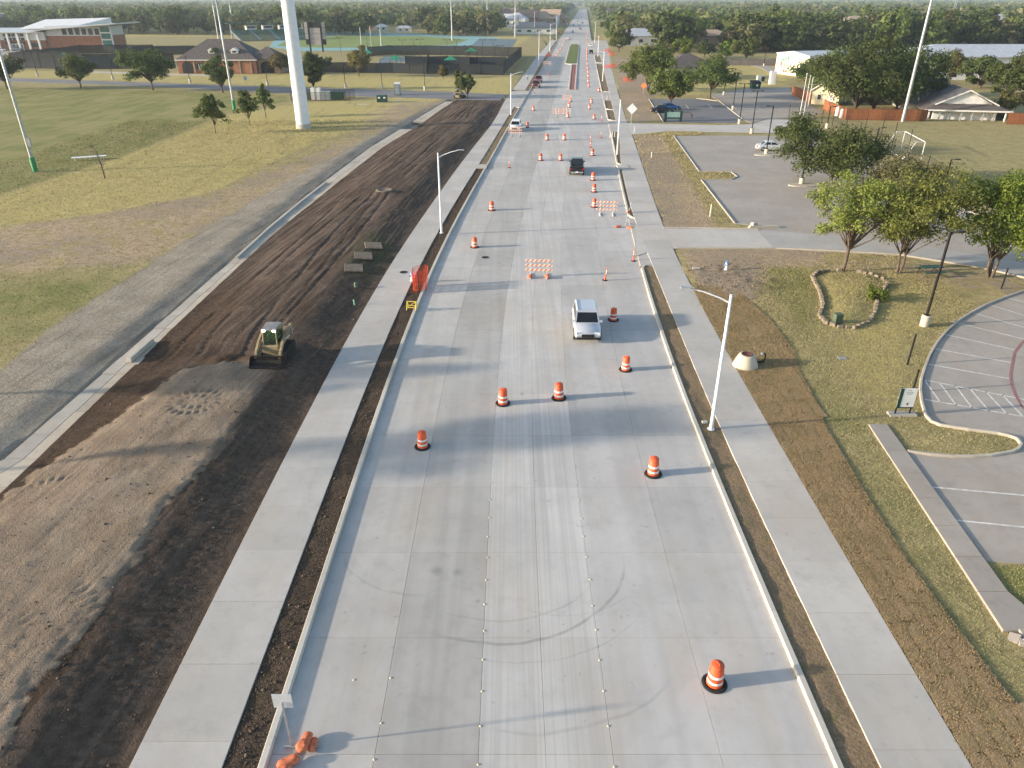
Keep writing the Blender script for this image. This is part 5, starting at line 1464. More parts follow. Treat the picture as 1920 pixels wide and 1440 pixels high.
mb = MB(); mb.box((0, 0, 0.32), (0.62, 0.50, 0.64), 0, 0, 0.92); o = mb.build("cabinet", M['util_green'], t); bevel(o, 0.04, 2)
mb = MB(); mb.box((0, 0, 0.66), (0.60, 0.48, 0.05)); mb.build("lid", M['util_green'], t)
# leafy shrub
def shrub(loc, r, h, mat, label, seed, n=420, leaf=0.22):
    rs_ = np.random.RandomState(seed)
    C, P, N = crown_points(rs_, 14, n, r, h * 0.5, h * 0.5, 0.8, 0.45)
    P[:, 2] = np.maximum(P[:, 2], 0.02)
    V, F_ = leaf_quads(P, N, leaf * 0.7, leaf * 0.3, rs_)
    t = thing("shrub", label, "shrub", (*loc, ground_z(*loc)))
    put(bpy.data.objects.new("foliage", np_mesh("foliage", V, F_, M[mat])), t)
    mb = MB()
    for k in range(7):
        e = Vector(C[rs_.randint(0, len(C))]); mb.path([(0, 0, -0.05), e * 0.5, e], [0.03, 0.02, 0.008], 5)
    mb.build("stems", M['bark'], t)
shrub((28.64, 53.8), 0.85, 1.1, 'leaf_fresh', "bright green leafy shrub on the edge of the stone edged bed", 71)
# picnic table
loc = (36.03, 59.59)
t = thing("picnic_table", "dark green picnic table under the yellow green trees", "picnic table", (*loc, ground_z(*loc)), 0.12)
for k in range(5):
    mb = MB(); mb.box((0, (k - 2) * 0.155, 0.76), (1.85, 0.14, 0.04)); mb.build("top_plank", M['green_dark'], t)
for s_ in (-1, 1):
    mb = MB(); mb.box((0, s_ * 0.70, 0.45), (1.85, 0.26, 0.04)); mb.build("bench", M['green_dark'], t)
    mb = MB(); mb.path([(s_ * 0.65, -0.70, 0.0), (s_ * 0.65, -0.25, 0.74)], 0.03, 6); mb.path([(s_ * 0.65, 0.70, 0.0), (s_ * 0.65, 0.25, 0.74)], 0.03, 6); mb.path([(s_ * 0.65, -0.72, 0.42), (s_ * 0.65, 0.72, 0.42)], 0.03, 6); mb.build("leg_frame", M['bronze'], t)

# post-mounted park sign: white panel, dark green side band
p0, p1 = (21.91, 35.77), (22.74, 35.77)
t = thing("park_sign", "white notice board with dark green edge on two black posts", "sign", (*p0, 0.02), math.atan2(p1[1] - p0[1], p1[0] - p0[0]) - 0.0)
W = math.dist(p0, p1); hs = 1.77
for x in (0, W):
    mb = MB(); mb.box((x, 0, hs / 2), (0.07, 0.07, hs)); mb.build("post", M['black'], t)
mb = MB(); mb.box((W / 2, -0.05, hs * 0.62), (W + 0.12, 0.04, hs * 0.72)); mb.build("panel", M['white'], t)
mb = MB(); mb.box((0.03, -0.076, hs * 0.62), (0.20, 0.012, hs * 0.72)); mb.build("side_band", M['green_dark'], t)
mb = MB(); mb.box((W / 2, -0.075, hs * 0.285), (W + 0.12, 0.012, 0.07)); mb.build("bottom_band", M['black'], t)
M['grey_text'] = simple("pale_grey_print", (0.36, 0.40, 0.40), 0.6)
pn = []
for z, w_, x_ in ((0.90, 0.28, 0.55), (0.83, 0.46, 0.58), (0.78, 0.40, 0.58)):
    mb = MB(); mb.box((W * x_, -0.073, hs * z), (W * w_, 0.006, 0.045)); mb.build("print_line", M['grey_text'], t)
mb = MB(); mb.add([(W * 0.55, -0.074, hs * 0.40), (W * 0.66, -0.074, hs * 0.36), (W * 0.70, -0.074, hs * 0.47), (W * 0.60, -0.074, hs * 0.46)], [(0, 1, 2, 3)]); mb.build("emblem", M['green_dark'], t)
mb = MB(); mb.box((W / 2, 0, 0.04), (W + 0.7, 0.5, 0.12)); mb.build("footing", M['old_concrete'], t)
for loc, yt, lab in (((25.76, 42.22), 2.13, "black marker post in the grass below the tall lot lamp"), ((24.29, 38.52), 1.48, "short black post right behind the white notice board"), ((40.23, 56.2), 1.79, "black post at the lot edge under the bright green tree")):
    mb = MB(); mb.box((0, 0, yt / 2), (0.09, 0.09, yt)); mb.box((0, 0, yt + 0.01), (0.11, 0.11, 0.03)); o = mb.build("marker_post", M['black']); o.location = (*loc, 0); tag(o, lab, "post", "black marker posts")

# old park path on the right in slabs, broken at its near end
pp = root_structure("old_park_path")
PL = strip_line([(22.2, 16), (18.46, 19.65), (19.93, 34.65)]); PR = strip_line([(23.9, 16), (19.76, 20.32), (20.95, 34.54)])
pl0, pl1 = (18.46, 19.65)[1], (19.93, 34.65)[1]
y = pl0
while y < pl1 - 0.3:
    L = 2.05
    yb = min(y + L, pl1); mb = MB()
    slab(mb, float(PL(y + .012)), float(PR(y + .012)), float(PR(yb - .012)), float(PL(yb - .012)), y + .012, yb - .012, -0.2, 0.085, 0.012)
    mb.build("path_slab", M['lot'], pp); y = yb
rs = random.Random(8)
for k in range(9):
    x = 17.6 + 0; x = float(PL(pl0)) + rs.uniform(0.0, 1.7); yy = pl0 - rs.uniform(0.02, 0.55)
    mb = MB(); s_ = rs.uniform(0.12, 0.32); b = [(-s_, -s_ * rs.uniform(.5, 1), 0), (s_ * rs.uniform(.6, 1), -s_, 0), (s_, s_ * rs.uniform(.5, 1), 0), (-s_ * rs.uniform(.5, 1), s_, 0)]
    mb.hexa(b, [(p[0] * .9, p[1] * .9, 0.1) for p in b]); o = mb.build("broken_piece", M['lot'], pp); o.location = (x, yy, rs.uniform(-0.05, 0.03)); o.rotation_euler = (rs.uniform(-.3, .3), rs.uniform(-.3, .3), rs.uniform(0, 3))
# broken concrete stub by the lot B drive
loc = (26.28, 74.34)
mb = MB(); mb.box((0, 0, 0.10), (3.4, 0.5, 0.28), 0.05, 0, 0.85); mb.box((-1.0, 0.2, 0.35), (0.6, 0.5, 0.35), 0.4, 0, 0.8); o = mb.build("broken_kerb_pile", M['old_concrete']); o.location = (*loc, 0); tag(o, "broken kerb pieces heaped at the lot entrance", "rubble")

# dark lot lamps with concrete bases
def lot_lamp(loc, h, label, ang=0.0, heads=1, cb=0.85, r=0.30):
    t = thing("lot_lamp", label, "lamp post", (*loc, 0.0), ang, "dark parking lot lamps")
    mb = MB(); mb.lathe([(r, -0.1), (r, cb - 0.03), (r - 0.03, cb), (0, cb)], 18, close=False); mb.build("footing", M['cream_con'], t)
    mb = MB(); mb.box((0, 0, cb + 0.03), (0.34, 0.34, 0.06)); mb.box((0, 0, (cb + h) / 2), (0.13, 0.13, h - cb)); mb.build("pole", M['bronze'], t)
    for k in range(heads):
        s_ = 1 if k == 0 else -1
        mb = MB(); mb.box((s_ * 0.30, 0, h - 0.06), (0.5, 0.06, 0.06)); mb.box((s_ * 0.78, 0, h - 0.04), (0.62, 0.34, 0.12), 0, 0, 0.9); hd = mb.build("lamp_head", M['bronze'], t)
        mb = MB(); mb.box((s_ * 0.78, 0, h - 0.105), (0.46, 0.24, 0.02)); mb.build("lens", M['reflect_white'], hd)
    return t
lot_lamp((30.04, 48.59), 7.01, "tall dark lot lamp on a round concrete footing by the curved kerb", 0.2)
lot_lamp((37.25, 94.35), 5.54, "dark lot lamp standing in the kerbed island behind the oak", 0.3)
lot_lamp((39.03, 114.73), 7.09, "dark lot lamp beside the parked silver sedan", math.pi)
lot_lamp((42.7, 134.87), 7.09, "dark lot lamp at the drive corner, nearest of three in a row", 0, 2)
lot_lamp((43.66, 146.2), 7.22, "dark lot lamp in the middle of three along the kerb divider", 0, 2)
lot_lamp((47.78, 166.05), 7.24, "dark double lot lamp farthest of three along the kerb divider", 0, 2)
lot_lamp((53.03, 193.93), 6.14, "dark lamp on a white footing behind the round dark oak", 0, 1)
lot_lamp((90.5, 283.24), 7.3, "dark lamp beside the far silver car", 0, 1)
lot_lamp((55.03, 93.15), 3.43, "dark lamp at the soccer field edge with its head to the right", 0.0)
lot_lamp((58.16, 120.16), 3.18, "dark lamp behind the broad oak by the soccer goal", 0.0)
lot_lamp((58.45, 140.95), 3.82, "dark lamp in front of the orange brown fence end", 0.0)
for i, (loc, yt, lab) in enumerate((((-147.81, 244.12), 7.71, "first dark lamp from the left along the park lane"), ((-119.36, 233.84), 7.7, "second dark lamp from the left along the park lane"), ((-91.91, 222.85), 7.09, "third dark lamp from the left, in front of the brick entrance"),
        ((-68.06, 217), 6.12, "dark lamp in front of the right brick entrance"), ((-44.96, 210.09), 6.21, "dark lamp left of the brown conifer"), ((-34.6, 207.44), 7.42, "dark lamp right of the brown conifer"), ((-22.8, 203.58), 7.04, "dark lamp before the tennis windscreen right of the portable toilet"))):
    lot_lamp(loc, yt, lab, 0.0, 1, 1.1, 0.35)
# kerbed island under the lot lamps
for loc, lab in (((37.44, 93.75), "island"), ((39.22, 114.29), "island")):
    mb = MB(); n = 16
    mb.prism([(loc[0] + 2.1 * math.cos(2 * math.pi * k / n), loc[1] + 0.95 * math.sin(2 * math.pi * k / n)) for k in range(n)], -0.05, 0.14); o = mb.build("kerbed_island", [M['old_concrete']]); tag(o, kind="structure")

# sports light poles
def sport_pole(loc, h, label, r=0.28, green=True, lean=0):
    t = thing("sport_light_pole", label, "light pole", (*loc, ground_z(*loc) - 0.1), 0, "tall sports light poles")
    mb = MB(); mb.lathe([(r, 1.5 if green else 0), (r * 0.75, h * 0.5), (r * 0.5, h), (0, h)], 12, close=False); mb.build("pole", M['galv'], t)
    if green: mb = MB(); mb.lathe([(r + 0.10, 0), (r + 0.10, 2.0), (r, 2.05)], 14); mb.build("pad", M['green_base'], t)
    mb = MB()
    for z in (h - 0.4, h - 1.4):
        mb.box((0, 0, z), (4.0, 0.15, 0.15))
    mb.build("cross_arm", M['galv'], t)
    for k in range(8):
        mb = MB(); mb.lathe([(0.12, 0), (0.30, -0.35)], 10, ((k % 4 - 1.5) * 1.1, -0.3, h - 0.4 - (k // 4) * 1.0)); mb.build("floodlight", M['galv'], t)
    return t
sp = sport_pole((-65.94, 102.22), 21, "tall field light pole with green padded foot at the left", 0.24)
mb = MB(); mb.box((0.32, 0, 4.04), (0.35, 0.4, 1.1)); mb.build("cabinet", M['galv'], sp)
sport_pole((-60.02, 166.05), 24, "tall field light pole with green foot left of the white tower leg", 0.26)
sport_pole((76.34, 148.96), 30, "tall steel light pole in front of the grey roofed house", 0.32, False)
for loc, lab in (((-199.8, 577.63), "stadium light pole behind the bleachers"), ((-176.72, 482.15), "stadium light pole left of the bleachers"), ((-213.99, 858), "light pole behind the scoreboard"), ((-35.04, 469.17), "stadium light pole at the track corner"), ((-16.57, 541.95), "light pole beyond the running track"), ((2.04, 510.34), "light pole on the dry grass beside the far courts")):
    sport_pole(loc, 24, lab, 0.42, False)
for loc, h, lab in (((15.6, 559.23), 14, "white pole by the low dark roofed house"), ((4.76, 597.25), 10, "thin utility pole left of the low dark roofed house"), ((-55.34, 618.23), 11, "utility pole before the wood behind the track"), ((-149.06, 690.86), 10, "utility pole with crossbar behind the scoreboard"), ((-82.34, 664.86), 10, "utility pole beyond the track")):
    t = thing("utility_pole", lab, "utility pole", (*loc, 0), 0, "far utility poles")
    mb = MB(); mb.tube((0, 0, 0), (0, 0, h), 0.22, 0.14, 7); mb.build("pole", M['galv'] if 'white' in lab else M['bark'], t)
    mb = MB(); mb.box((0, 0, h - 0.8), (2.4, 0.14, 0.14)); mb.build("crossbar", M['bark'], t)

# white tower leg
loc = (-38.32, 139.69)
t = thing("tower_leg", "thick white tapered tower leg rising out of the picture", "tower", (*loc, 0.0))
r0 = 2.65 / 2
mb = MB(); mb.lathe([(r0 * 1.02, -0.3), (r0 * 1.02, 0.95), (r0 * 0.96, 1.0), (0, 1.0)], 40, close=False); mb.build("footing", M['old_concrete'], t)
mb = MB(); mb.lathe([(r0 * 0.95, 1.0), (r0 * 0.90, 8), (r0 * 0.82, 21), (r0 * 0.68, 40), (r0 * 0.6, 52)], 48); mb.build("shaft", M['pole_white'], t)

# white bench on the field edge
loc = (-62.77, 110.53)
t = thing("bench", "white metal bench on the field edge", "bench", (*loc, ground_z(*loc)), 0.42)
for yy in (-0.1, 0.38):
    mb = MB(); mb.box((0, yy, 0.46), (4.6, 0.44, 0.05)); mb.build("seat", M['white'], t)
for x in (-1.9, 0, 1.9):
    mb = MB(); mb.path([(x, -0.15, 0), (x, 0.0, 0.44), (x, 0.24, 0.44), (x, 0.4, 0)], 0.03, 6); mb.build("leg", M['white'], t)

# soccer goal on the right field, near the fence
p0, p1, p2 = (61.2, 111.35), (62.89, 121.11), (57.98, 113.86)
t = thing("soccer_goal", "white framed soccer goal with net at the field corner", "soccer goal", (*p1, 0.0))
gh = 2.44; mb = MB()
A = (p0[0] - p1[0], p0[1] - p1[1])
dn = Vector((-4.0, -0.3, 0))
mb.path([(A[0], A[1], 0), (A[0], A[1], gh), (0, 0, gh), (0, 0, 0)], 0.055, 8); mb.build("frame", M['white'], t)
mb = MB()
for q in ((0, 0), A):
    mb.path([(q[0], q[1], gh), (q[0] + dn.x * 0.35, q[1] + dn.y * 0.35, gh), (q[0] + dn.x * 0.7, q[1] + dn.y * 0.7, 0)], 0.04, 6)
mb.path([(dn.x * 0.7, dn.y * 0.7, 0.05), (A[0] + dn.x * 0.7, A[1] + dn.y * 0.7, 0.05)], 0.04, 6); mb.build("back_stay", M['white'], t)
mb = MB()
for k in range(21):
    u = k / 20; bx_, by_ = A[0] * u, A[1] * u
    mb.path([(bx_, by_, gh), (bx_ + dn.x * 0.35, by_ + dn.y * 0.35, gh), (bx_ + dn.x * 0.7, by_ + dn.y * 0.7, 0)], 0.006, 3)
for k in range(9):
    v = k / 8; q = (dn.x * (0.35 + 0.35 * v), dn.y * (0.35 + 0.35 * v), gh * (1 - v)); mb.path([q, (A[0] + q[0], A[1] + q[1], q[2])], 0.006, 3)
mb.build("net", M['white'], t)

# ------------------------------------------------------------------ short grass standing on the verges
def grass_patch(name, label, n, box, ybias, size, mat, accept, seed):
    rs_ = np.random.RandomState(seed)
    x = rs_.uniform(box[0], box[1], n); y = box[2] + (box[3] - box[2]) * rs_.rand(n) ** ybias
    zn, zz = zone_at(x, y)
    hard = np.zeros(n, bool)
    for pl in HARD: hard |= poly_sd(x, y, pl) > -0.1
    patch = fbm(x, y, 0.9, seed + 3)
    keep = ~hard & (rs_.rand(n) < accept(zn, patch, x, y)) & (zz > -0.3)
    x, y, zz = x[keep], y[keep], zz[keep]; m = len(x)
    s_ = size * (0.55 + 0.012 * y) * rs_.uniform(0.5, 1.3, m)
    a = rs_.uniform(0, 6.28, m); dx, dy = np.cos(a) * s_ * 0.28, np.sin(a) * s_ * 0.28
    lx, ly = rs_.normal(size=m) * s_ * 0.5, rs_.normal(size=m) * s_ * 0.5
    V = np.stack([np.stack([x - dx, y - dy, zz - 0.01], 1), np.stack([x + dx, y + dy, zz - 0.01], 1), np.stack([x + lx, y + ly, zz + s_ * 0.8], 1)], 1).reshape(-1, 3)
    o = put(bpy.data.objects.new(name, np_mesh(name, V, np.arange(3 * m).reshape(m, 3), M[mat])))
    return tag(o, label, None, None, "stuff")
M['blade_dry'] = leaf_material("dry_grass_blade", (0.33, 0.28, 0.14), (0.45, 0.38, 0.20), (0.26, 0.225, 0.105))
M['blade_green'] = leaf_material("green_grass_blade", (0.18, 0.19, 0.068), (0.26, 0.255, 0.095), (0.31, 0.265, 0.125))
M['blade_brown'] = leaf_material("brown_grass_blade", (0.31, 0.22, 0.12), (0.45, 0.33, 0.19), (0.28, 0.22, 0.11))
rs_ = np.random.RandomState(77); n = 170000
gx_ = rs_.rand(n); gy_ = 10 + rs_.rand(n) * 47
a_ = np.interp(gy_, np.arange(8, 60, 1.0), [SWR_O(v) for v in np.arange(8, 60, 1.0)]); b_ = SOD_O(gy_)
px_ = a_ + (b_ - a_) * gx_; s_ = 0.035 * (0.7 + 0.012 * gy_) * rs_.uniform(0.6, 1.4, n); an_ = rs_.uniform(0, 6.28, n)
V = np.stack([np.stack([px_ - np.cos(an_) * s_ * .4, gy_ - np.sin(an_) * s_ * .4, np.full(n, 0.035)], 1), np.stack([px_ + np.cos(an_) * s_ * .4, gy_ + np.sin(an_) * s_ * .4, np.full(n, 0.035)], 1),
              np.stack([px_ + rs_.normal(size=n) * s_ * .8, gy_ + rs_.normal(size=n) * s_ * .8, 0.045 + s_ * 0.8], 1)], 1).reshape(-1, 3)
o = put(bpy.data.objects.new("dormant_grass", np_mesh("dormant_grass", V, np.arange(3 * n).reshape(n, 3), M['blade_brown']))); tag(o, "short brown dormant grass standing on the laid sod", None, None, "stuff")
out_sod = lambda x, y: x > SOD_O(y)
grass_patch("grass", "straw coloured grass on the right verge", 260000, (14.3, 36, 12, 66), 1.15, 0.075, 'blade_dry', lambda z, p, x, y: np.where(out_sod(x, y), (1 - z[:, 0]) * (0.25 + 0.9 * p), 0), 301)
grass_patch("grass", "green grass on the right verge", 260000, (14.3, 36, 12, 66), 1.15, 0.075, 'blade_green', lambda z, p, x, y: np.where(out_sod(x, y), (1 - z[:, 0]) * (0.12 + 0.9 * z[:, 3]) * np.clip(1.5 - p * 2.0, 0, 1), 0), 302)
grass_patch("grass", "straw grass on the left field edge", 200000, (-75, -13, 34, 150), 1.6, 0.10, 'blade_dry', lambda z, p, x, y: (0.15 + 0.85 * z[:, 1]) * (1 - z[:, 2]) * (1 - 0.6 * z[:, 0]) * (x < oldL(y)) * (0.2 + p), 303)
grass_patch("grass", "green grass on the left field edge", 200000, (-75, -13, 34, 150), 1.6, 0.10, 'blade_green', lambda z, p, x, y: (0.10 + 0.9 * z[:, 3]) * (1 - z[:, 2]) * (1 - 0.5 * z[:, 0]) * (x < oldL(y)) * np.clip(1.5 - 1.6 * p, 0, 1), 304)
grass_patch("grass", "grass and weeds between the right sidewalk and the large lot", 50000, (15, 34, 76, 140), 1.0, 0.10, 'blade_dry', lambda z, p, x, y: (1 - 0.85 * z[:, 0]) * (x > np.array([SWR_O(v) for v in y]) + 0.1), 305)


# ------------------------------------------------------------------ vehicles
def car_paint(name, c, metal=0.3, rough=0.28):
    t = NT(name); t.col(t.mix(t.ramp(t.noise(t.obj(), 1.5, 3, 0.6), 0.4, 0.75, 0, 0.12), c, tuple(k * 0.7 for k in c)))
    m = t.done(rough, metal, 0.5); t.bsdf.inputs["Coat Weight"].default_value = 0.5; t.bsdf.inputs["Coat Roughness"].default_value = 0.08
    return m
PAINT = {'silver': car_paint("silver_car_paint", (0.62, 0.64, 0.67), 0.4), 'white': car_paint("white_car_paint", (0.78, 0.78, 0.78), 0), 'black': car_paint("black_car_paint", (0.012, 0.012, 0.014), 0.2),
         'maroon': car_paint("maroon_car_paint", (0.16, 0.012, 0.028), 0.2), 'blue': car_paint("blue_car_paint", (0.015, 0.10, 0.26), 0.3), 'grey': car_paint("grey_car_paint", (0.30, 0.32, 0.35), 0.5), 'red': car_paint("red_car_paint", (0.35, 0.03, 0.03), 0.1)}

def loft(mb, secs, m=0, smooth=True):
    n = len(secs[0]); P = [p for s_ in secs for p in s_]
    F_ = [(k * n + i, k * n + (i + 1) % n, (k + 1) * n + (i + 1) % n, (k + 1) * n + i) for k in range(len(secs) - 1) for i in range(n)]
    mb.add(P, F_, m, smooth); mb.add(secs[0], [tuple(range(n - 1, -1, -1))], m); mb.add(secs[-1], [tuple(range(n))], m)

def panel(name, q, mat, parent, ins=(0.06, 0.10), off=0.008):
    """glass set just proud of the four-sided opening q"""
    q = [Vector(p) for p in q]
    u0, v0 = ins
    def at(u, v): return (q[0] * (1 - u) + q[1] * u) * (1 - v) + (q[3] * (1 - u) + q[2] * u) * v
    nrm = (q[1] - q[0]).cross(q[3] - q[0]).normalized()
    P = [at(u, v) + nrm * off for u, v in ((u0, v0), (1 - u0, v0), (1 - u0, 1 - v0), (u0, 1 - v0))]
    mb = MB(); mb.add(P, [(0, 1, 2, 3)]); return mb.build(name, mat, parent)

def make_vehicle(name, label, cat, kind, paint, loc, rz, z=ROAD_Z, group=None):
    t = thing(name, label, cat, (*loc, z), rz, group)
    pm = PAINT[paint]
    if kind == 'sedan': L, W, belt, roof, cb, ct = 4.7, 1.82, 0.96, 1.45, (-1.75, 1.25), (-1.05, 0.30)
    elif kind == 'suv': L, W, belt, roof, cb, ct = 4.75, 1.92, 1.06, 1.72, (-2.20, 1.15), (-1.85, 0.35)
    else: L, W, belt, roof, cb, ct = 5.7, 2.0, 1.15, 1.88, (-0.75, 1.55), (-0.55, 0.80)
    hl = L / 2; hw = W / 2
    z0 = 0.24 if kind == 'sedan' else 0.34
    hood = belt - (0.08 if kind == 'sedan' else 0.04)
    rear = belt + (0.02 if kind != 'suv' else 0.0)
    st = [(-hl, 0.88, z0 + 0.22, rear - 0.22), (-hl + 0.10, 0.95, z0 + 0.06, rear - 0.03), (-hl + 0.5, 1.0, z0, rear), (-hl * 0.4, 1.0, z0, belt), (0.2, 1.0, z0, belt), (cb[1] - 0.1, 1.0, z0, belt - 0.01), (hl - 0.75, 0.985, z0, hood), (hl - 0.22, 0.94, z0 + 0.02, hood - 0.10), (hl - 0.04, 0.87, z0 + 0.10, hood - 0.22), (hl, 0.80, z0 + 0.16, hood - 0.34)]
    mb = MB(); secs = []
    for (x, k, a, b) in st:
        w = hw * k; md = a + (b - a) * 0.55
        secs.append([(x, -w * 0.90, a), (x, w * 0.90, a), (x, w, a + 0.12), (x, w, md), (x, w * 0.965, b - 0.10), (x, w * 0.86, b), (x, -w * 0.86, b), (x, -w * 0.965, b - 0.10), (x, -w, md), (x, -w, a + 0.12)])
    loft(mb, secs); body = mb.build("body", pm, t)
    wb, wt = hw * 0.90, hw * (0.72 if kind == 'sedan' else 0.76)
    zb = belt - 0.04
    lo = [(cb[0], -wb, zb), (cb[1], -wb, zb), (cb[1], wb, zb), (cb[0], wb, zb)]
    up = [(ct[0], -wt, roof - 0.05), (ct[1], -wt, roof - 0.07), (ct[1], wt, roof - 0.07), (ct[0], wt, roof - 0.05)]
    mb = MB(); mb.hexa(lo, up)
    cr = [(ct[0] + 0.12, -wt + 0.10, roof), (ct[1] - 0.22, -wt + 0.10, roof), (ct[1] - 0.22, wt - 0.10, roof), (ct[0] + 0.12, wt - 0.10, roof)]
    mb.hexa(up, cr); cab = mb.build("cabin", pm, t)
    panel("windscreen", [lo[1], lo[2], up[2], up[1]], M['glass'], t, (0.05, 0.10))
    panel("rear_window", [lo[3], lo[0], up[0], up[3]], M['glass'], t, (0.08, 0.16))
    for sgn, (a, b, c, d) in ((-1, (lo[0], lo[1], up[1], up[0])), (1, (lo[2], lo[3], up[3], up[2]))):
        a, b, c, d = map(Vector, (a, b, c, d))
        fr = ((0.07, 0.37), (0.40, 0.68), (0.71, 0.95)) if kind == 'suv' else ((0.10, 0.49), (0.52, 0.92))
        for f0, f1 in fr:
            panel("side_window", [a + (b - a) * f0, a + (b - a) * f1, d + (c - d) * f1, d + (c - d) * f0], M['glass'], t, (0.02, 0.14))
        mb = MB(); mb.box((cb[1] - 0.25, sgn * (hw * 0.90 + 0.10), belt + 0.05), (0.14, 0.26, 0.15), 0, 0, 0.85); mb.build("mirror", pm, t)
    if kind == 'pickup':
        mb = MB(); mb.box(((cb[0] - hl) / 2, 0, belt + 0.004), (abs(-hl - cb[0]) - 0.22, W * 0.78, 0.012)); mb.build("bed_floor", M['black'], t)
        for s_ in (-1, 1):
            mb = MB(); mb.box(((cb[0] - hl) / 2, s_ * hw * 0.87, belt + 0.07), (abs(-hl - cb[0]) - 0.05, 0.13, 0.16)); mb.build("bed_rail", pm, t)
        mb = MB(); mb.box((-hl + 0.10, 0, belt + 0.03), (0.10, W * 0.84, 0.20)); mb.build("tailgate", pm, t)
    wr = 0.33 if kind == 'sedan' else 0.39
    for x in (-hl + L * 0.20, hl - L * 0.19):
        for s_ in (-1, 1):
            mb = MB(); y0 = s_ * (hw - 0.20); y1 = s_ * (hw + 0.012)
            mb.tube((x, y0, wr), (x, y1, wr), wr, wr, 18); wh = mb.build("wheel", M['black'], t)
            mb = MB(); mb.tube((x, y1, wr), (x, y1 + s_ * 0.012, wr), wr * 0.62, wr * 0.56, 14); mb.build("rim", M['chrome'], wh)
            mb = MB()
            for k in range(9):
                a0 = math.pi * k / 9; a1 = math.pi * (k + 1) / 9
                for (aa, ab) in ((a0, a1),):
                    mb.add([(x + math.cos(aa) * (wr + 0.03), s_ * (hw + 0.004), wr + math.sin(aa) * (wr + 0.03)), (x + math.cos(ab) * (wr + 0.03), s_ * (hw + 0.004), wr + math.sin(ab) * (wr + 0.03)),
                            (x + math.cos(ab) * (wr + 0.07), s_ * (hw + 0.004), wr + math.sin(ab) * (wr + 0.07)), (x + math.cos(aa) * (wr + 0.07), s_ * (hw + 0.004), wr + math.sin(aa) * (wr + 0.07))], [(0, 1, 2, 3)])
            mb.build("wheel_arch", M['black'], t)
    for s_ in (-1, 1):
        mb = MB(); mb.box((hl - 0.12, s_ * hw * 0.66, hood - 0.24), (0.20, hw * 0.40, 0.15), -s_ * 0.18); mb.build("headlight", M['head'], t)
        mb = MB(); mb.box((-hl + 0.05, s_ * hw * 0.80, rear - 0.24), (0.14, hw * 0.22, 0.26)); mb.build("tail_light", M['tail'], t)
    mb = MB(); mb.box((hl - 0.01, 0, z0 + 0.30), (0.08, W * 0.46, 0.20)); mb.build("grille", M['black'], t)
    mb = MB(); mb.box((hl - 0.03, 0, z0 + 0.10), (0.14, W * 0.82, 0.16)); mb.build("bumper", M['black'] if kind != 'pickup' else M['chrome'], t)
    mb = MB(); mb.box((-hl + 0.01, 0, z0 + 0.16), (0.14, W * 0.86, 0.18)); mb.build("bumper", M['chrome'] if kind == 'pickup' else pm, t)
    mb = MB(); mb.box((-hl - 0.065, 0, z0 + 0.22), (0.01, 0.34, 0.15)); mb.build("number_plate", M['white'], t)
    return t

TO = -math.pi / 2          # facing the camera
AW = math.pi / 2
sc_ = (5.33, 45.71)
v = make_vehicle("car", "silver crossover driving toward the viewer in the right lane", "car", 'suv', 'silver', (sc_[0], sc_[1] + 2.35), TO - 0.03)
mb = MB()
for s_ in (-1, 1): mb.box((-0.75, s_ * 0.64, 1.75), (2.0, 0.04, 0.04))
mb.build("roof_rail", M['chrome'], v)
bk = (8.77, 100.14)
make_vehicle("pickup_truck", "black pickup driving away in the middle of the road", "pickup truck", 'pickup', 'black', (bk[0] + 0.25, bk[1] + 2.7), AW - 0.085)
wv = (0.67, 135.45)
make_vehicle("car", "white car parked at the left kerb behind the striped barricade", "car", 'suv', 'white', (wv[0], wv[1] + 4.0), TO - 0.085)
mp = (6.63, 210.09)
make_vehicle("pickup_truck", "nearer maroon pickup at the left kerb past the side street", "pickup truck", 'pickup', 'maroon', (mp[0], mp[1] + 2.9), TO - 0.09)
mp = (7.75, 224.36)
make_vehicle("pickup_truck", "farther maroon pickup at the left kerb past the side street", "pickup truck", 'pickup', 'maroon', (mp[0], mp[1] + 2.9), TO - 0.09)
mp = (34.7, 482.15)
make_vehicle("car", "white car coming toward the viewer past the grass island", "car", 'suv', 'white', (mp[0], mp[1] + 2), TO - 0.09)
mp = (44.44, 587.28)
make_vehicle("car", "far grey car beyond the white one on the left lanes", "car", 'sedan', 'grey', (mp[0], mp[1] + 2), TO - 0.09)
mp = (39.72, 403.67)
make_vehicle("car", "white car parked at the right kerb far up the road", "car", 'suv', 'white', (mp[0], mp[1] + 2), AW - 0.09, -0.05)
mp = (35.08, 350.28)
make_vehicle("car", "dark car parked at the right kerb far up the road", "car", 'suv', 'black', (mp[0], mp[1] + 2), AW - 0.09, -0.05)
FARC = [((60.65, 733.84), 'white'), ((71.33, 818.49), 'grey'), ((73.11, 901.46), 'white'), ((89.32, 975.45), 'silver'), ((93.67, 1095.04), 'white'), ((55.33, 652.56), 'red')]
for i, (l, c) in enumerate(FARC):
    make_vehicle("car", ["tiny white car in the far traffic", "tiny grey car in the far traffic", "second tiny white car in the far traffic", "tiny silver car in the far traffic", "most distant white car on the road", "tiny red car in the far traffic"][i], "car", 'sedan', c, l, TO - 0.09, ROAD_Z)
make_vehicle("car", "silver sedan parked behind a lamp footing in the large lot", "car", 'sedan', 'silver', ((40.88, 116.93)[0], (40.88, 116.93)[1] + 1.2), -0.10, 0.02)
make_vehicle("car", "blue sedan parked behind the green marquee sign", "car", 'sedan', 'blue', ((34.03, 161.86)[0], (34.03, 161.86)[1] + 4.0), 0.1, 0.03)
make_vehicle("car", "black sedan mostly hidden left of the blue one", "car", 'sedan', 'black', ((31.22, 159.43)[0] + 0.4, (31.22, 159.43)[1] + 2.2), 0.05, 0.03)
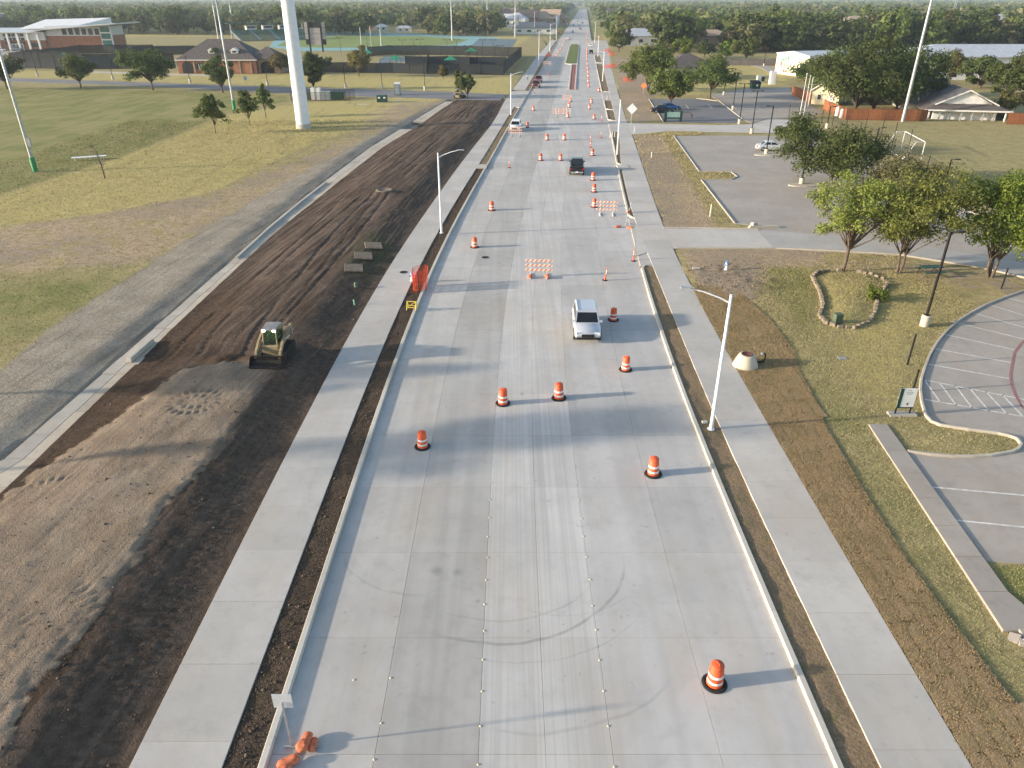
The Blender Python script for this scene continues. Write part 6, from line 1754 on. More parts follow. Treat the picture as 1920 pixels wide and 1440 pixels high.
make_vehicle("car", "grey blue car parked beside the cream metal shed", "car", 'suv', 'silver', ((93.94, 288.07)[0], (93.94, 288.07)[1] + 1), 1.2, 0.02)
make_vehicle("car", "red car parked beyond the grey shingle roof", "car", 'sedan', 'red', ((119.34, 219.89)[0], (119.34, 219.89)[1] + 2), 0.2, 0.02)
make_vehicle("car", "dark car beside the red one beyond the grey roof", "car", 'sedan', 'black', ((122.04, 219.89)[0], (122.04, 219.89)[1] + 2), 0.2, 0.02)
for i, (l, c, k) in enumerate((((-231.04, 371.09), 'grey', 'suv'), ((-230.94, 377.19), 'black', 'suv'), ((-237.02, 369.1), 'white', 'sedan'))):
    make_vehicle("car", ["grey car parked before the school entrance", "black car parked beside the grey one at the school", "white car parked at the left edge by the school"][i], "car", k, c, l, 0.1, 0.02)

# ------------------------------------------------------------------ compact track loader
def make_loader(label, loc, rz, z, operator=True, bucket_down=True):
    t = thing("track_loader", label, "loader", (*loc, z), rz)
    for s_ in (-1, 1):
        prof = [(-1.25, 0.22), (-1.10, 0.02), (0.95, 0.02), (1.22, 0.25), (1.15, 0.46), (0.6, 0.58), (-0.8, 0.74), (-1.18, 0.58)]
        mb = MB(); P = [(x, s_ * 0.55, zz) for x, zz in prof] + [(x, s_ * 0.95, zz) for x, zz in prof]; n = len(prof)
        mb.add(P, [(i, (i + 1) % n, n + (i + 1) % n, n + i) for i in range(n)] + [tuple(range(n - 1, -1, -1)), tuple(range(n, 2 * n))])
        tr = mb.build("track", M['black'], t)
        mb = MB()
        for x, zz, r in ((-0.95, 0.36, 0.26), (0.88, 0.26, 0.19), (-0.4, 0.18, 0.13), (0.0, 0.18, 0.13), (0.4, 0.18, 0.13)): mb.tube((x, s_ * 0.94, zz), (x, s_ * 0.965, zz), r, r, 12)
        mb.build("track_wheel", M['steel_dark'], tr)
    mb = MB(); mb.box((-0.25, 0, 0.62), (2.1, 1.08, 0.75)); mb.box((-1.05, 0, 1.15), (0.75, 1.12, 0.62)); o = mb.build("chassis", M['tan_paint'], t); bevel(o, 0.04)
    mb = MB(); mb.box((-1.44, 0, 1.1), (0.05, 0.8, 0.5)); mb.build("rear_grille", M['black'], t)
    # cab frame
    mb = MB()
    for s_ in (-1, 1):
        mb.path([(0.62, s_ * 0.44, 0.95), (0.50, s_ * 0.42, 1.98)], 0.045, 6); mb.path([(-0.62, s_ * 0.44, 0.95), (-0.60, s_ * 0.42, 1.98)], 0.045, 6)
        mb.path([(0.50, s_ * 0.42, 1.96), (-0.60, s_ * 0.42, 1.96)], 0.045, 6)
    mb.path([(0.5, -0.42, 1.96), (0.5, 0.42, 1.96)], 0.045, 6)
    cab = mb.build("cab_frame", M['tan_paint'], t)
    mb = MB(); mb.box((-0.05, 0, 2.03), (1.30, 0.98, 0.07), 0, 0, 0.93); o = mb.build("cab_roof", simple("dusty_grey_roof", (0.25, 0.25, 0.25), 0.6, 0.2, 0.2, 3), cab); bevel(o, 0.03)
    tg = NT("tinted_cab_glass"); tg.col((0.10, 0.16, 0.13)); gm = tg.done(0.06, 0, 0.5); tg.bsdf.inputs["Transmission Weight"].default_value = 0.85
    for s_ in (-1, 1):
        mb = MB(); mb.add([(0.56, s_ * 0.44, 1.0), (-0.58, s_ * 0.44, 1.0), (-0.56, s_ * 0.425, 1.92), (0.47, s_ * 0.425, 1.92)], [(0, 1, 2, 3)]); mb.build("cab_glass", gm, cab)
    mb = MB(); mb.add([(0.63, -0.40, 1.0), (0.63, 0.40, 1.0), (0.52, 0.38, 1.92), (0.52, -0.38, 1.92)], [(0, 1, 2, 3)]); mb.build("cab_glass", gm, cab)
    lm = NT("lit_work_lamp"); lm.bsdf.inputs["Emission Color"].default_value = (1, 0.95, 0.85, 1); lm.bsdf.inputs["Emission Strength"].default_value = 6.0; lm.col((0.8, 0.8, 0.8)); lmm = lm.done(0.3)
    for s_ in (-1, 1):
        mb = MB(); mb.box((0.60, s_ * 0.34, 1.95), (0.06, 0.20, 0.09)); mb.build("work_lamp", lmm, cab)
    # lift arms
    for s_ in (-1, 1):
        mb = MB(); y = s_ * 0.78
        pts = [(-1.30, y, 1.62), (-0.4, y, 1.52), (0.55, y, 1.15), (1.15, y, 0.75), (1.42, y, 0.40)]
        for a, b in zip(pts[:-1], pts[1:]):
            a, b = Vector(a), Vector(b); d = (b - a).normalized(); u = Vector((-d.z, 0, d.x)) * 0.11; w = Vector((0, 0.07, 0))
            mb.hexa([a - u - w, b - u - w, b - u + w, a - u + w], [a + u - w, b + u - w, b + u + w, a + u + w])
        o = mb.build("lift_arm", M['tan_paint'], t)
        mb = MB(); mb.path([(-1.28, y * 0.98, 0.95), (-1.30, y * 0.98, 1.6)], 0.07, 8); mb.path([(-0.9, y * 0.94, 1.0), (0.45, y * 0.94, 1.12)], 0.045, 8); mb.build("hydraulic_ram", M['chrome'], o)
    # bucket, open side forward
    prof = [(1.42, 0.62), (1.36, 0.30), (1.42, 0.05), (2.12, 0.02), (2.12, 0.06), (1.50, 0.10), (1.45, 0.32), (1.50, 0.60)]
    mb = MB(); n = len(prof); P = [(x, -1.05, zz) for x, zz in prof] + [(x, 1.05, zz) for x, zz in prof]
    mb.add(P, [(i, n + i, n + (i + 1) % n, (i + 1) % n) for i in range(n)])
    for s_ in (-1, 1):
        y = s_ * 1.05
        mb.add([(1.42, y, 0.62), (1.36, y, 0.30), (1.42, y, 0.03), (2.12, y, 0.02), (1.72, y, 0.50)], [(0, 1, 2, 3, 4)]); mb.add([(1.42, y + 0.02, 0.62), (1.36, y + 0.02, 0.30), (1.42, y + 0.02, 0.03), (2.12, y + 0.02, 0.02), (1.72, y + 0.02, 0.50)], [(4, 3, 2, 1, 0)])
    mb.build("bucket", M['steel_dark'], t)
    if operator:
        seat = MB(); seat.box((-0.25, 0, 1.0), (0.5, 0.5, 0.15)); seat.box((-0.48, 0, 1.3), (0.12, 0.5, 0.6)); seat.build("seat", M['black'], t)
    return t
lo_ = (-15.48, 42.85)
LZ = 0.45
ld = make_loader("tan compact track loader with a low bucket working on the soil", lo_, TO - 0.05, LZ - 0.02)
lo2 = (-12.79, 187.24)
make_loader("tan track loader parked under the pair of young trees, seen from behind", lo2, AW - 0.3, 0.0, False)

# ------------------------------------------------------------------ people
def person(label, loc, z, rz, bones, mats, cat="person"):
    """one continuous skinned body; bones = list of (name, xyz, radius, parent)"""
    me = bpy.data.meshes.new("person")
    names = [b[0] for b in bones]
    me.from_pydata([b[1] for b in bones], [(i, names.index(b[3])) for i, b in enumerate(bones) if b[3]], [])
    o = bpy.data.objects.new("person", me); put(o); o.location = (*loc, z); o.rotation_euler.z = rz
    sk = o.modifiers.new("skin", 'SKIN'); sk.use_smooth_shade = True
    for i, b in enumerate(bones):
        v_ = me.skin_vertices[0].data[i]; v_.radius = (b[2], b[2]); v_.use_root = (i == 0)
    ss_ = o.modifiers.new("sub", 'SUBSURF'); ss_.levels = 1; ss_.render_levels = 1
    me.materials.append(mats); tag(o, label, cat)
    return o
def cloth_by_height(name, zones):
    """zones: (z_top, colour) from the feet up"""
    t = NT(name); x, y, z = t.sep(t.obj()); out = zones[-1][1]
    for zt, c in zones[-2::-1]:
        f = t.math('LESS_THAN', z, zt); out = t.mix(f, out if not isinstance(out, tuple) else (*out, 1), c)
    t.col(out); return t.done(0.85)
stand = [("pelvis", (0, 0, 0.95), 0.15, None), ("waist", (0, 0, 1.12), 0.135, "pelvis"), ("chest", (0, 0.01, 1.36), 0.155, "waist"), ("neck", (0, 0, 1.53), 0.06, "chest"), ("head0", (0, -0.01, 1.62), 0.09, "neck"), ("head1", (0, -0.01, 1.74), 0.085, "head0")]
for s_, n_ in ((-1, "l"), (1, "r")):
    stand += [("hip" + n_, (s_ * 0.10, 0, 0.88), 0.10, "pelvis"), ("knee" + n_, (s_ * 0.12, -0.03, 0.48), 0.07, "hip" + n_), ("ankle" + n_, (s_ * 0.13, 0.02, 0.08), 0.05, "knee" + n_), ("toe" + n_, (s_ * 0.14, -0.16, 0.04), 0.04, "ankle" + n_),
              ("sh" + n_, (s_ * 0.20, 0, 1.44), 0.07, "chest"), ("el" + n_, (s_ * 0.27, -0.02, 1.14), 0.048, "sh" + n_), ("wr" + n_, (s_ * 0.26, -0.16, 0.92), 0.036, "el" + n_), ("hand" + n_, (s_ * 0.25, -0.22, 0.84), 0.035, "wr" + n_)]
M['worker_cloth'] = cloth_by_height("worker_clothes", [(0.06, (0.03, 0.025, 0.02)), (0.93, (0.05, 0.06, 0.09)), (1.50, (0.62, 0.72, 0.66)), (1.66, (0.42, 0.26, 0.18)), (9, (0.75, 0.75, 0.72))])
person("standing worker in a pale vest and hard hat on the left sidewalk", (4.57, 230.6), 0.03, 0.4, stand, M['worker_cloth'])
sit = [("pelvis", (0, 0, 0.0), 0.15, None), ("waist", (0, 0.0, 0.18), 0.14, "pelvis"), ("chest", (0, 0.0, 0.42), 0.16, "waist"), ("neck", (0, -0.02, 0.57), 0.06, "chest"), ("head0", (0, -0.03, 0.66), 0.09, "neck"), ("head1", (0, -0.03, 0.77), 0.085, "head0")]
for s_, n_ in ((-1, "l"), (1, "r")):
    sit += [("hip" + n_, (s_ * 0.11, -0.08, -0.02), 0.10, "pelvis"), ("knee" + n_, (s_ * 0.14, -0.48, 0.02), 0.075, "hip" + n_), ("ankle" + n_, (s_ * 0.14, -0.52, -0.30), 0.05, "knee" + n_),
            ("sh" + n_, (s_ * 0.20, 0, 0.50), 0.07, "chest"), ("el" + n_, (s_ * 0.27, -0.14, 0.26), 0.05, "sh" + n_), ("wr" + n_, (s_ * 0.22, -0.38, 0.20), 0.038, "el" + n_)]
M['operator_cloth'] = cloth_by_height("operator_clothes", [(0.06, (0.04, 0.05, 0.08)), (0.54, (0.12, 0.42, 0.08)), (0.70, (0.30, 0.19, 0.13)), (9, (0.25, 0.35, 0.25))])
person("loader operator in a green vest seated in the cab", (lo_[0] + 0.0, lo_[1] + 0.22), LZ + 1.10, 0.0, sit, M['operator_cloth'])


# ------------------------------------------------------------------ buildings and enclosures
M['brick'] = simple("red_brick_wall", (0.30, 0.135, 0.080), 0.9, 0, 0.2, 1.5)
M['brick_tan'] = simple("tan_brick_wall", (0.34, 0.24, 0.17), 0.9, 0, 0.15, 1.5)
M['shingle'] = simple("grey_brown_shingle", (0.105, 0.090, 0.085), 0.9, 0, 0.22, 1.2, bump=0.4)
M['shingle_grey'] = simple("grey_shingle", (0.115, 0.115, 0.125), 0.9, 0, 0.2, 1.2, bump=0.4)
M['trim'] = simple("white_trim", (0.70, 0.68, 0.64), 0.6, 0, 0.06, 2)
M['cream'] = simple("cream_wall", (0.72, 0.66, 0.46), 0.8, 0, 0.08, 0.8)
M['metal_wall'] = simple("cream_metal_wall", (0.74, 0.69, 0.55), 0.55, 0, 0.05, 0.5)
M['metal_roof'] = simple("pale_metal_roof", (0.52, 0.53, 0.55), 0.45, 0.3, 0.08, 0.6)
M['white_wall'] = simple("white_wall", (0.70, 0.69, 0.66), 0.7, 0, 0.06, 1)
M['dark_open'] = simple("dark_opening", (0.02, 0.02, 0.022), 0.6, 0, 0.1, 2)
M['window_glass'] = simple("window_glass", (0.04, 0.055, 0.065), 0.1, 0, 0.2, 1, 0.6)
M['wood_fence'] = simple("red_brown_fence", (0.21, 0.082, 0.036), 0.85, 0, 0.25, 2, rnd=0.2)
M['grey_fence'] = simple("grey_fence", (0.16, 0.14, 0.13), 0.9, 0, 0.2, 2, rnd=0.1)
M['windscreen'] = simple("black_mesh_windscreen", (0.020, 0.024, 0.026), 0.85, 0, 0.3, 0.5)
t_ = NT("black_mesh_fabric"); t_.col((0.022, 0.026, 0.028)); t_.done(0.85)
tb_ = t_.new("ShaderNodeBsdfTransparent"); mx_ = t_.new("ShaderNodeMixShader"); mx_.inputs[0].default_value = 0.30
t_.l.new(t_.bsdf.outputs[0], mx_.inputs[1]); t_.l.new(tb_.outputs[0], mx_.inputs[2]); t_.l.new(mx_.outputs[0], t_.out.inputs[0])
M['windscreen'] = t_.mat
M['court'] = simple("blue_green_court", (0.12, 0.17, 0.19), 0.85, 0, 0.15, 0.3)
M['track'] = simple("teal_running_track", (0.20, 0.37, 0.38), 0.85, 0, 0.1, 0.2)
M['turf'] = simple("green_turf", (0.17, 0.225, 0.055), 0.95, 0, 0.12, 0.1)
M['bleacher'] = simple("green_bleacher", (0.07, 0.20, 0.19), 0.6, 0, 0.25, 1.5)
M['board_grey0'] = simple("grey_press_box", (0.42, 0.43, 0.42), 0.7, 0, 0.1, 0.7)
M['canopy'] = simple("green_canopy", (0.02, 0.24, 0.13), 0.7, 0, 0.1, 1)

def gable_or_hip(mb, x0, x1, y0, y1, ze, zr, hip=True, ov=0.5):
    x0 -= ov; x1 += ov; y0 -= ov; y1 += ov
    ym = (y0 + y1) / 2; h = (y1 - y0) / 2 if hip else 0
    a, b = (x0 + h, ym, zr), (x1 - h, ym, zr)
    if x0 + h >= x1 - h: a = b = ((x0 + x1) / 2, ym, zr)
    c = [(x0, y0, ze), (x1, y0, ze), (x1, y1, ze), (x0, y1, ze)]
    lo = [(p[0], p[1], ze - 0.22) for p in c]
    mb.add(c + [a, b] + lo, [(0, 1, 5, 4), (1, 2, 5), (2, 3, 4, 5), (3, 0, 4), (6, 7, 1, 0), (7, 8, 2, 1), (8, 9, 3, 2), (9, 6, 0, 3), (9, 8, 7, 6)])

def win(parent, x, z, w, h, y, mat=None, frame=True, name="window"):
    mb = MB(); mb.box((x, y - 0.03, z), (w, 0.06, h)); o = mb.build(name, mat or M['window_glass'], parent)
    if frame:
        mb = MB()
        for (dx, dz, a, b) in ((0, h / 2, w + 0.2, 0.14), (0, -h / 2, w + 0.2, 0.14), (-w / 2, 0, 0.14, h), (w / 2, 0, 0.14, h)): mb.box((x + dx, y - 0.06, z + dz), (a, 0.10, b))
        mb.build("frame", M['trim'], o)
    return o
def arch(parent, x, z0, w, h, y, mat, name):
    pts = [(-w / 2, 0), (w / 2, 0), (w / 2, h * 0.62)] + [(w / 2 * math.cos(a), h * 0.62 + h * 0.38 * math.sin(a)) for a in np.linspace(0.2, math.pi - 0.2, 9)] + [(-w / 2, h * 0.62)]
    mb = MB(); n = len(pts)
    P = [(x + p[0], y - 0.05, z0 + p[1]) for p in pts] + [(x + p[0], y + 0.05, z0 + p[1]) for p in pts]
    mb.add(P, [tuple(range(n - 1, -1, -1))[::-1]] + [(i, n + i, n + (i + 1) % n, (i + 1) % n) for i in range(n)]); return mb.build(name, mat, parent)

# brick community building on the left
bx0, by0 = (-107.51, 253.37); bx1 = (-82.18, 253.37)[0]; bx2 = (-74.6, 253.37)[0]
t = thing("brick_building", "brick park building with dark hipped roof and arched openings", "building", (bx0, by0, 0))
Wm = bx1 - bx0; Wr = bx2 - bx1; ze = 4.1
mb = MB(); mb.box((Wm / 2, 8, ze / 2), (Wm, 16, ze)); mb.build("wall", M['brick'], t)
mb = MB(); gable_or_hip(mb, 0, Wm, 0, 16, ze, 9.8); rf = mb.build("roof", M['shingle'], t)
mb = MB(); mb.box((Wm + Wr / 2, 6.5, ze / 2), (Wr - 0.05, 10, ze * 0.99)); mb.build("wing_wall", M['brick_tan'], t)
mb = MB(); gable_or_hip(mb, Wm - 3, Wm + Wr, 1.5, 11.5, ze + 0.05, 7.6); mb.build("wing_roof", M['shingle'], t)
mb = MB(); mb.box((Wm / 2, -0.52, ze - 0.08), (Wm + 1, 0.10, 0.26)); mb.build("gutter", M['trim'], t)
def bxx(px): return (px - 336) / (483 - 336) * Wm
arch(t, bxx(354), 0.1, 3.4, 3.4, 0, M['dark_open'], "entrance_arch")
w_ = arch(t, bxx(378), 1.3, 2.6, 1.9, 0, M['window_glass'], "arched_window")
for k in (-0.4, 0.4): mb = MB(); mb.box((bxx(378) + k, -0.09, 2.1), (0.12, 0.06, 1.5)); mb.build("mullion", M['trim'], w_)
M['brick_light'] = simple("orange_brick_panel", (0.36, 0.17, 0.10), 0.9, 0, 0.12, 1.5)
for px in (404, 420, 441, 463): arch(t, bxx(px), 0.1, 2.9, 3.3, 0, M['brick_light'], "blind_arch")
for px in (367, 390, 431, 452, 473): mb = MB(); mb.box((bxx(px), -0.12, ze / 2), (0.5, 0.24, ze)); mb.build("pilaster", M['brick_tan'], t)
arch(t, Wm + Wr * 0.40, 0.1, 4.2, 3.5, 1.5, M['dark_open'], "entrance_arch")
for px in (400, 442):
    x = bxx(px); mb = MB(); mb.box((x, 3.0, ze + 2.2), (2.2, 2.4, 0.9)); d = mb.build("dormer", M['trim'], rf)
    mb = MB(); mb.add([(x - 1.4, 1.6, ze + 2.6), (x + 1.4, 1.6, ze + 2.6), (x, 1.6, ze + 3.4), (x - 1.4, 5, ze + 2.6), (x + 1.4, 5, ze + 2.6), (x, 5, ze + 3.4)], [(0, 1, 2), (0, 2, 5, 3), (1, 4, 5, 2), (3, 5, 4), (0, 3, 4, 1)]); mb.build("dormer_roof", M['trim'], rf)
    mb = MB(); mb.box((x, 1.78, ze + 2.2), (1.2, 0.04, 0.5)); mb.build("louvre", M['dark_open'], rf)

# school at the upper left
sx, sy = (-255.29, 373.11); ex = (-217.61, 385.64)[0]; e2 = (-187.11, 385.64)[0]
t = thing("school_building", "long brick and pale metal school with sloping white roofs", "building", (sx, sy, 0))
W1 = ex - sx; W2 = e2 - ex
mb = MB(); mb.box((W1 / 2, 12, 2.2), (W1, 24, 4.4)); mb.build("brick_wall", M['brick'], t)
mb = MB(); mb.box((W1 / 2, 12, 6.0), (W1 - 0.1, 23.9, 3.2)); mb.build("metal_wall", M['white_wall'], t)
mb = MB(); mb.hexa([(-2, -2, 7.6), (W1 + 1, -2, 7.6), (W1 + 1, 26, 8.4), (-2, 26, 8.4)], [(-2, -2, 7.9), (W1 + 1, -2, 7.9), (W1 + 1, 26, 8.9), (-2, 26, 8.9)]); mb.build("roof", M['metal_roof'], t)
mb = MB(); mb.hexa([(W1 * 0.5, 14, 8.7), (W1 + 6, 14, 9.0), (W1 + 16, 34, 10.5), (W1 * 0.55, 34, 10.0)], [(W1 * 0.5, 14, 9.0), (W1 + 6, 14, 9.6), (W1 + 16, 34, 13.2), (W1 * 0.55, 34, 12.4)]); mb.build("upper_roof", simple("white_metal_roof", (0.72, 0.72, 0.71), 0.5, 0.1, 0.05, 0.3), t)
for k in range(8):
    x = W1 * (0.06 + 0.125 * k); mb = MB(); mb.box((x, -1.2, 3.8), (0.8, 0.8, 7.6)); mb.build("column", M['white_wall'], t)
ent = W1 * (110 / 178)
for r_ in range(3):
    for k in range(5): win(t, ent - 4 + k * 2.0, 6.6 - r_ * 1.7, 1.5, 1.2, -0.02, M['window_glass'], False)
mb = MB(); mb.box((ent, -0.1, 1.5), (7, 0.2, 3)); mb.build("entrance_door", M['trim'], t)
for k in range(4): mb = MB(); mb.box((ent - 2.4 + k * 1.6, -0.22, 1.4), (1.1, 0.06, 2.4)); mb.build("door_glass", M['window_glass'], t)
for k in (0.12, 0.2, 0.3, 0.82, 0.88): win(t, W1 * k, 2.4, 2.4, 1.8, 0, M['window_glass'], False)
mb = MB(); mb.box((W1 + W2 * 0.45, 11, 3.1), (W2 * 0.9, 20, 6.2)); mb.build("wing_wall", M['brick'], t)
mb = MB(); mb.box((W1 + W2 * 0.45, 11, 8.2), (W2 * 0.88, 19.8, 4.0)); mb.build("wing_upper", M['metal_roof'], t)
mb = MB(); mb.hexa([(W1 - 6, -3, 8.3), (W1 + W2 + 5, -3, 11.2), (W1 + W2 + 5, 22, 11.2), (W1 - 6, 22, 8.3)], [(W1 - 6, -3, 8.6), (W1 + W2 + 5, -3, 11.7), (W1 + W2 + 5, 22, 11.7), (W1 - 6, 22, 8.6)]); mb.build("wing_roof", M['metal_roof'], t)
for r_ in range(3): mb = MB(); mb.box((W1 + W2 * 0.93, 0.6, 3.2 + r_ * 2.9), (4.2, 0.3, 2.3)); mb.build("stair_glass", simple("teal_glass", (0.02, 0.13, 0.13), 0.15, 0, 0.1, 1, 0.6), t)
mb = MB(); mb.box((W1 + W2 * 0.93, 1.2, 5.6), (5.0, 1.0, 11.0)); mb.build("stair_tower", M['white_wall'], t)
for k in range(6): win(t, W1 + W2 * (0.3 + 0.1 * k), 8.0, 2.0, 2.6, 1.0, M['window_glass'], False)
lotw = sheet("parking_lot", [(-237.77, 339.85), (-257.58, 369.1), (-217.2, 383.49), (-208.98, 373.11), (-212.37, 343.26)], 0.03, M['lot'])

# black mesh windscreens on posts round courts and batting cages
def mesh_fence(pts, h, label, mat=None, seg=6.0, name="mesh_fence", posts=True, cat="fence", gap=0.05):
    ox, oy = pts[0]
    t = thing(name, label, cat, (ox, oy, 0))
    for a, b in zip(pts[:-1], pts[1:]):
        L = math.dist(a, b); n = max(1, int(round(L / seg)))
        for k in range(n):
            p = (a[0] + (b[0] - a[0]) * k / n - ox, a[1] + (b[1] - a[1]) * k / n - oy); q = (a[0] + (b[0] - a[0]) * (k + 1) / n - ox, a[1] + (b[1] - a[1]) * (k + 1) / n - oy)
            d = Vector((q[0] - p[0], q[1] - p[1], 0)).normalized(); nn = Vector((-d.y, d.x, 0)) * 0.02
            sag = 0.12 * (k % 2)
            mb = MB(); mb.hexa([(p[0] - nn.x, p[1] - nn.y, gap), (q[0] - nn.x, q[1] - nn.y, gap), (q[0] + nn.x, q[1] + nn.y, gap), (p[0] + nn.x, p[1] + nn.y, gap)], [(p[0] - nn.x, p[1] - nn.y, h - sag), (q[0] - nn.x, q[1] - nn.y, h - 0.12 + sag), (q[0] + nn.x, q[1] + nn.y, h - 0.12 + sag), (p[0] + nn.x, p[1] + nn.y, h - sag)])
            mb.build("screen_panel", mat or M['windscreen'], t)
            if posts: mb = MB(); mb.tube((p[0], p[1] - 0.08, 0), (p[0], p[1] - 0.08, h + 0.25), 0.06, 0.06, 6); mb.build("post", M['bronze'], t)
    return t
mesh_fence([(-174.55, 275.16), (-146.32, 269.65), (-130.86, 271.83), (-117.03, 274.04)], 4.83, "long black windscreen before the cages on the left")
mesh_fence([(-188.6, 298.21), (-191.06, 314.78), (-188.42, 333.23), (-190.68, 350.28), (-172.38, 353.89), (-159.3, 353.89)], 3.6, "curving black windscreen below the school")
mesh_fence([(-62.94, 257.26), (-47.2, 257.26)], 3.2, "short black windscreen left of the conifer")
mesh_fence([(-49.98, 255.3), (-38.7, 255.3), (-27.37, 251.47), (-17.11, 251.47), (-2.87, 247.75)], 3.14, "near black windscreen of the tennis courts")
mesh_fence([(-2.87, 247.75), (4, 330.01)], 4.0, "slanting black windscreen at the road end of the tennis courts")
mesh_fence([(-60.56, 333.23), (-53.09, 343.26), (-36.93, 343.26), (-18.29, 339.85), (4, 330.01)], 3.8, "far black windscreen of the tennis courts")
mesh_fence([(-162.32, 339.85), (-152.36, 343.26), (-137.07, 346.74)], 3.6, "black windscreen left of the brick building roof")
sheet("tennis_court", [(-47.55, 259.25), (-3.45, 253.37), (2.62, 323.75), (-53.83, 333.23)], 0.02, M['court'])
sheet("batting_cage_floor", [(-176.9, 280.88), (-118.88, 278.57), (-148.04, 333.23), (-187.13, 326.85)], 0.02, M['court'])
M['court_line'] = simple("pale_court_walk", (0.40, 0.40, 0.38), 0.8)
for i, (a, b) in enumerate((((-52.39, 298.21), (0, 290.54)), ((-35.09, 258.25), (-3.47, 255.3)))): stripe(a, b, 1.6, 0.05, "court_walk", M['court_line'])
mesh_fence([(-38.98, 288.07), (-23.39, 288.07), (-1.92, 283.24)], 3.0, "low black net across the middle of the courts", seg=9)
mesh_fence([(-28.18, 259.25), (-34.77, 333.23)], 3.0, "black divider net between the first two courts", seg=9)
mesh_fence([(-13.88, 255.3), (-17.78, 330.01)], 3.0, "black divider net between the last two courts", seg=9)
def tent(loc, w, label):
    t = thing("shade_canopy", label, "canopy", (*loc, 0), 0, "green shade canopies")
    mb = MB(); mb.add([(-w, -w * .7, 2.4), (w, -w * .7, 2.4), (w, w * .7, 2.4), (-w, w * .7, 2.4), (0, 0, 3.7)], [(0, 1, 4), (1, 2, 4), (2, 3, 4), (3, 0, 4), (3, 2, 1, 0)]); mb.build("fabric", M['canopy'], t)
    for sx_ in (-1, 1):
        for sy_ in (-1, 1): mb = MB(); mb.tube((sx_ * w * .9, sy_ * w * .6, 0), (sx_ * w * .9, sy_ * w * .6, 2.4), 0.06, 0.06, 6); mb.build("post", M['bronze'], t)
for loc, w, lab in (((-166.84, 295.61), 2.6, "green canopy among the black nets left of the rounded tree"), ((-146.26, 295.61), 3.2, "green canopy among the black nets right of the rounded tree"), ((-41.8, 283.24), 2.2, "green canopy on the first tennis court"), ((-21.7, 278.57), 2.2, "green canopy on the middle tennis court"), ((-16.73, 326.85), 2.4, "green canopy at the back of the tennis courts"), ((-57.32, 314.78), 2.0, "green canopy beside the brown conifer")):
    tent(loc, w, lab)
# court lamps
cl = None
for i, (px_, py_) in enumerate(((743, 120), (773, 118), (780, 100), (790, 99), (806, 98), (812, 97), (845, 122), (866, 100), (880, 99), (700, 108), (860, 120), (905, 100), (925, 102))):
    pass
CLP = [(-40.12, 274.04), (-43.31, 314.78), (-38.64, 314.78), (-36.96, 320.71), (-28.79, 274.04), (-25.69, 314.78), (-21.87, 314.78), (-15.23, 274.04), (-11.68, 314.78), (-7.43, 314.78), (-4.09, 274.04), (-64.2, 353.89), (-72.46, 336.51)]
proto = None
for i, loc in enumerate(CLP):
    if proto is None:
        proto = thing("court_lamp", "dark double headed court lamp among the tennis courts", "lamp post", (*loc, 0), 0, "court lamps")
        mb = MB(); mb.tube((0, 0, 0), (0, 0, 7.2), 0.09, 0.07, 6); mb.build("pole", M['bronze'], proto)
        for s_ in (-1, 1): mb = MB(); mb.box((s_ * 1.0, 0, 7.15), (1.1, 0.5, 0.16)); mb.build("lamp_head", M['bronze'], proto)
    else: dup(proto, (*loc, 0), 0)

# stadium: field, track, bleachers, scoreboard
sheet("running_track", [(-122.94, 403.67), (-99.07, 369.1), (-65.77, 377.19), (-25.84, 385.64), (-4.57, 456.85), (-10.19, 510.34), (-60.39, 568.28), (-132.53, 587.28), (-153.85, 525.68)], 0.03, M['track'])
sheet("sports_field", [(-120.95, 410.86), (-92.47, 394.45), (-54.04, 403.67), (-31.14, 423.42), (-25.7, 482.15), (-59.44, 525.68), (-115.28, 541.95), (-134.95, 482.15)], 0.06, M['turf'])
sheet("training_court", [(-21.62, 403.67), (0, 403.67), (3.21, 482.15), (-19.81, 495.85)], 0.05, M['court'])
b0, b1 = (-154.85, 456.85), (-140.96, 510.34)
t = thing("bleachers", "wide green stadium bleachers with press boxes on top", "bleachers", (*b0, 0), math.atan2(b1[1] - b0[1], b1[0] - b0[0]) * 0.5)
Lb = math.dist(b0, b1) * 0.95
Lb = 46.0
for k in range(12):
    mb = MB(); mb.box((Lb / 2, k * 1.3, 0.6 + k * 0.42), (Lb, 1.25, 0.10)); mb.box((Lb / 2, k * 1.3 + 0.5, 0.45 + k * 0.42), (Lb, 0.06, 0.36)); mb.build("seat_row", M['bleacher'], t)
for k in range(5):
    x = Lb * k / 4
    mb = MB(); mb.hexa([(x - 0.5, 0, 0.6), (x + 0.5, 0, 0.6), (x + 0.5, 15, 5.4), (x - 0.5, 15, 5.4)], [(x - 0.5, 0, 0.78), (x + 0.5, 0, 0.78), (x + 0.5, 15, 5.58), (x - 0.5, 15, 5.58)]); mb.build("stair", M['galv'], t)
    mb = MB(); mb.tube((x, 14.5, 0), (x, 14.5, 5.1), 0.2, 0.2, 6); mb.tube((x, 7, 0), (x, 7, 2.6), 0.2, 0.2, 6); mb.build("support", M['galv'], t)
mb = MB(); mb.box((Lb / 2, 17.5, 8.9), (Lb * 1.05, 5, 0.3)); mb.build("roof_beam", M['green_dark'], t)
for k in (0.28, 0.5, 0.72): mb = MB(); mb.box((Lb * k, 17, 6.6), (6, 3, 2.4)); pb = mb.build("press_box", M['board_grey0'], t); win(pb, Lb * k, 6.8, 4.8, 1.1, 15.5, M['window_glass'], False)
for k in (0.02, 0.98): mb = MB(); mb.tube((Lb * k, 17, 0), (Lb * k, 17, 8.8), 0.2, 0.2, 6); mb.build("support", M['galv'], t)
loc = (-89.47, 365.18)
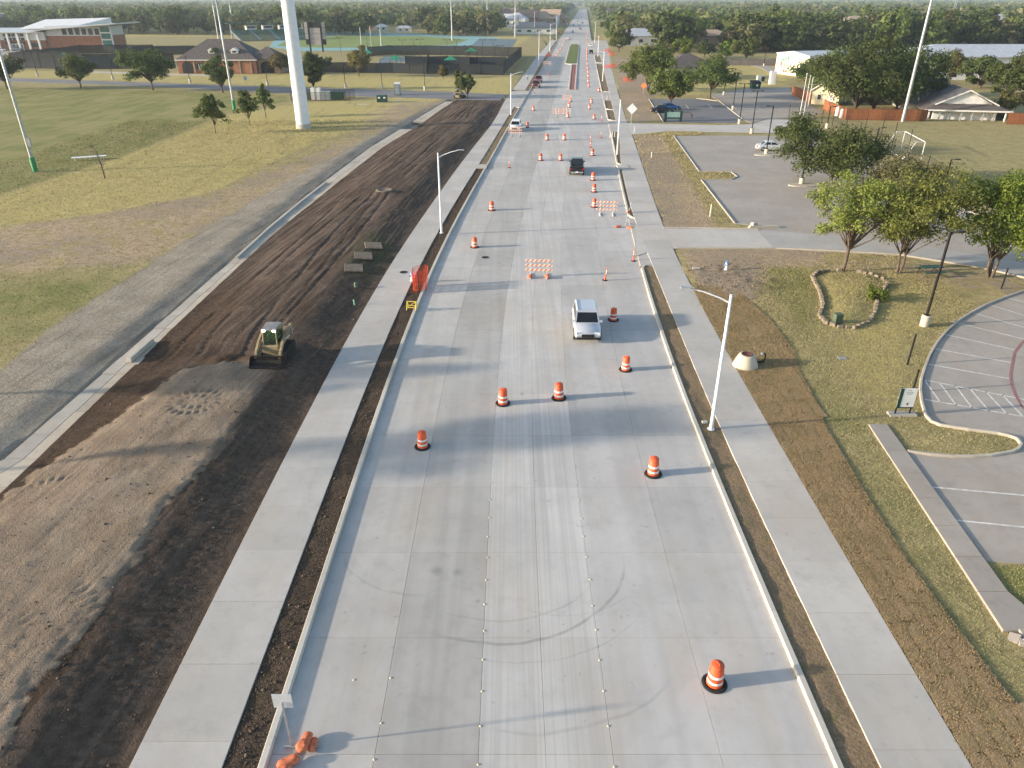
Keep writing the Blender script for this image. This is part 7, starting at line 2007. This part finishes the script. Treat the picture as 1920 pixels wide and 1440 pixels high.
t = thing("scoreboard", "tall scoreboard of stacked grey panels seen from behind on two dark posts", "scoreboard", (*loc, 0))
sw = 9.31; zt_ = 12.28; zb_ = 2.89
for s_ in (-1, 1): mb = MB(); mb.box((s_ * sw * 0.30, -0.35, zt_ / 2), (0.7, 0.4, zt_)); mb.build("post", M['bronze'], t)
M['board_grey'] = simple("grey_board_back", (0.36, 0.33, 0.33), 0.7, 0, 0.12, 0.7)
for k in range(4):
    hh_ = (zt_ - zb_) / 4
    for j, (x, w_) in enumerate(((-0.39, 0.22), (0.0, 0.52), (0.39, 0.22))):
        dk = (k == 3 and j == 1) or (k == 0 and j != 1)
        mb = MB(); mb.box((x * sw, 0, zb_ + hh_ * (k + 0.5)), (w_ * sw - 0.1, 0.5, hh_ - 0.15)); mb.build("panel", M['dark_open'] if dk else M['board_grey'], t)
t = thing("storage_trailer", "white trailer box beside the scoreboard", "trailer", (*(-152.25, 577.63), 0)); mb = MB(); mb.box((0, 0, 2.0), (9, 4, 3.4)); mb.build("box", M['white_wall'], t); mb = MB(); mb.box((0, 0, 3.75), (9.2, 4.2, 0.12)); mb.build("roof", M['metal_roof'], t)
for s_ in (-3, 3): mb = MB(); mb.tube((s_, -2.0, 0.3), (s_, -2.2, 0.3), 0.35, 0.35, 10); mb.build("wheel", M['black'], t)
for i, (loc, h) in enumerate((((-72.88, 385.64), 9), ((-65.14, 369.1), 10.5), ((-64.73, 394.45), 9))):
    t = thing("flagpole", ["left of three white poles at the track end", "middle white pole with a red flag at the track end", "right of three white poles at the track end"][i], "flagpole", (*loc, 0))
    mb = MB(); mb.tube((0, 0, 0), (0, 0, h), 0.18, 0.10, 6); mb.build("pole", M['white'], t)
    if i == 1: mb = MB(); mb.box((0.5, 0, h - 0.8), (0.9, 0.04, 1.3)); mb.build("flag", PAINT['red'], t)
    else: mb = MB(); mb.lathe([(0.2, 0), (0.2, 0.2), (0, 0.3)], 8, (0, 0, h)); mb.build("finial", M['white'], t)
for i, (loc, w_, hh_, rf_) in enumerate((((-99.58, 612.86), 9, 3.2, 'white_wall'), ((-80.44, 597.25), 12, 2.6, 'metal_roof'), ((-138.41, 640.71), 10, 3.0, 'green_dark'))):
    t = thing("field_shed", ["small white shed behind the track before the wood", "low pale shed with a vaulted cover behind the track", "dark green roofed pavilion behind the scoreboard"][i], "shed", (*loc, 0))
    mb = MB(); mb.box((0, 3, hh_ / 2), (w_, 6, hh_)); mb.build("wall", M['white_wall'], t)
    mb = MB(); gable_or_hip(mb, -w_ / 2, w_ / 2, 0, 6, hh_, hh_ + 1.6); mb.build("roof", M[rf_], t)
    win(t, -w_ * 0.2, hh_ * 0.55, 1.6, 1.1, 0, None, False); win(t, w_ * 0.2, hh_ * 0.55, 1.6, 1.1, 0, None, False)

# fenced equipment, portable toilet and green cabinet by the park lane
p0, p1 = (-52.08, 181.99), (-38.17, 180.98)
t = thing("equipment_enclosure", "fenced equipment compound with cabinets behind the tower leg", "enclosure", (*p0, 0))
Le = p1[0] - p0[0]; De = 5.5
for k in range(13):
    for (yy) in (0, De):
        mb = MB(); mb.box((Le * k / 12, yy, 1.0), (0.07, 0.07, 2.1)); mb.build("fence_post", M['bronze'], t)
for yy in (0, De):
    for k in range(12):
        mb = MB()
        for q in range(9): mb.box((Le * (k + q / 9) / 12, yy, 0.95), (0.03, 0.03, 1.8))
        mb.box((Le * (k + .5) / 12, yy, 1.85), (Le / 12, 0.04, 0.05)); mb.box((Le * (k + .5) / 12, yy, 0.15), (Le / 12, 0.04, 0.05)); mb.build("fence_panel", M['bronze'], t)
for x, w_, h_, mt in ((0.36, 1.4, 2.6, 'white'), (0.42, 1.3, 2.6, 'white'), (0.30, 2.2, 1.7, 'util_green'), (0.55, 2.6, 1.9, 'grey_text'), (0.72, 3.6, 1.8, 'green_dark')):
    mb = MB(); mb.box((Le * x, 2.6, h_ / 2), (w_, 1.4, h_), 0, 0, 0.98); mb.build("cabinet", M[mt], t)
loc = (-28.59, 193.93)
t = thing("portable_toilet", "grey portable toilet with pale roof beside the park lane", "portable toilet", (*loc, 0), 0.1)
mb = MB(); mb.box((0, 0, 1.35), (1.5, 1.5, 2.5)); mb.build("cabin", simple("grey_plastic", (0.28, 0.31, 0.30), 0.6), t)
mb = MB(); mb.box((0, 0, 2.75), (1.6, 1.6, 0.35), 0, 0, 0.75); mb.build("roof", M['white'], t)
mb = MB(); mb.box((0, -0.77, 1.25), (0.9, 0.04, 2.1)); mb.build("door", simple("pale_grey_plastic", (0.42, 0.45, 0.44), 0.6), t)
mb = MB(); mb.box((0, 0, 0.07), (1.7, 1.9, 0.14)); mb.build("skid", M['bark'], t)
loc = (-30.09, 178.98)
t = thing("utility_cabinet", "dark green utility cabinet with two pale labels on the dry grass", "utility box", (*loc, 0), 0.05)
mb = MB(); mb.box((0, 0, 0.8), (2.4, 1.6, 1.6), 0, 0, 0.97); mb.build("cabinet", M['green_dark'], t)
for x in (-0.6, 0.6): mb = MB(); mb.box((x, -0.81, 1.1), (0.5, 0.03, 0.35)); mb.build("label_plate", M['white'], t)
mb = MB(); mb.box((0, 0, 0.05), (3.0, 2.2, 0.14)); mb.build("pad", M['old_concrete'], t)
for loc, lab in (((-33.97, 175.1), "pale flat concrete pad in the dry grass left of the green cabinet"), ((-27.01, 179.97), "pale flat concrete pad in the dry grass right of the green cabinet"), ((-25.25, 240.6), "pale concrete pad before the tennis windscreen")):
    mb = MB(); mb.box((0, 0, 0.04), (2.6, 1.2, 0.12)); o = mb.build("concrete_pad", M['walk']); o.location = (*loc, 0.0); bevel(o, 0.02); tag(o, lab, "concrete pad")
# blue sign on the park lane
loc = (-71.19, 208.76)
t = thing("road_sign", "small pale blue sign beside the park lane", "sign", (*loc, 0)); mb = MB(); mb.tube((0, 0, 0), (0, 0, 3.0), 0.05, 0.05, 6); mb.build("post", M['galv'], t); mb = MB(); mb.box((0, -0.06, 2.6), (0.9, 0.03, 0.9)); mb.build("panel", simple("pale_blue_sign", (0.35, 0.45, 0.62), 0.5), t)

# ---------------------------------------------------------------- right side buildings
# cream metal shed: sunlit gable end to the left, long front behind the oaks
pB, pA = (89.9, 238.88), (85.39, 255.3)
Ds = math.dist(pA, pB); Ws = 42.0; Hs = 6.01
t = thing("metal_shed", "large cream metal shed with pale grey roof and a mural on its sunlit end", "building", (*pB, 0), math.atan2(pA[1] - pB[1], pA[0] - pB[0]) - math.pi / 2)
mb = MB(); mb.box((Ws / 2, Ds / 2, Hs / 2), (Ws, Ds, Hs)); mb.build("wall", M['metal_wall'], t)
mb = MB(); gable_or_hip(mb, 0, Ws, 0, Ds, Hs + 0.1, Hs + 1.0, False, 0.3); mb.build("roof", M['metal_roof'], t)
for k in range(8): mb = MB(); mb.box((-0.03, 1 + k * (Ds - 2) / 7, Hs / 2), (0.06, 0.07, Hs)); mb.build("wall_rib", M['trim'], t)
mb = MB(); mb.box((-0.06, Ds * 0.93, 1.4), (0.12, 1.5, 2.8)); mb.build("door", M['white'], t)
M['mural'] = simple("mural_green", (0.03, 0.24, 0.15), 0.7); M['mural_b'] = simple("mural_brown", (0.22, 0.12, 0.08), 0.7)
for k, (f, z_, w_, h_) in enumerate(((0.78, 4.2, 1.6, 0.5), (0.70, 4.6, 1.2, 0.5), (0.62, 4.9, 0.9, 1.0), (0.80, 2.2, 0.4, 2.8), (0.72, 2.0, 0.4, 3.2), (0.62, 1.8, 0.35, 3.0), (0.68, 1.0, 2.2, 0.5), (0.84, 3.2, 0.6, 1.4))):
    mb = MB(); mb.box((-0.04, Ds * f, z_), (0.03, w_, h_)); mb.build("mural_patch", M['mural'] if k < 3 else M['mural_b'], t)
# long white building
p0 = (118.09, 232.21)
t = thing("long_building", "long white building with a pale metal roof behind the trees", "building", (*p0, 0), 0.0)
mb = MB(); mb.box((25, 10, 3.1), (50, 20, 6.2)); mb.build("wall", M['white_wall'], t)
mb = MB(); gable_or_hip(mb, 0, 50, 0, 20, 6.3, 9.2, True, 0.8); mb.build("roof", M['metal_roof'], t)
for k in range(10): win(t, 2.5 + k * 5.0, 2.2, 2.2, 2.8, 0, M['dark_open'], False, "bay_opening")
# grey roofed house with porch gable
A0 = (82.26, 151.82); B0 = (96.36, 148.96)
t = thing("park_house", "grey shingled house with a pale gable and columned porch facing the field", "house", (*A0, 0), math.atan2(B0[1] - A0[1], B0[0] - A0[0]))
Wp = math.dist(A0, B0); zee = 1.8
mb = MB(); mb.box((Wp * 0.5, 3.0, zee / 2), (Wp * 0.80, 4.0, zee)); mb.build("porch_wall", M['white_wall'], t)
mb = MB(); gable_or_hip(mb, 0, Wp, 0, 12, zee + 0.1, zee + 2.6, True, 0.7); rf = mb.build("porch_roof", M['shingle'], t)
gx0, gx1, gz0 = Wp * 0.16, Wp * 0.86, zee + 0.95
mb = MB(); mb.add([(gx0, 1.9, gz0), (gx1, 1.9, gz0), ((gx0 + gx1) / 2, 1.9, gz0 + 2.5)], [(0, 1, 2)]); mb.add([(gx0, 2.1, gz0), (gx1, 2.1, gz0), ((gx0 + gx1) / 2, 2.1, gz0 + 2.5)], [(2, 1, 0)]); mb.build("gable_wall", M['white_wall'], t)
mb = MB(); gm_ = (gx0 + gx1) / 2
mb.hexa([(gx0 - 0.8, 1.4, gz0 - 0.2), (gm_, 1.4, gz0 + 2.5), (gm_, 12, gz0 + 2.5), (gx0 - 0.8, 12, gz0 - 0.2)], [(gx0 - 0.8, 1.4, gz0), (gm_, 1.4, gz0 + 2.75), (gm_, 12, gz0 + 2.75), (gx0 - 0.8, 12, gz0)])
mb.hexa([(gm_, 1.4, gz0 + 2.5), (gx1 + 0.8, 1.4, gz0 - 0.2), (gx1 + 0.8, 12, gz0 - 0.2), (gm_, 12, gz0 + 2.5)], [(gm_, 1.4, gz0 + 2.75), (gx1 + 0.8, 1.4, gz0), (gx1 + 0.8, 12, gz0), (gm_, 12, gz0 + 2.75)]); mb.build("gable_roof", M['shingle_grey'], t)
for (xa, za, xb, zb2) in ((gx0 - 0.8, gz0 - 0.1, gm_, gz0 + 2.62), (gm_, gz0 + 2.62, gx1 + 0.8, gz0 - 0.1)):
    mb = MB(); mb.hexa([(xa, 1.3, za - 0.12), (xb, 1.3, zb2 - 0.12), (xb, 1.4, zb2 - 0.12), (xa, 1.4, za - 0.12)], [(xa, 1.3, za + 0.14), (xb, 1.3, zb2 + 0.14), (xb, 1.4, zb2 + 0.14), (xa, 1.4, za + 0.14)]); mb.build("barge_board", M['trim'], t)
mb = MB(); mb.box((Wp / 2, -0.72, zee + 0.05), (Wp + 1.4, 0.10, 0.28)); mb.build("fascia", M['trim'], t)
for k in range(8): mb = MB(); mb.box((0.3 + (Wp - 0.6) * k / 7, -0.3, zee / 2), (0.22, 0.22, zee)); mb.build("column", M['trim'] if k in (0, 7) else M['galv'], t)
mb = MB(); mb.box((Wp * 0.94, 1.2, zee * 0.48), (Wp * 0.14, 0.3, zee * 0.9)); mb.build("dark_opening", M['dark_open'], t)
mb = MB(); mb.box((Wp * 0.06, 1.6, zee * 0.48), (Wp * 0.08, 0.3, zee * 0.9)); mb.build("dark_opening", M['dark_open'], t)
mb = MB(); mb.box((Wp * 0.5, 22, zee / 2), (Wp * 1.1, 20, zee - 0.1)); mb.build("main_wall", M['white_wall'], t)
mb = MB(); gable_or_hip(mb, -Wp * 0.12, Wp * 0.92, 8, 32, zee + 0.2, zee + 4.6, True, 0.8); mr = mb.build("main_roof", M['shingle_grey'], t)
for x, y_, z_ in ((0.25, 15, 2.7), (0.42, 14, 2.4), (0.47, 14.5, 2.5), (0.62, 13, 2.0)): mb = MB(); mb.box((Wp * x, y_, zee + z_), (0.7, 0.5, 0.4)); mb.build("roof_vent", M['black'], mr)

# plank fences
def plank_fence(pts, h, label, mat, pw=0.9, name="plank_fence"):
    ox, oy = pts[0]; t = thing(name, label, "fence", (ox, oy, 0))
    for a, b in zip(pts[:-1], pts[1:]):
        L = math.dist(a, b); n = int(L / pw); ang = math.atan2(b[1] - a[1], b[0] - a[0])
        me = None
        for k in range(n):
            f = (k + 0.5) / n
            if me is None: m_ = MB(); m_.box((0, 0, h / 2), (L / n - 0.03, 0.05, h)); me = m_.mesh("plank", mat)
            o = put(bpy.data.objects.new("plank", me), t); o.location = (a[0] + (b[0] - a[0]) * f - ox, a[1] + (b[1] - a[1]) * f - oy, random.uniform(-0.04, 0.04)); o.rotation_euler.z = ang
        mb = MB(); d = Vector((b[0] - a[0], b[1] - a[1], 0)); 
        mb.hexa([(a[0] - ox, a[1] - oy + 0.05, h * 0.75), (b[0] - ox, b[1] - oy + 0.05, h * 0.75), (b[0] - ox, b[1] - oy + 0.12, h * 0.75), (a[0] - ox, a[1] - oy + 0.12, h * 0.75)], [(a[0] - ox, a[1] - oy + 0.05, h * 0.8), (b[0] - ox, b[1] - oy + 0.05, h * 0.8), (b[0] - ox, b[1] - oy + 0.12, h * 0.8), (a[0] - ox, a[1] - oy + 0.12, h * 0.8)]); mb.build("rail", mat, t)
plank_fence([(67.62, 166.92), (66.34, 151.82)], 2.1, "sunlit orange brown fence running to the corner", M['wood_fence'])
plank_fence([(66.3, 151.45), (81.18, 149.66)], 2.1, "long red brown plank fence along the soccer field", M['wood_fence'])
plank_fence([(70.39, 195.09), (69.45, 180.98), (68.04, 176.05)], 2.1, "red brown fence left of the cream house", M['wood_fence'])
plank_fence([(94.49, 145.52), (103.77, 143.53)], 2.1, "brown fence right of the grey roofed house", M['wood_fence'])
plank_fence([(54.57, 288.07), (72.11, 288.07), (95.69, 285.63)], 1.9, "long grey fence behind the dry lawn", M['grey_fence'], 1.6)
# cream small house
p0 = (68.28, 176.05)
t = thing("small_house", "small cream house with white gable trim under the oaks", "house", (*p0, 0), -0.55)
mb = MB(); mb.box((2.9, 5, 1.5), (5.8, 10, 3.0)); mb.build("wall", M['cream'], t)
mb = MB(); mb.add([(0, -0.01, 3.0), (5.8, -0.01, 3.0), (2.9, -0.01, 5.0), (0, 0.2, 3.0), (5.8, 0.2, 3.0), (2.9, 0.2, 5.0)], [(0, 1, 2), (5, 4, 3), (0, 2, 5, 3), (2, 1, 4, 5)]); mb.build("gable_wall", M['cream'], t)
mb = MB(); mb.hexa([(-0.5, -0.5, 2.75), (2.9, -0.5, 5.05), (2.9, 10.5, 5.05), (-0.5, 10.5, 2.75)], [(-0.5, -0.5, 3.0), (2.9, -0.5, 5.3), (2.9, 10.5, 5.3), (-0.5, 10.5, 3.0)])
mb.hexa([(2.9, -0.5, 5.05), (6.3, -0.5, 2.75), (6.3, 10.5, 2.75), (2.9, 10.5, 5.05)], [(2.9, -0.5, 5.3), (6.3, -0.5, 3.0), (6.3, 10.5, 3.0), (2.9, 10.5, 5.3)]); mb.build("roof", M['trim'], t)
win(t, 1.6, 1.6, 0.9, 1.2, 0); mb = MB(); mb.box((4.1, -0.04, 1.05), (1.0, 0.08, 2.1)); mb.build("door", M['trim'], t)
# flagpoles by the lot
for i, (loc, yt) in enumerate((((60, 159.43), 7.69), ((59.01, 154.78), 7.69), ((65.98, 171.37), 5.93))):
    t = thing("flagpole", ["left of the three white flagpoles by the lot", "middle of the three white flagpoles by the lot", "right of the three white flagpoles with a cross arm"][i], "flagpole", (*loc, 0))
    mb = MB(); mb.tube((0, 0, 0), (0, 0, yt), 0.09, 0.05, 8); mb.build("pole", M['white'], t)
    mb = MB(); mb.lathe([(0.1, 0), (0.14, 0.1), (0, 0.2)], 8, (0, 0, yt)); mb.build("finial", M['white'], t)
    if i == 2: mb = MB(); mb.box((0.2, 0, yt * 0.78), (2.0, 0.08, 0.08)); mb.build("yard_arm", M['white'], t)
for i, loc in enumerate(((66.73, 157.07), (66.38, 154.03))):
    t = thing("water_tank", ["left pale tank against the sunlit fence", "right pale tank against the sunlit fence"][i], "tank", (*loc, 0)); mb = MB(); mb.lathe([(0.42, 0), (0.42, 1.5), (0.3, 1.7), (0, 1.75)], 14, close=False); mb.build("shell", M['white'], t); mb = MB(); mb.lathe([(0.1, 1.72), (0.1, 1.85), (0, 1.85)], 8, close=False); mb.build("cap", M['grey_text'], t)
# chain link fence posts round the soccer field
t = thing("field_fence", "thin chain link fence with dark posts along the soccer field", "fence", (*(55.48, 153.28), 0))
ox, oy = (55.48, 153.28)
FP = [(55.48, 153.28), (56.71, 150.37), (59.7, 146.88), (60.45, 143.53), (60.16, 136.64), (59.9, 130.34), (59.44, 123.06), (58.6, 118.3), (57.78, 113.44), (57.13, 107.37), (56.18, 100.14), (55.03, 93.15), (53.47, 85.42)]
for k, p in enumerate(FP):
    mb = MB(); mb.tube((p[0] - ox, p[1] - oy, 0), (p[0] - ox, p[1] - oy, 2.6), 0.05, 0.05, 6); mb.build("post", M['bronze'], t)
for a, b in zip(FP[:-1], FP[1:]):
    mb = MB()
    for z_ in (0.1, 1.2, 2.4): mb.tube((a[0] - ox, a[1] - oy, z_), (b[0] - ox, b[1] - oy, z_), 0.018, 0.018, 4, 0, False)
    n = int(math.dist(a, b) / 0.5)
    for k in range(n):
        f = k / n; g_ = min(1, (k + 2) / n)
        pa = (a[0] + (b[0] - a[0]) * f - ox, a[1] + (b[1] - a[1]) * f - oy); pb = (a[0] + (b[0] - a[0]) * g_ - ox, a[1] + (b[1] - a[1]) * g_ - oy)
        mb.tube((*pa, 0.1), (*pb, 2.4), 0.008, 0.008, 3, 0, False); mb.tube((*pa, 2.4), (*pb, 0.1), 0.008, 0.008, 3, 0, False)
    mb.build("mesh", M['bronze'], t)
for loc, lab, h in (((66.24, 142.23), "tall thin net post at the left of the soccer field", 2.83), ((62.62, 128.18), "second tall thin net post behind the oak", 4.28), ((58.13, 114.73), "third tall thin net post beside the goal", 4.67), ((60.67, 114.73), "fourth tall thin net post in front of the goal", 3.68)):
    mb = MB(); mb.tube((0, 0, 0), (0, 0, h), 0.06, 0.05, 6); mb.lathe([(0.09, 0), (0.05, 0.08)], 6, (0, 0, h)); o = mb.build("net_post", M['bronze']); o.location = (*loc, 0); tag(o, lab, "post", "tall net posts")
# marquee sign
p0, p1 = (29.93, 148.96), (32.91, 148.26)
t = thing("marquee_sign", "low dark green marquee sign with a pale board by the driveway", "sign", (*p0, 0), 0.0)
Wq = p1[0] - p0[0]; hq = 1.97
for x in (0, Wq): mb = MB(); mb.box((x, 0, hq / 2), (0.45, 0.45, hq)); mb.build("post", M['green_dark'], t)
mb = MB(); mb.box((Wq / 2, 0, hq * 0.62), (Wq, 0.30, hq * 0.68)); mb.build("cabinet", M['green_dark'], t)
mb = MB(); mb.box((Wq / 2, -0.17, hq * 0.66), (Wq * 0.88, 0.04, hq * 0.50)); mb.build("board", simple("pale_green_board", (0.42, 0.58, 0.52), 0.5), t)
loc = (35.02, 153.28)
t = thing("table", "brown wooden table right of the marquee sign", "table", (*loc, 0)); mb = MB(); mb.box((0, 0, 0.9), (2.4, 1.2, 0.12)); mb.build("top", M['stone'], t)
for x in (-1, 1):
    for y_ in (-0.45, 0.45): mb = MB(); mb.box((x, y_, 0.45), (0.12, 0.12, 0.9)); mb.build("leg", M['bark'], t)
# diamond road sign seen from behind
loc = (22.76, 145.52)
t = thing("road_sign", "grey diamond sign seen from behind on the brown verge", "sign", (*loc, 0), -0.2); hz = 2.79
mb = MB(); mb.tube((0, 0, 0), (0, 0, hz + 0.5), 0.05, 0.05, 6); mb.build("post", M['galv'], t)
mb = MB(); s_ = 1.0; mb.add([(0, -0.06, hz - s_), (s_, -0.06, hz), (0, -0.06, hz + s_), (-s_, -0.06, hz), (0, -0.03, hz - s_), (s_, -0.03, hz), (0, -0.03, hz + s_), (-s_, -0.03, hz)], [(0, 1, 2, 3), (7, 6, 5, 4), (0, 4, 5, 1), (1, 5, 6, 2), (2, 6, 7, 3), (3, 7, 4, 0)]); mb.build("panel", M['sign_back'], t)
loc = (33.42, 197.45)
t = thing("road_sign", "orange diamond work sign under the spreading tree", "sign", (*loc, 0), -0.2); mb = MB(); mb.tube((0, 0, 0), (0, 0, 2.6), 0.05, 0.05, 6); mb.build("post", M['galv'], t)
mb = MB(); s_ = 0.8; mb.add([(0, -0.06, 1.8 - s_), (s_, -0.06, 1.8), (0, -0.06, 1.8 + s_), (-s_, -0.06, 1.8), (0, -0.03, 1.8 - s_), (s_, -0.03, 1.8), (0, -0.03, 1.8 + s_), (-s_, -0.03, 1.8)], [(0, 1, 2, 3), (7, 6, 5, 4), (0, 4, 5, 1), (1, 5, 6, 2), (2, 6, 7, 3), (3, 7, 4, 0)]); mb.build("panel", M['reflect_orange'], t)
# dumpster, cabinets on the dry lawn
loc = (65.17, 208.76)
t = thing("dumpster", "dark green dumpster at the lot corner", "dumpster", (*loc, 0), 0.05); mb = MB(); mb.hexa([(-1.1, -0.9, 0.1), (1.1, -0.9, 0.1), (1.1, 0.9, 0.1), (-1.1, 0.9, 0.1)], [(-1.2, -1.1, 1.5), (1.2, -1.1, 1.5), (1.2, 1.1, 1.9), (-1.2, 1.1, 1.9)]); mb.build("bin", M['green_dark'], t); mb = MB(); mb.hexa([(-1.25, -1.15, 1.5), (1.25, -1.15, 1.5), (1.25, 1.15, 1.92), (-1.25, 1.15, 1.92)], [(-1.25, -1.15, 1.58), (1.25, -1.15, 1.58), (1.25, 1.15, 2.0), (-1.25, 1.15, 2.0)]); mb.build("lid", M['black'], t); mb = MB(); mb.box((0.2, -1.06, 0.9), (0.5, 0.1, 0.5)); mb.build("label_plate", M['white'], t)
loc = (73.29, 219.89)
t = thing("white_cabinet", "tall white cabinet on the dry lawn beyond the dumpster", "cabinet", (*loc, 0)); mb = MB(); mb.box((0, 0, 1.7), (1.6, 1.4, 3.4)); mb.build("body", M['white'], t); mb = MB(); mb.box((0.2, -0.72, 1.6), (0.8, 0.04, 2.6)); mb.build("door", M['trim'], t)
loc = (71.79, 225.89)
t = thing("service_box", "grey service box behind the dumpster", "cabinet", (*loc, 0)); mb = MB(); mb.box((0, 0, 0.9), (2.0, 1.6, 1.8)); mb.build("body", M['grey_text'], t); mb = MB(); mb.box((0.5, -0.82, 0.9), (0.9, 0.04, 1.3)); mb.build("vent", M['dark_open'], t)

# neighbourhood houses along and behind the road
def house(loc, w, d, h, rise, wall, roof, label, rz=0.0, hip=True, nwin=3):
    t = thing("house", label, "house", (*loc, 0), rz)
    mb = MB(); mb.box((0, d / 2, h / 2), (w, d, h)); mb.build("wall", M[wall], t)
    if not hip:
        mb = MB(); mb.add([(-w / 2, 0, h), (-w / 2, d, h), (-w / 2, d / 2, h + rise)], [(2, 1, 0)]); mb.add([(w / 2, 0, h), (w / 2, d, h), (w / 2, d / 2, h + rise)], [(0, 1, 2)]); mb.build("gable_wall", M[wall], t)
    mb = MB(); gable_or_hip(mb, -w / 2, w / 2, 0, d, h + 0.02, h + rise, hip, 0.6); mb.build("roof", M[roof], t)
    for k in range(nwin): win(t, -w / 2 + w * (k + 0.6) / (nwin + 0.4), h * 0.52, w * 0.10, h * 0.34, 0)
    mb = MB(); mb.box((w * 0.42, -0.05, 1.1), (1.1, 0.1, 2.2)); mb.build("door", M['trim'], t)
M['tan_roof'] = simple("tan_roof", (0.36, 0.27, 0.20), 0.85, 0, 0.1, 1); M['blue_grey_roof'] = simple("slate_blue_roof", (0.10, 0.12, 0.14), 0.85, 0, 0.15, 1)
house(((53.42, 232.21)[0], (53.42, 232.21)[1]), 16, 14, 3.4, 3.4, 'white_wall', 'shingle', "grey hipped house between two trees behind the small lot", 0.1)
house((67.18, 413.32), 22, 16, 4.6, 3.4, 'white_wall', 'metal_roof', "house with a pale metal roof among the trees on the right", 0.1)
house((101.19, 413.32), 26, 14, 4.8, 2.6, 'brick_tan', 'tan_roof', "house with a long tan roof among the trees", 0.0)
house((15.97, 559.23), 30, 14, 4.0, 3.6, 'white_wall', 'blue_grey_roof', "low dark roofed house with pale porch at the street corner", 0.0, True, 4)
HS = [((2.29, 690.86), 'white_wall', 'metal_roof', "bright white gabled house among the left roofs"), ((11.89, 718.94), 'brick_tan', 'shingle', "brown roofed house right of the white gable"), ((24.73, 718.94), 'brick_tan', 'tan_roof', "tan two storey house near the road end"),
      ((34.67, 749.36), 'white_wall', 'tan_roof', "pale house with a steep roof near the road end"), ((42.1, 749.36), 'brick_tan', 'tan_roof', "low tan roofed house beside the far road"), ((-12.65, 765.54), 'white_wall', 'shingle', "grey roofed house at the left of the far housing"), ((-28.43, 782.42), 'brick_tan', 'shingle', "dark roofed house in the far left housing"),
      ((108.08, 818.49), 'white_wall', 'shingle', "white house peeping from the wood right of the far road"), ((112.68, 782.42), 'white_wall', 'tan_roof', "second white house peeping from the right wood")]
for i, (loc, wl_, rf_, lab) in enumerate(HS): house(loc, 18 + (i % 3) * 4, 14, 6.5 + (i % 2) * 2.0, 5.0, wl_, rf_, lab, 0.25 * ((i % 3) - 1), i % 2 == 0, 3)
rs = random.Random(44)
for k in range(22):
    px_ = -0.012 + 0.070 * rs.random(); Y_ = 650 + 300 * rs.random(); X_ = px_ * Y_
    if X_ > XL(Y_) - 24: continue
    house((X_, Y_), rs.uniform(14, 22), rs.uniform(11, 14), rs.uniform(4.5, 8.0), rs.uniform(3.5, 5.5), rs.choice(('white_wall', 'brick_tan', 'cream', 'brick')), rs.choice(('shingle', 'tan_roof', 'shingle_grey', 'metal_roof')), "small far house in the cluster at the left of the road end", rs.uniform(-0.5, 0.5), rs.random() < 0.5, 2)
for o in [q for q in bpy.data.objects if q.get("label") == "small far house in the cluster at the left of the road end"]: o["group"] = "far housing at the road end"
house((375.86, 690.86), 34, 20, 6.5, 3.0, 'white_wall', 'metal_roof', "white farm building in the far right wood", 0.0, True)
house((383.95, 664.86), 52, 24, 6.5, 4.0, 'white_wall', 'metal_roof', "long white farm shed in the far right wood", 0.05, False)
house((311.48, 718.94), 30, 18, 5.5, 3.0, 'cream', 'tan_roof', "pale house in the clearing of the far right wood", 0.0, True)
t = thing("lattice_mast", "slender far lattice mast above the right wood", "mast", (*(489.8, 901.46), 0)); mb = MB()
for s_ in (-1, 1): mb.tube((s_ * 1.2, 0, 0), (s_ * 0.4, 0, 45), 0.25, 0.2, 4)
mb.build("leg", M['galv'], t); mb = MB()
for k in range(18): mb.tube((-1.1 + k * 0.04, 0, k * 2.5), (1.1 - k * 0.04, 0, k * 2.5 + 2.5), 0.12, 0.12, 4)
mb.build("brace", M['galv'], t)

# white marker stakes and kerb stubs on the right verge
for loc, h, lab in (((21.73, 78.76), 1.3, "thin pale stake in the grass by the lot corner"), ((20.97, 112.17), 0.8, "white stake on the brown verge beside the sidewalk"), ((21.87, 135.45), 0.9, "white pipe stub at the driveway corner"), ((17.02, 130.89), 0.8, "left of three white stubs at the planter tip"), ((17.39, 130.89), 0.8, "middle of three white stubs at the planter tip"), ((17.76, 130.89), 0.8, "right of three white stubs at the planter tip"), ((22.63, 184.06), 0.9, "white stub beside the narrow planter")):
    mb = MB(); mb.tube((0, 0, -0.1), (0.02, 0, h), 0.06, 0.055, 8); mb.lathe([(0.08, 0), (0.05, 0.06)], 8, (0.02, 0, h)); o = mb.build("marker_stake", M['trim']); o.location = (*loc, 0); tag(o, lab, "stake", "pale marker stakes")


# ------------------------------------------------------------------ air: pale haze round the whole scene
mb = MB()
mb.box((0, 10750, 23), (26000, 23500, 80))
hz_ = mb.build("haze", [])
hm = bpy.data.materials.new("haze_air"); hm.use_nodes = True
nt = hm.node_tree
for n_ in list(nt.nodes):
    if n_.type == 'BSDF_PRINCIPLED': nt.nodes.remove(n_)
vol = nt.nodes.new("ShaderNodeVolumePrincipled")
vol.inputs["Color"].default_value = (0.72, 0.85, 1.0, 1)
vol.inputs["Density"].default_value = 0.00015
vol.inputs["Anisotropy"].default_value = 0.2
nt.links.new(vol.outputs[0], nt.nodes["Material Output"].inputs["Volume"])
hz_.data.materials.append(hm)
tag(hz_, kind="stuff")
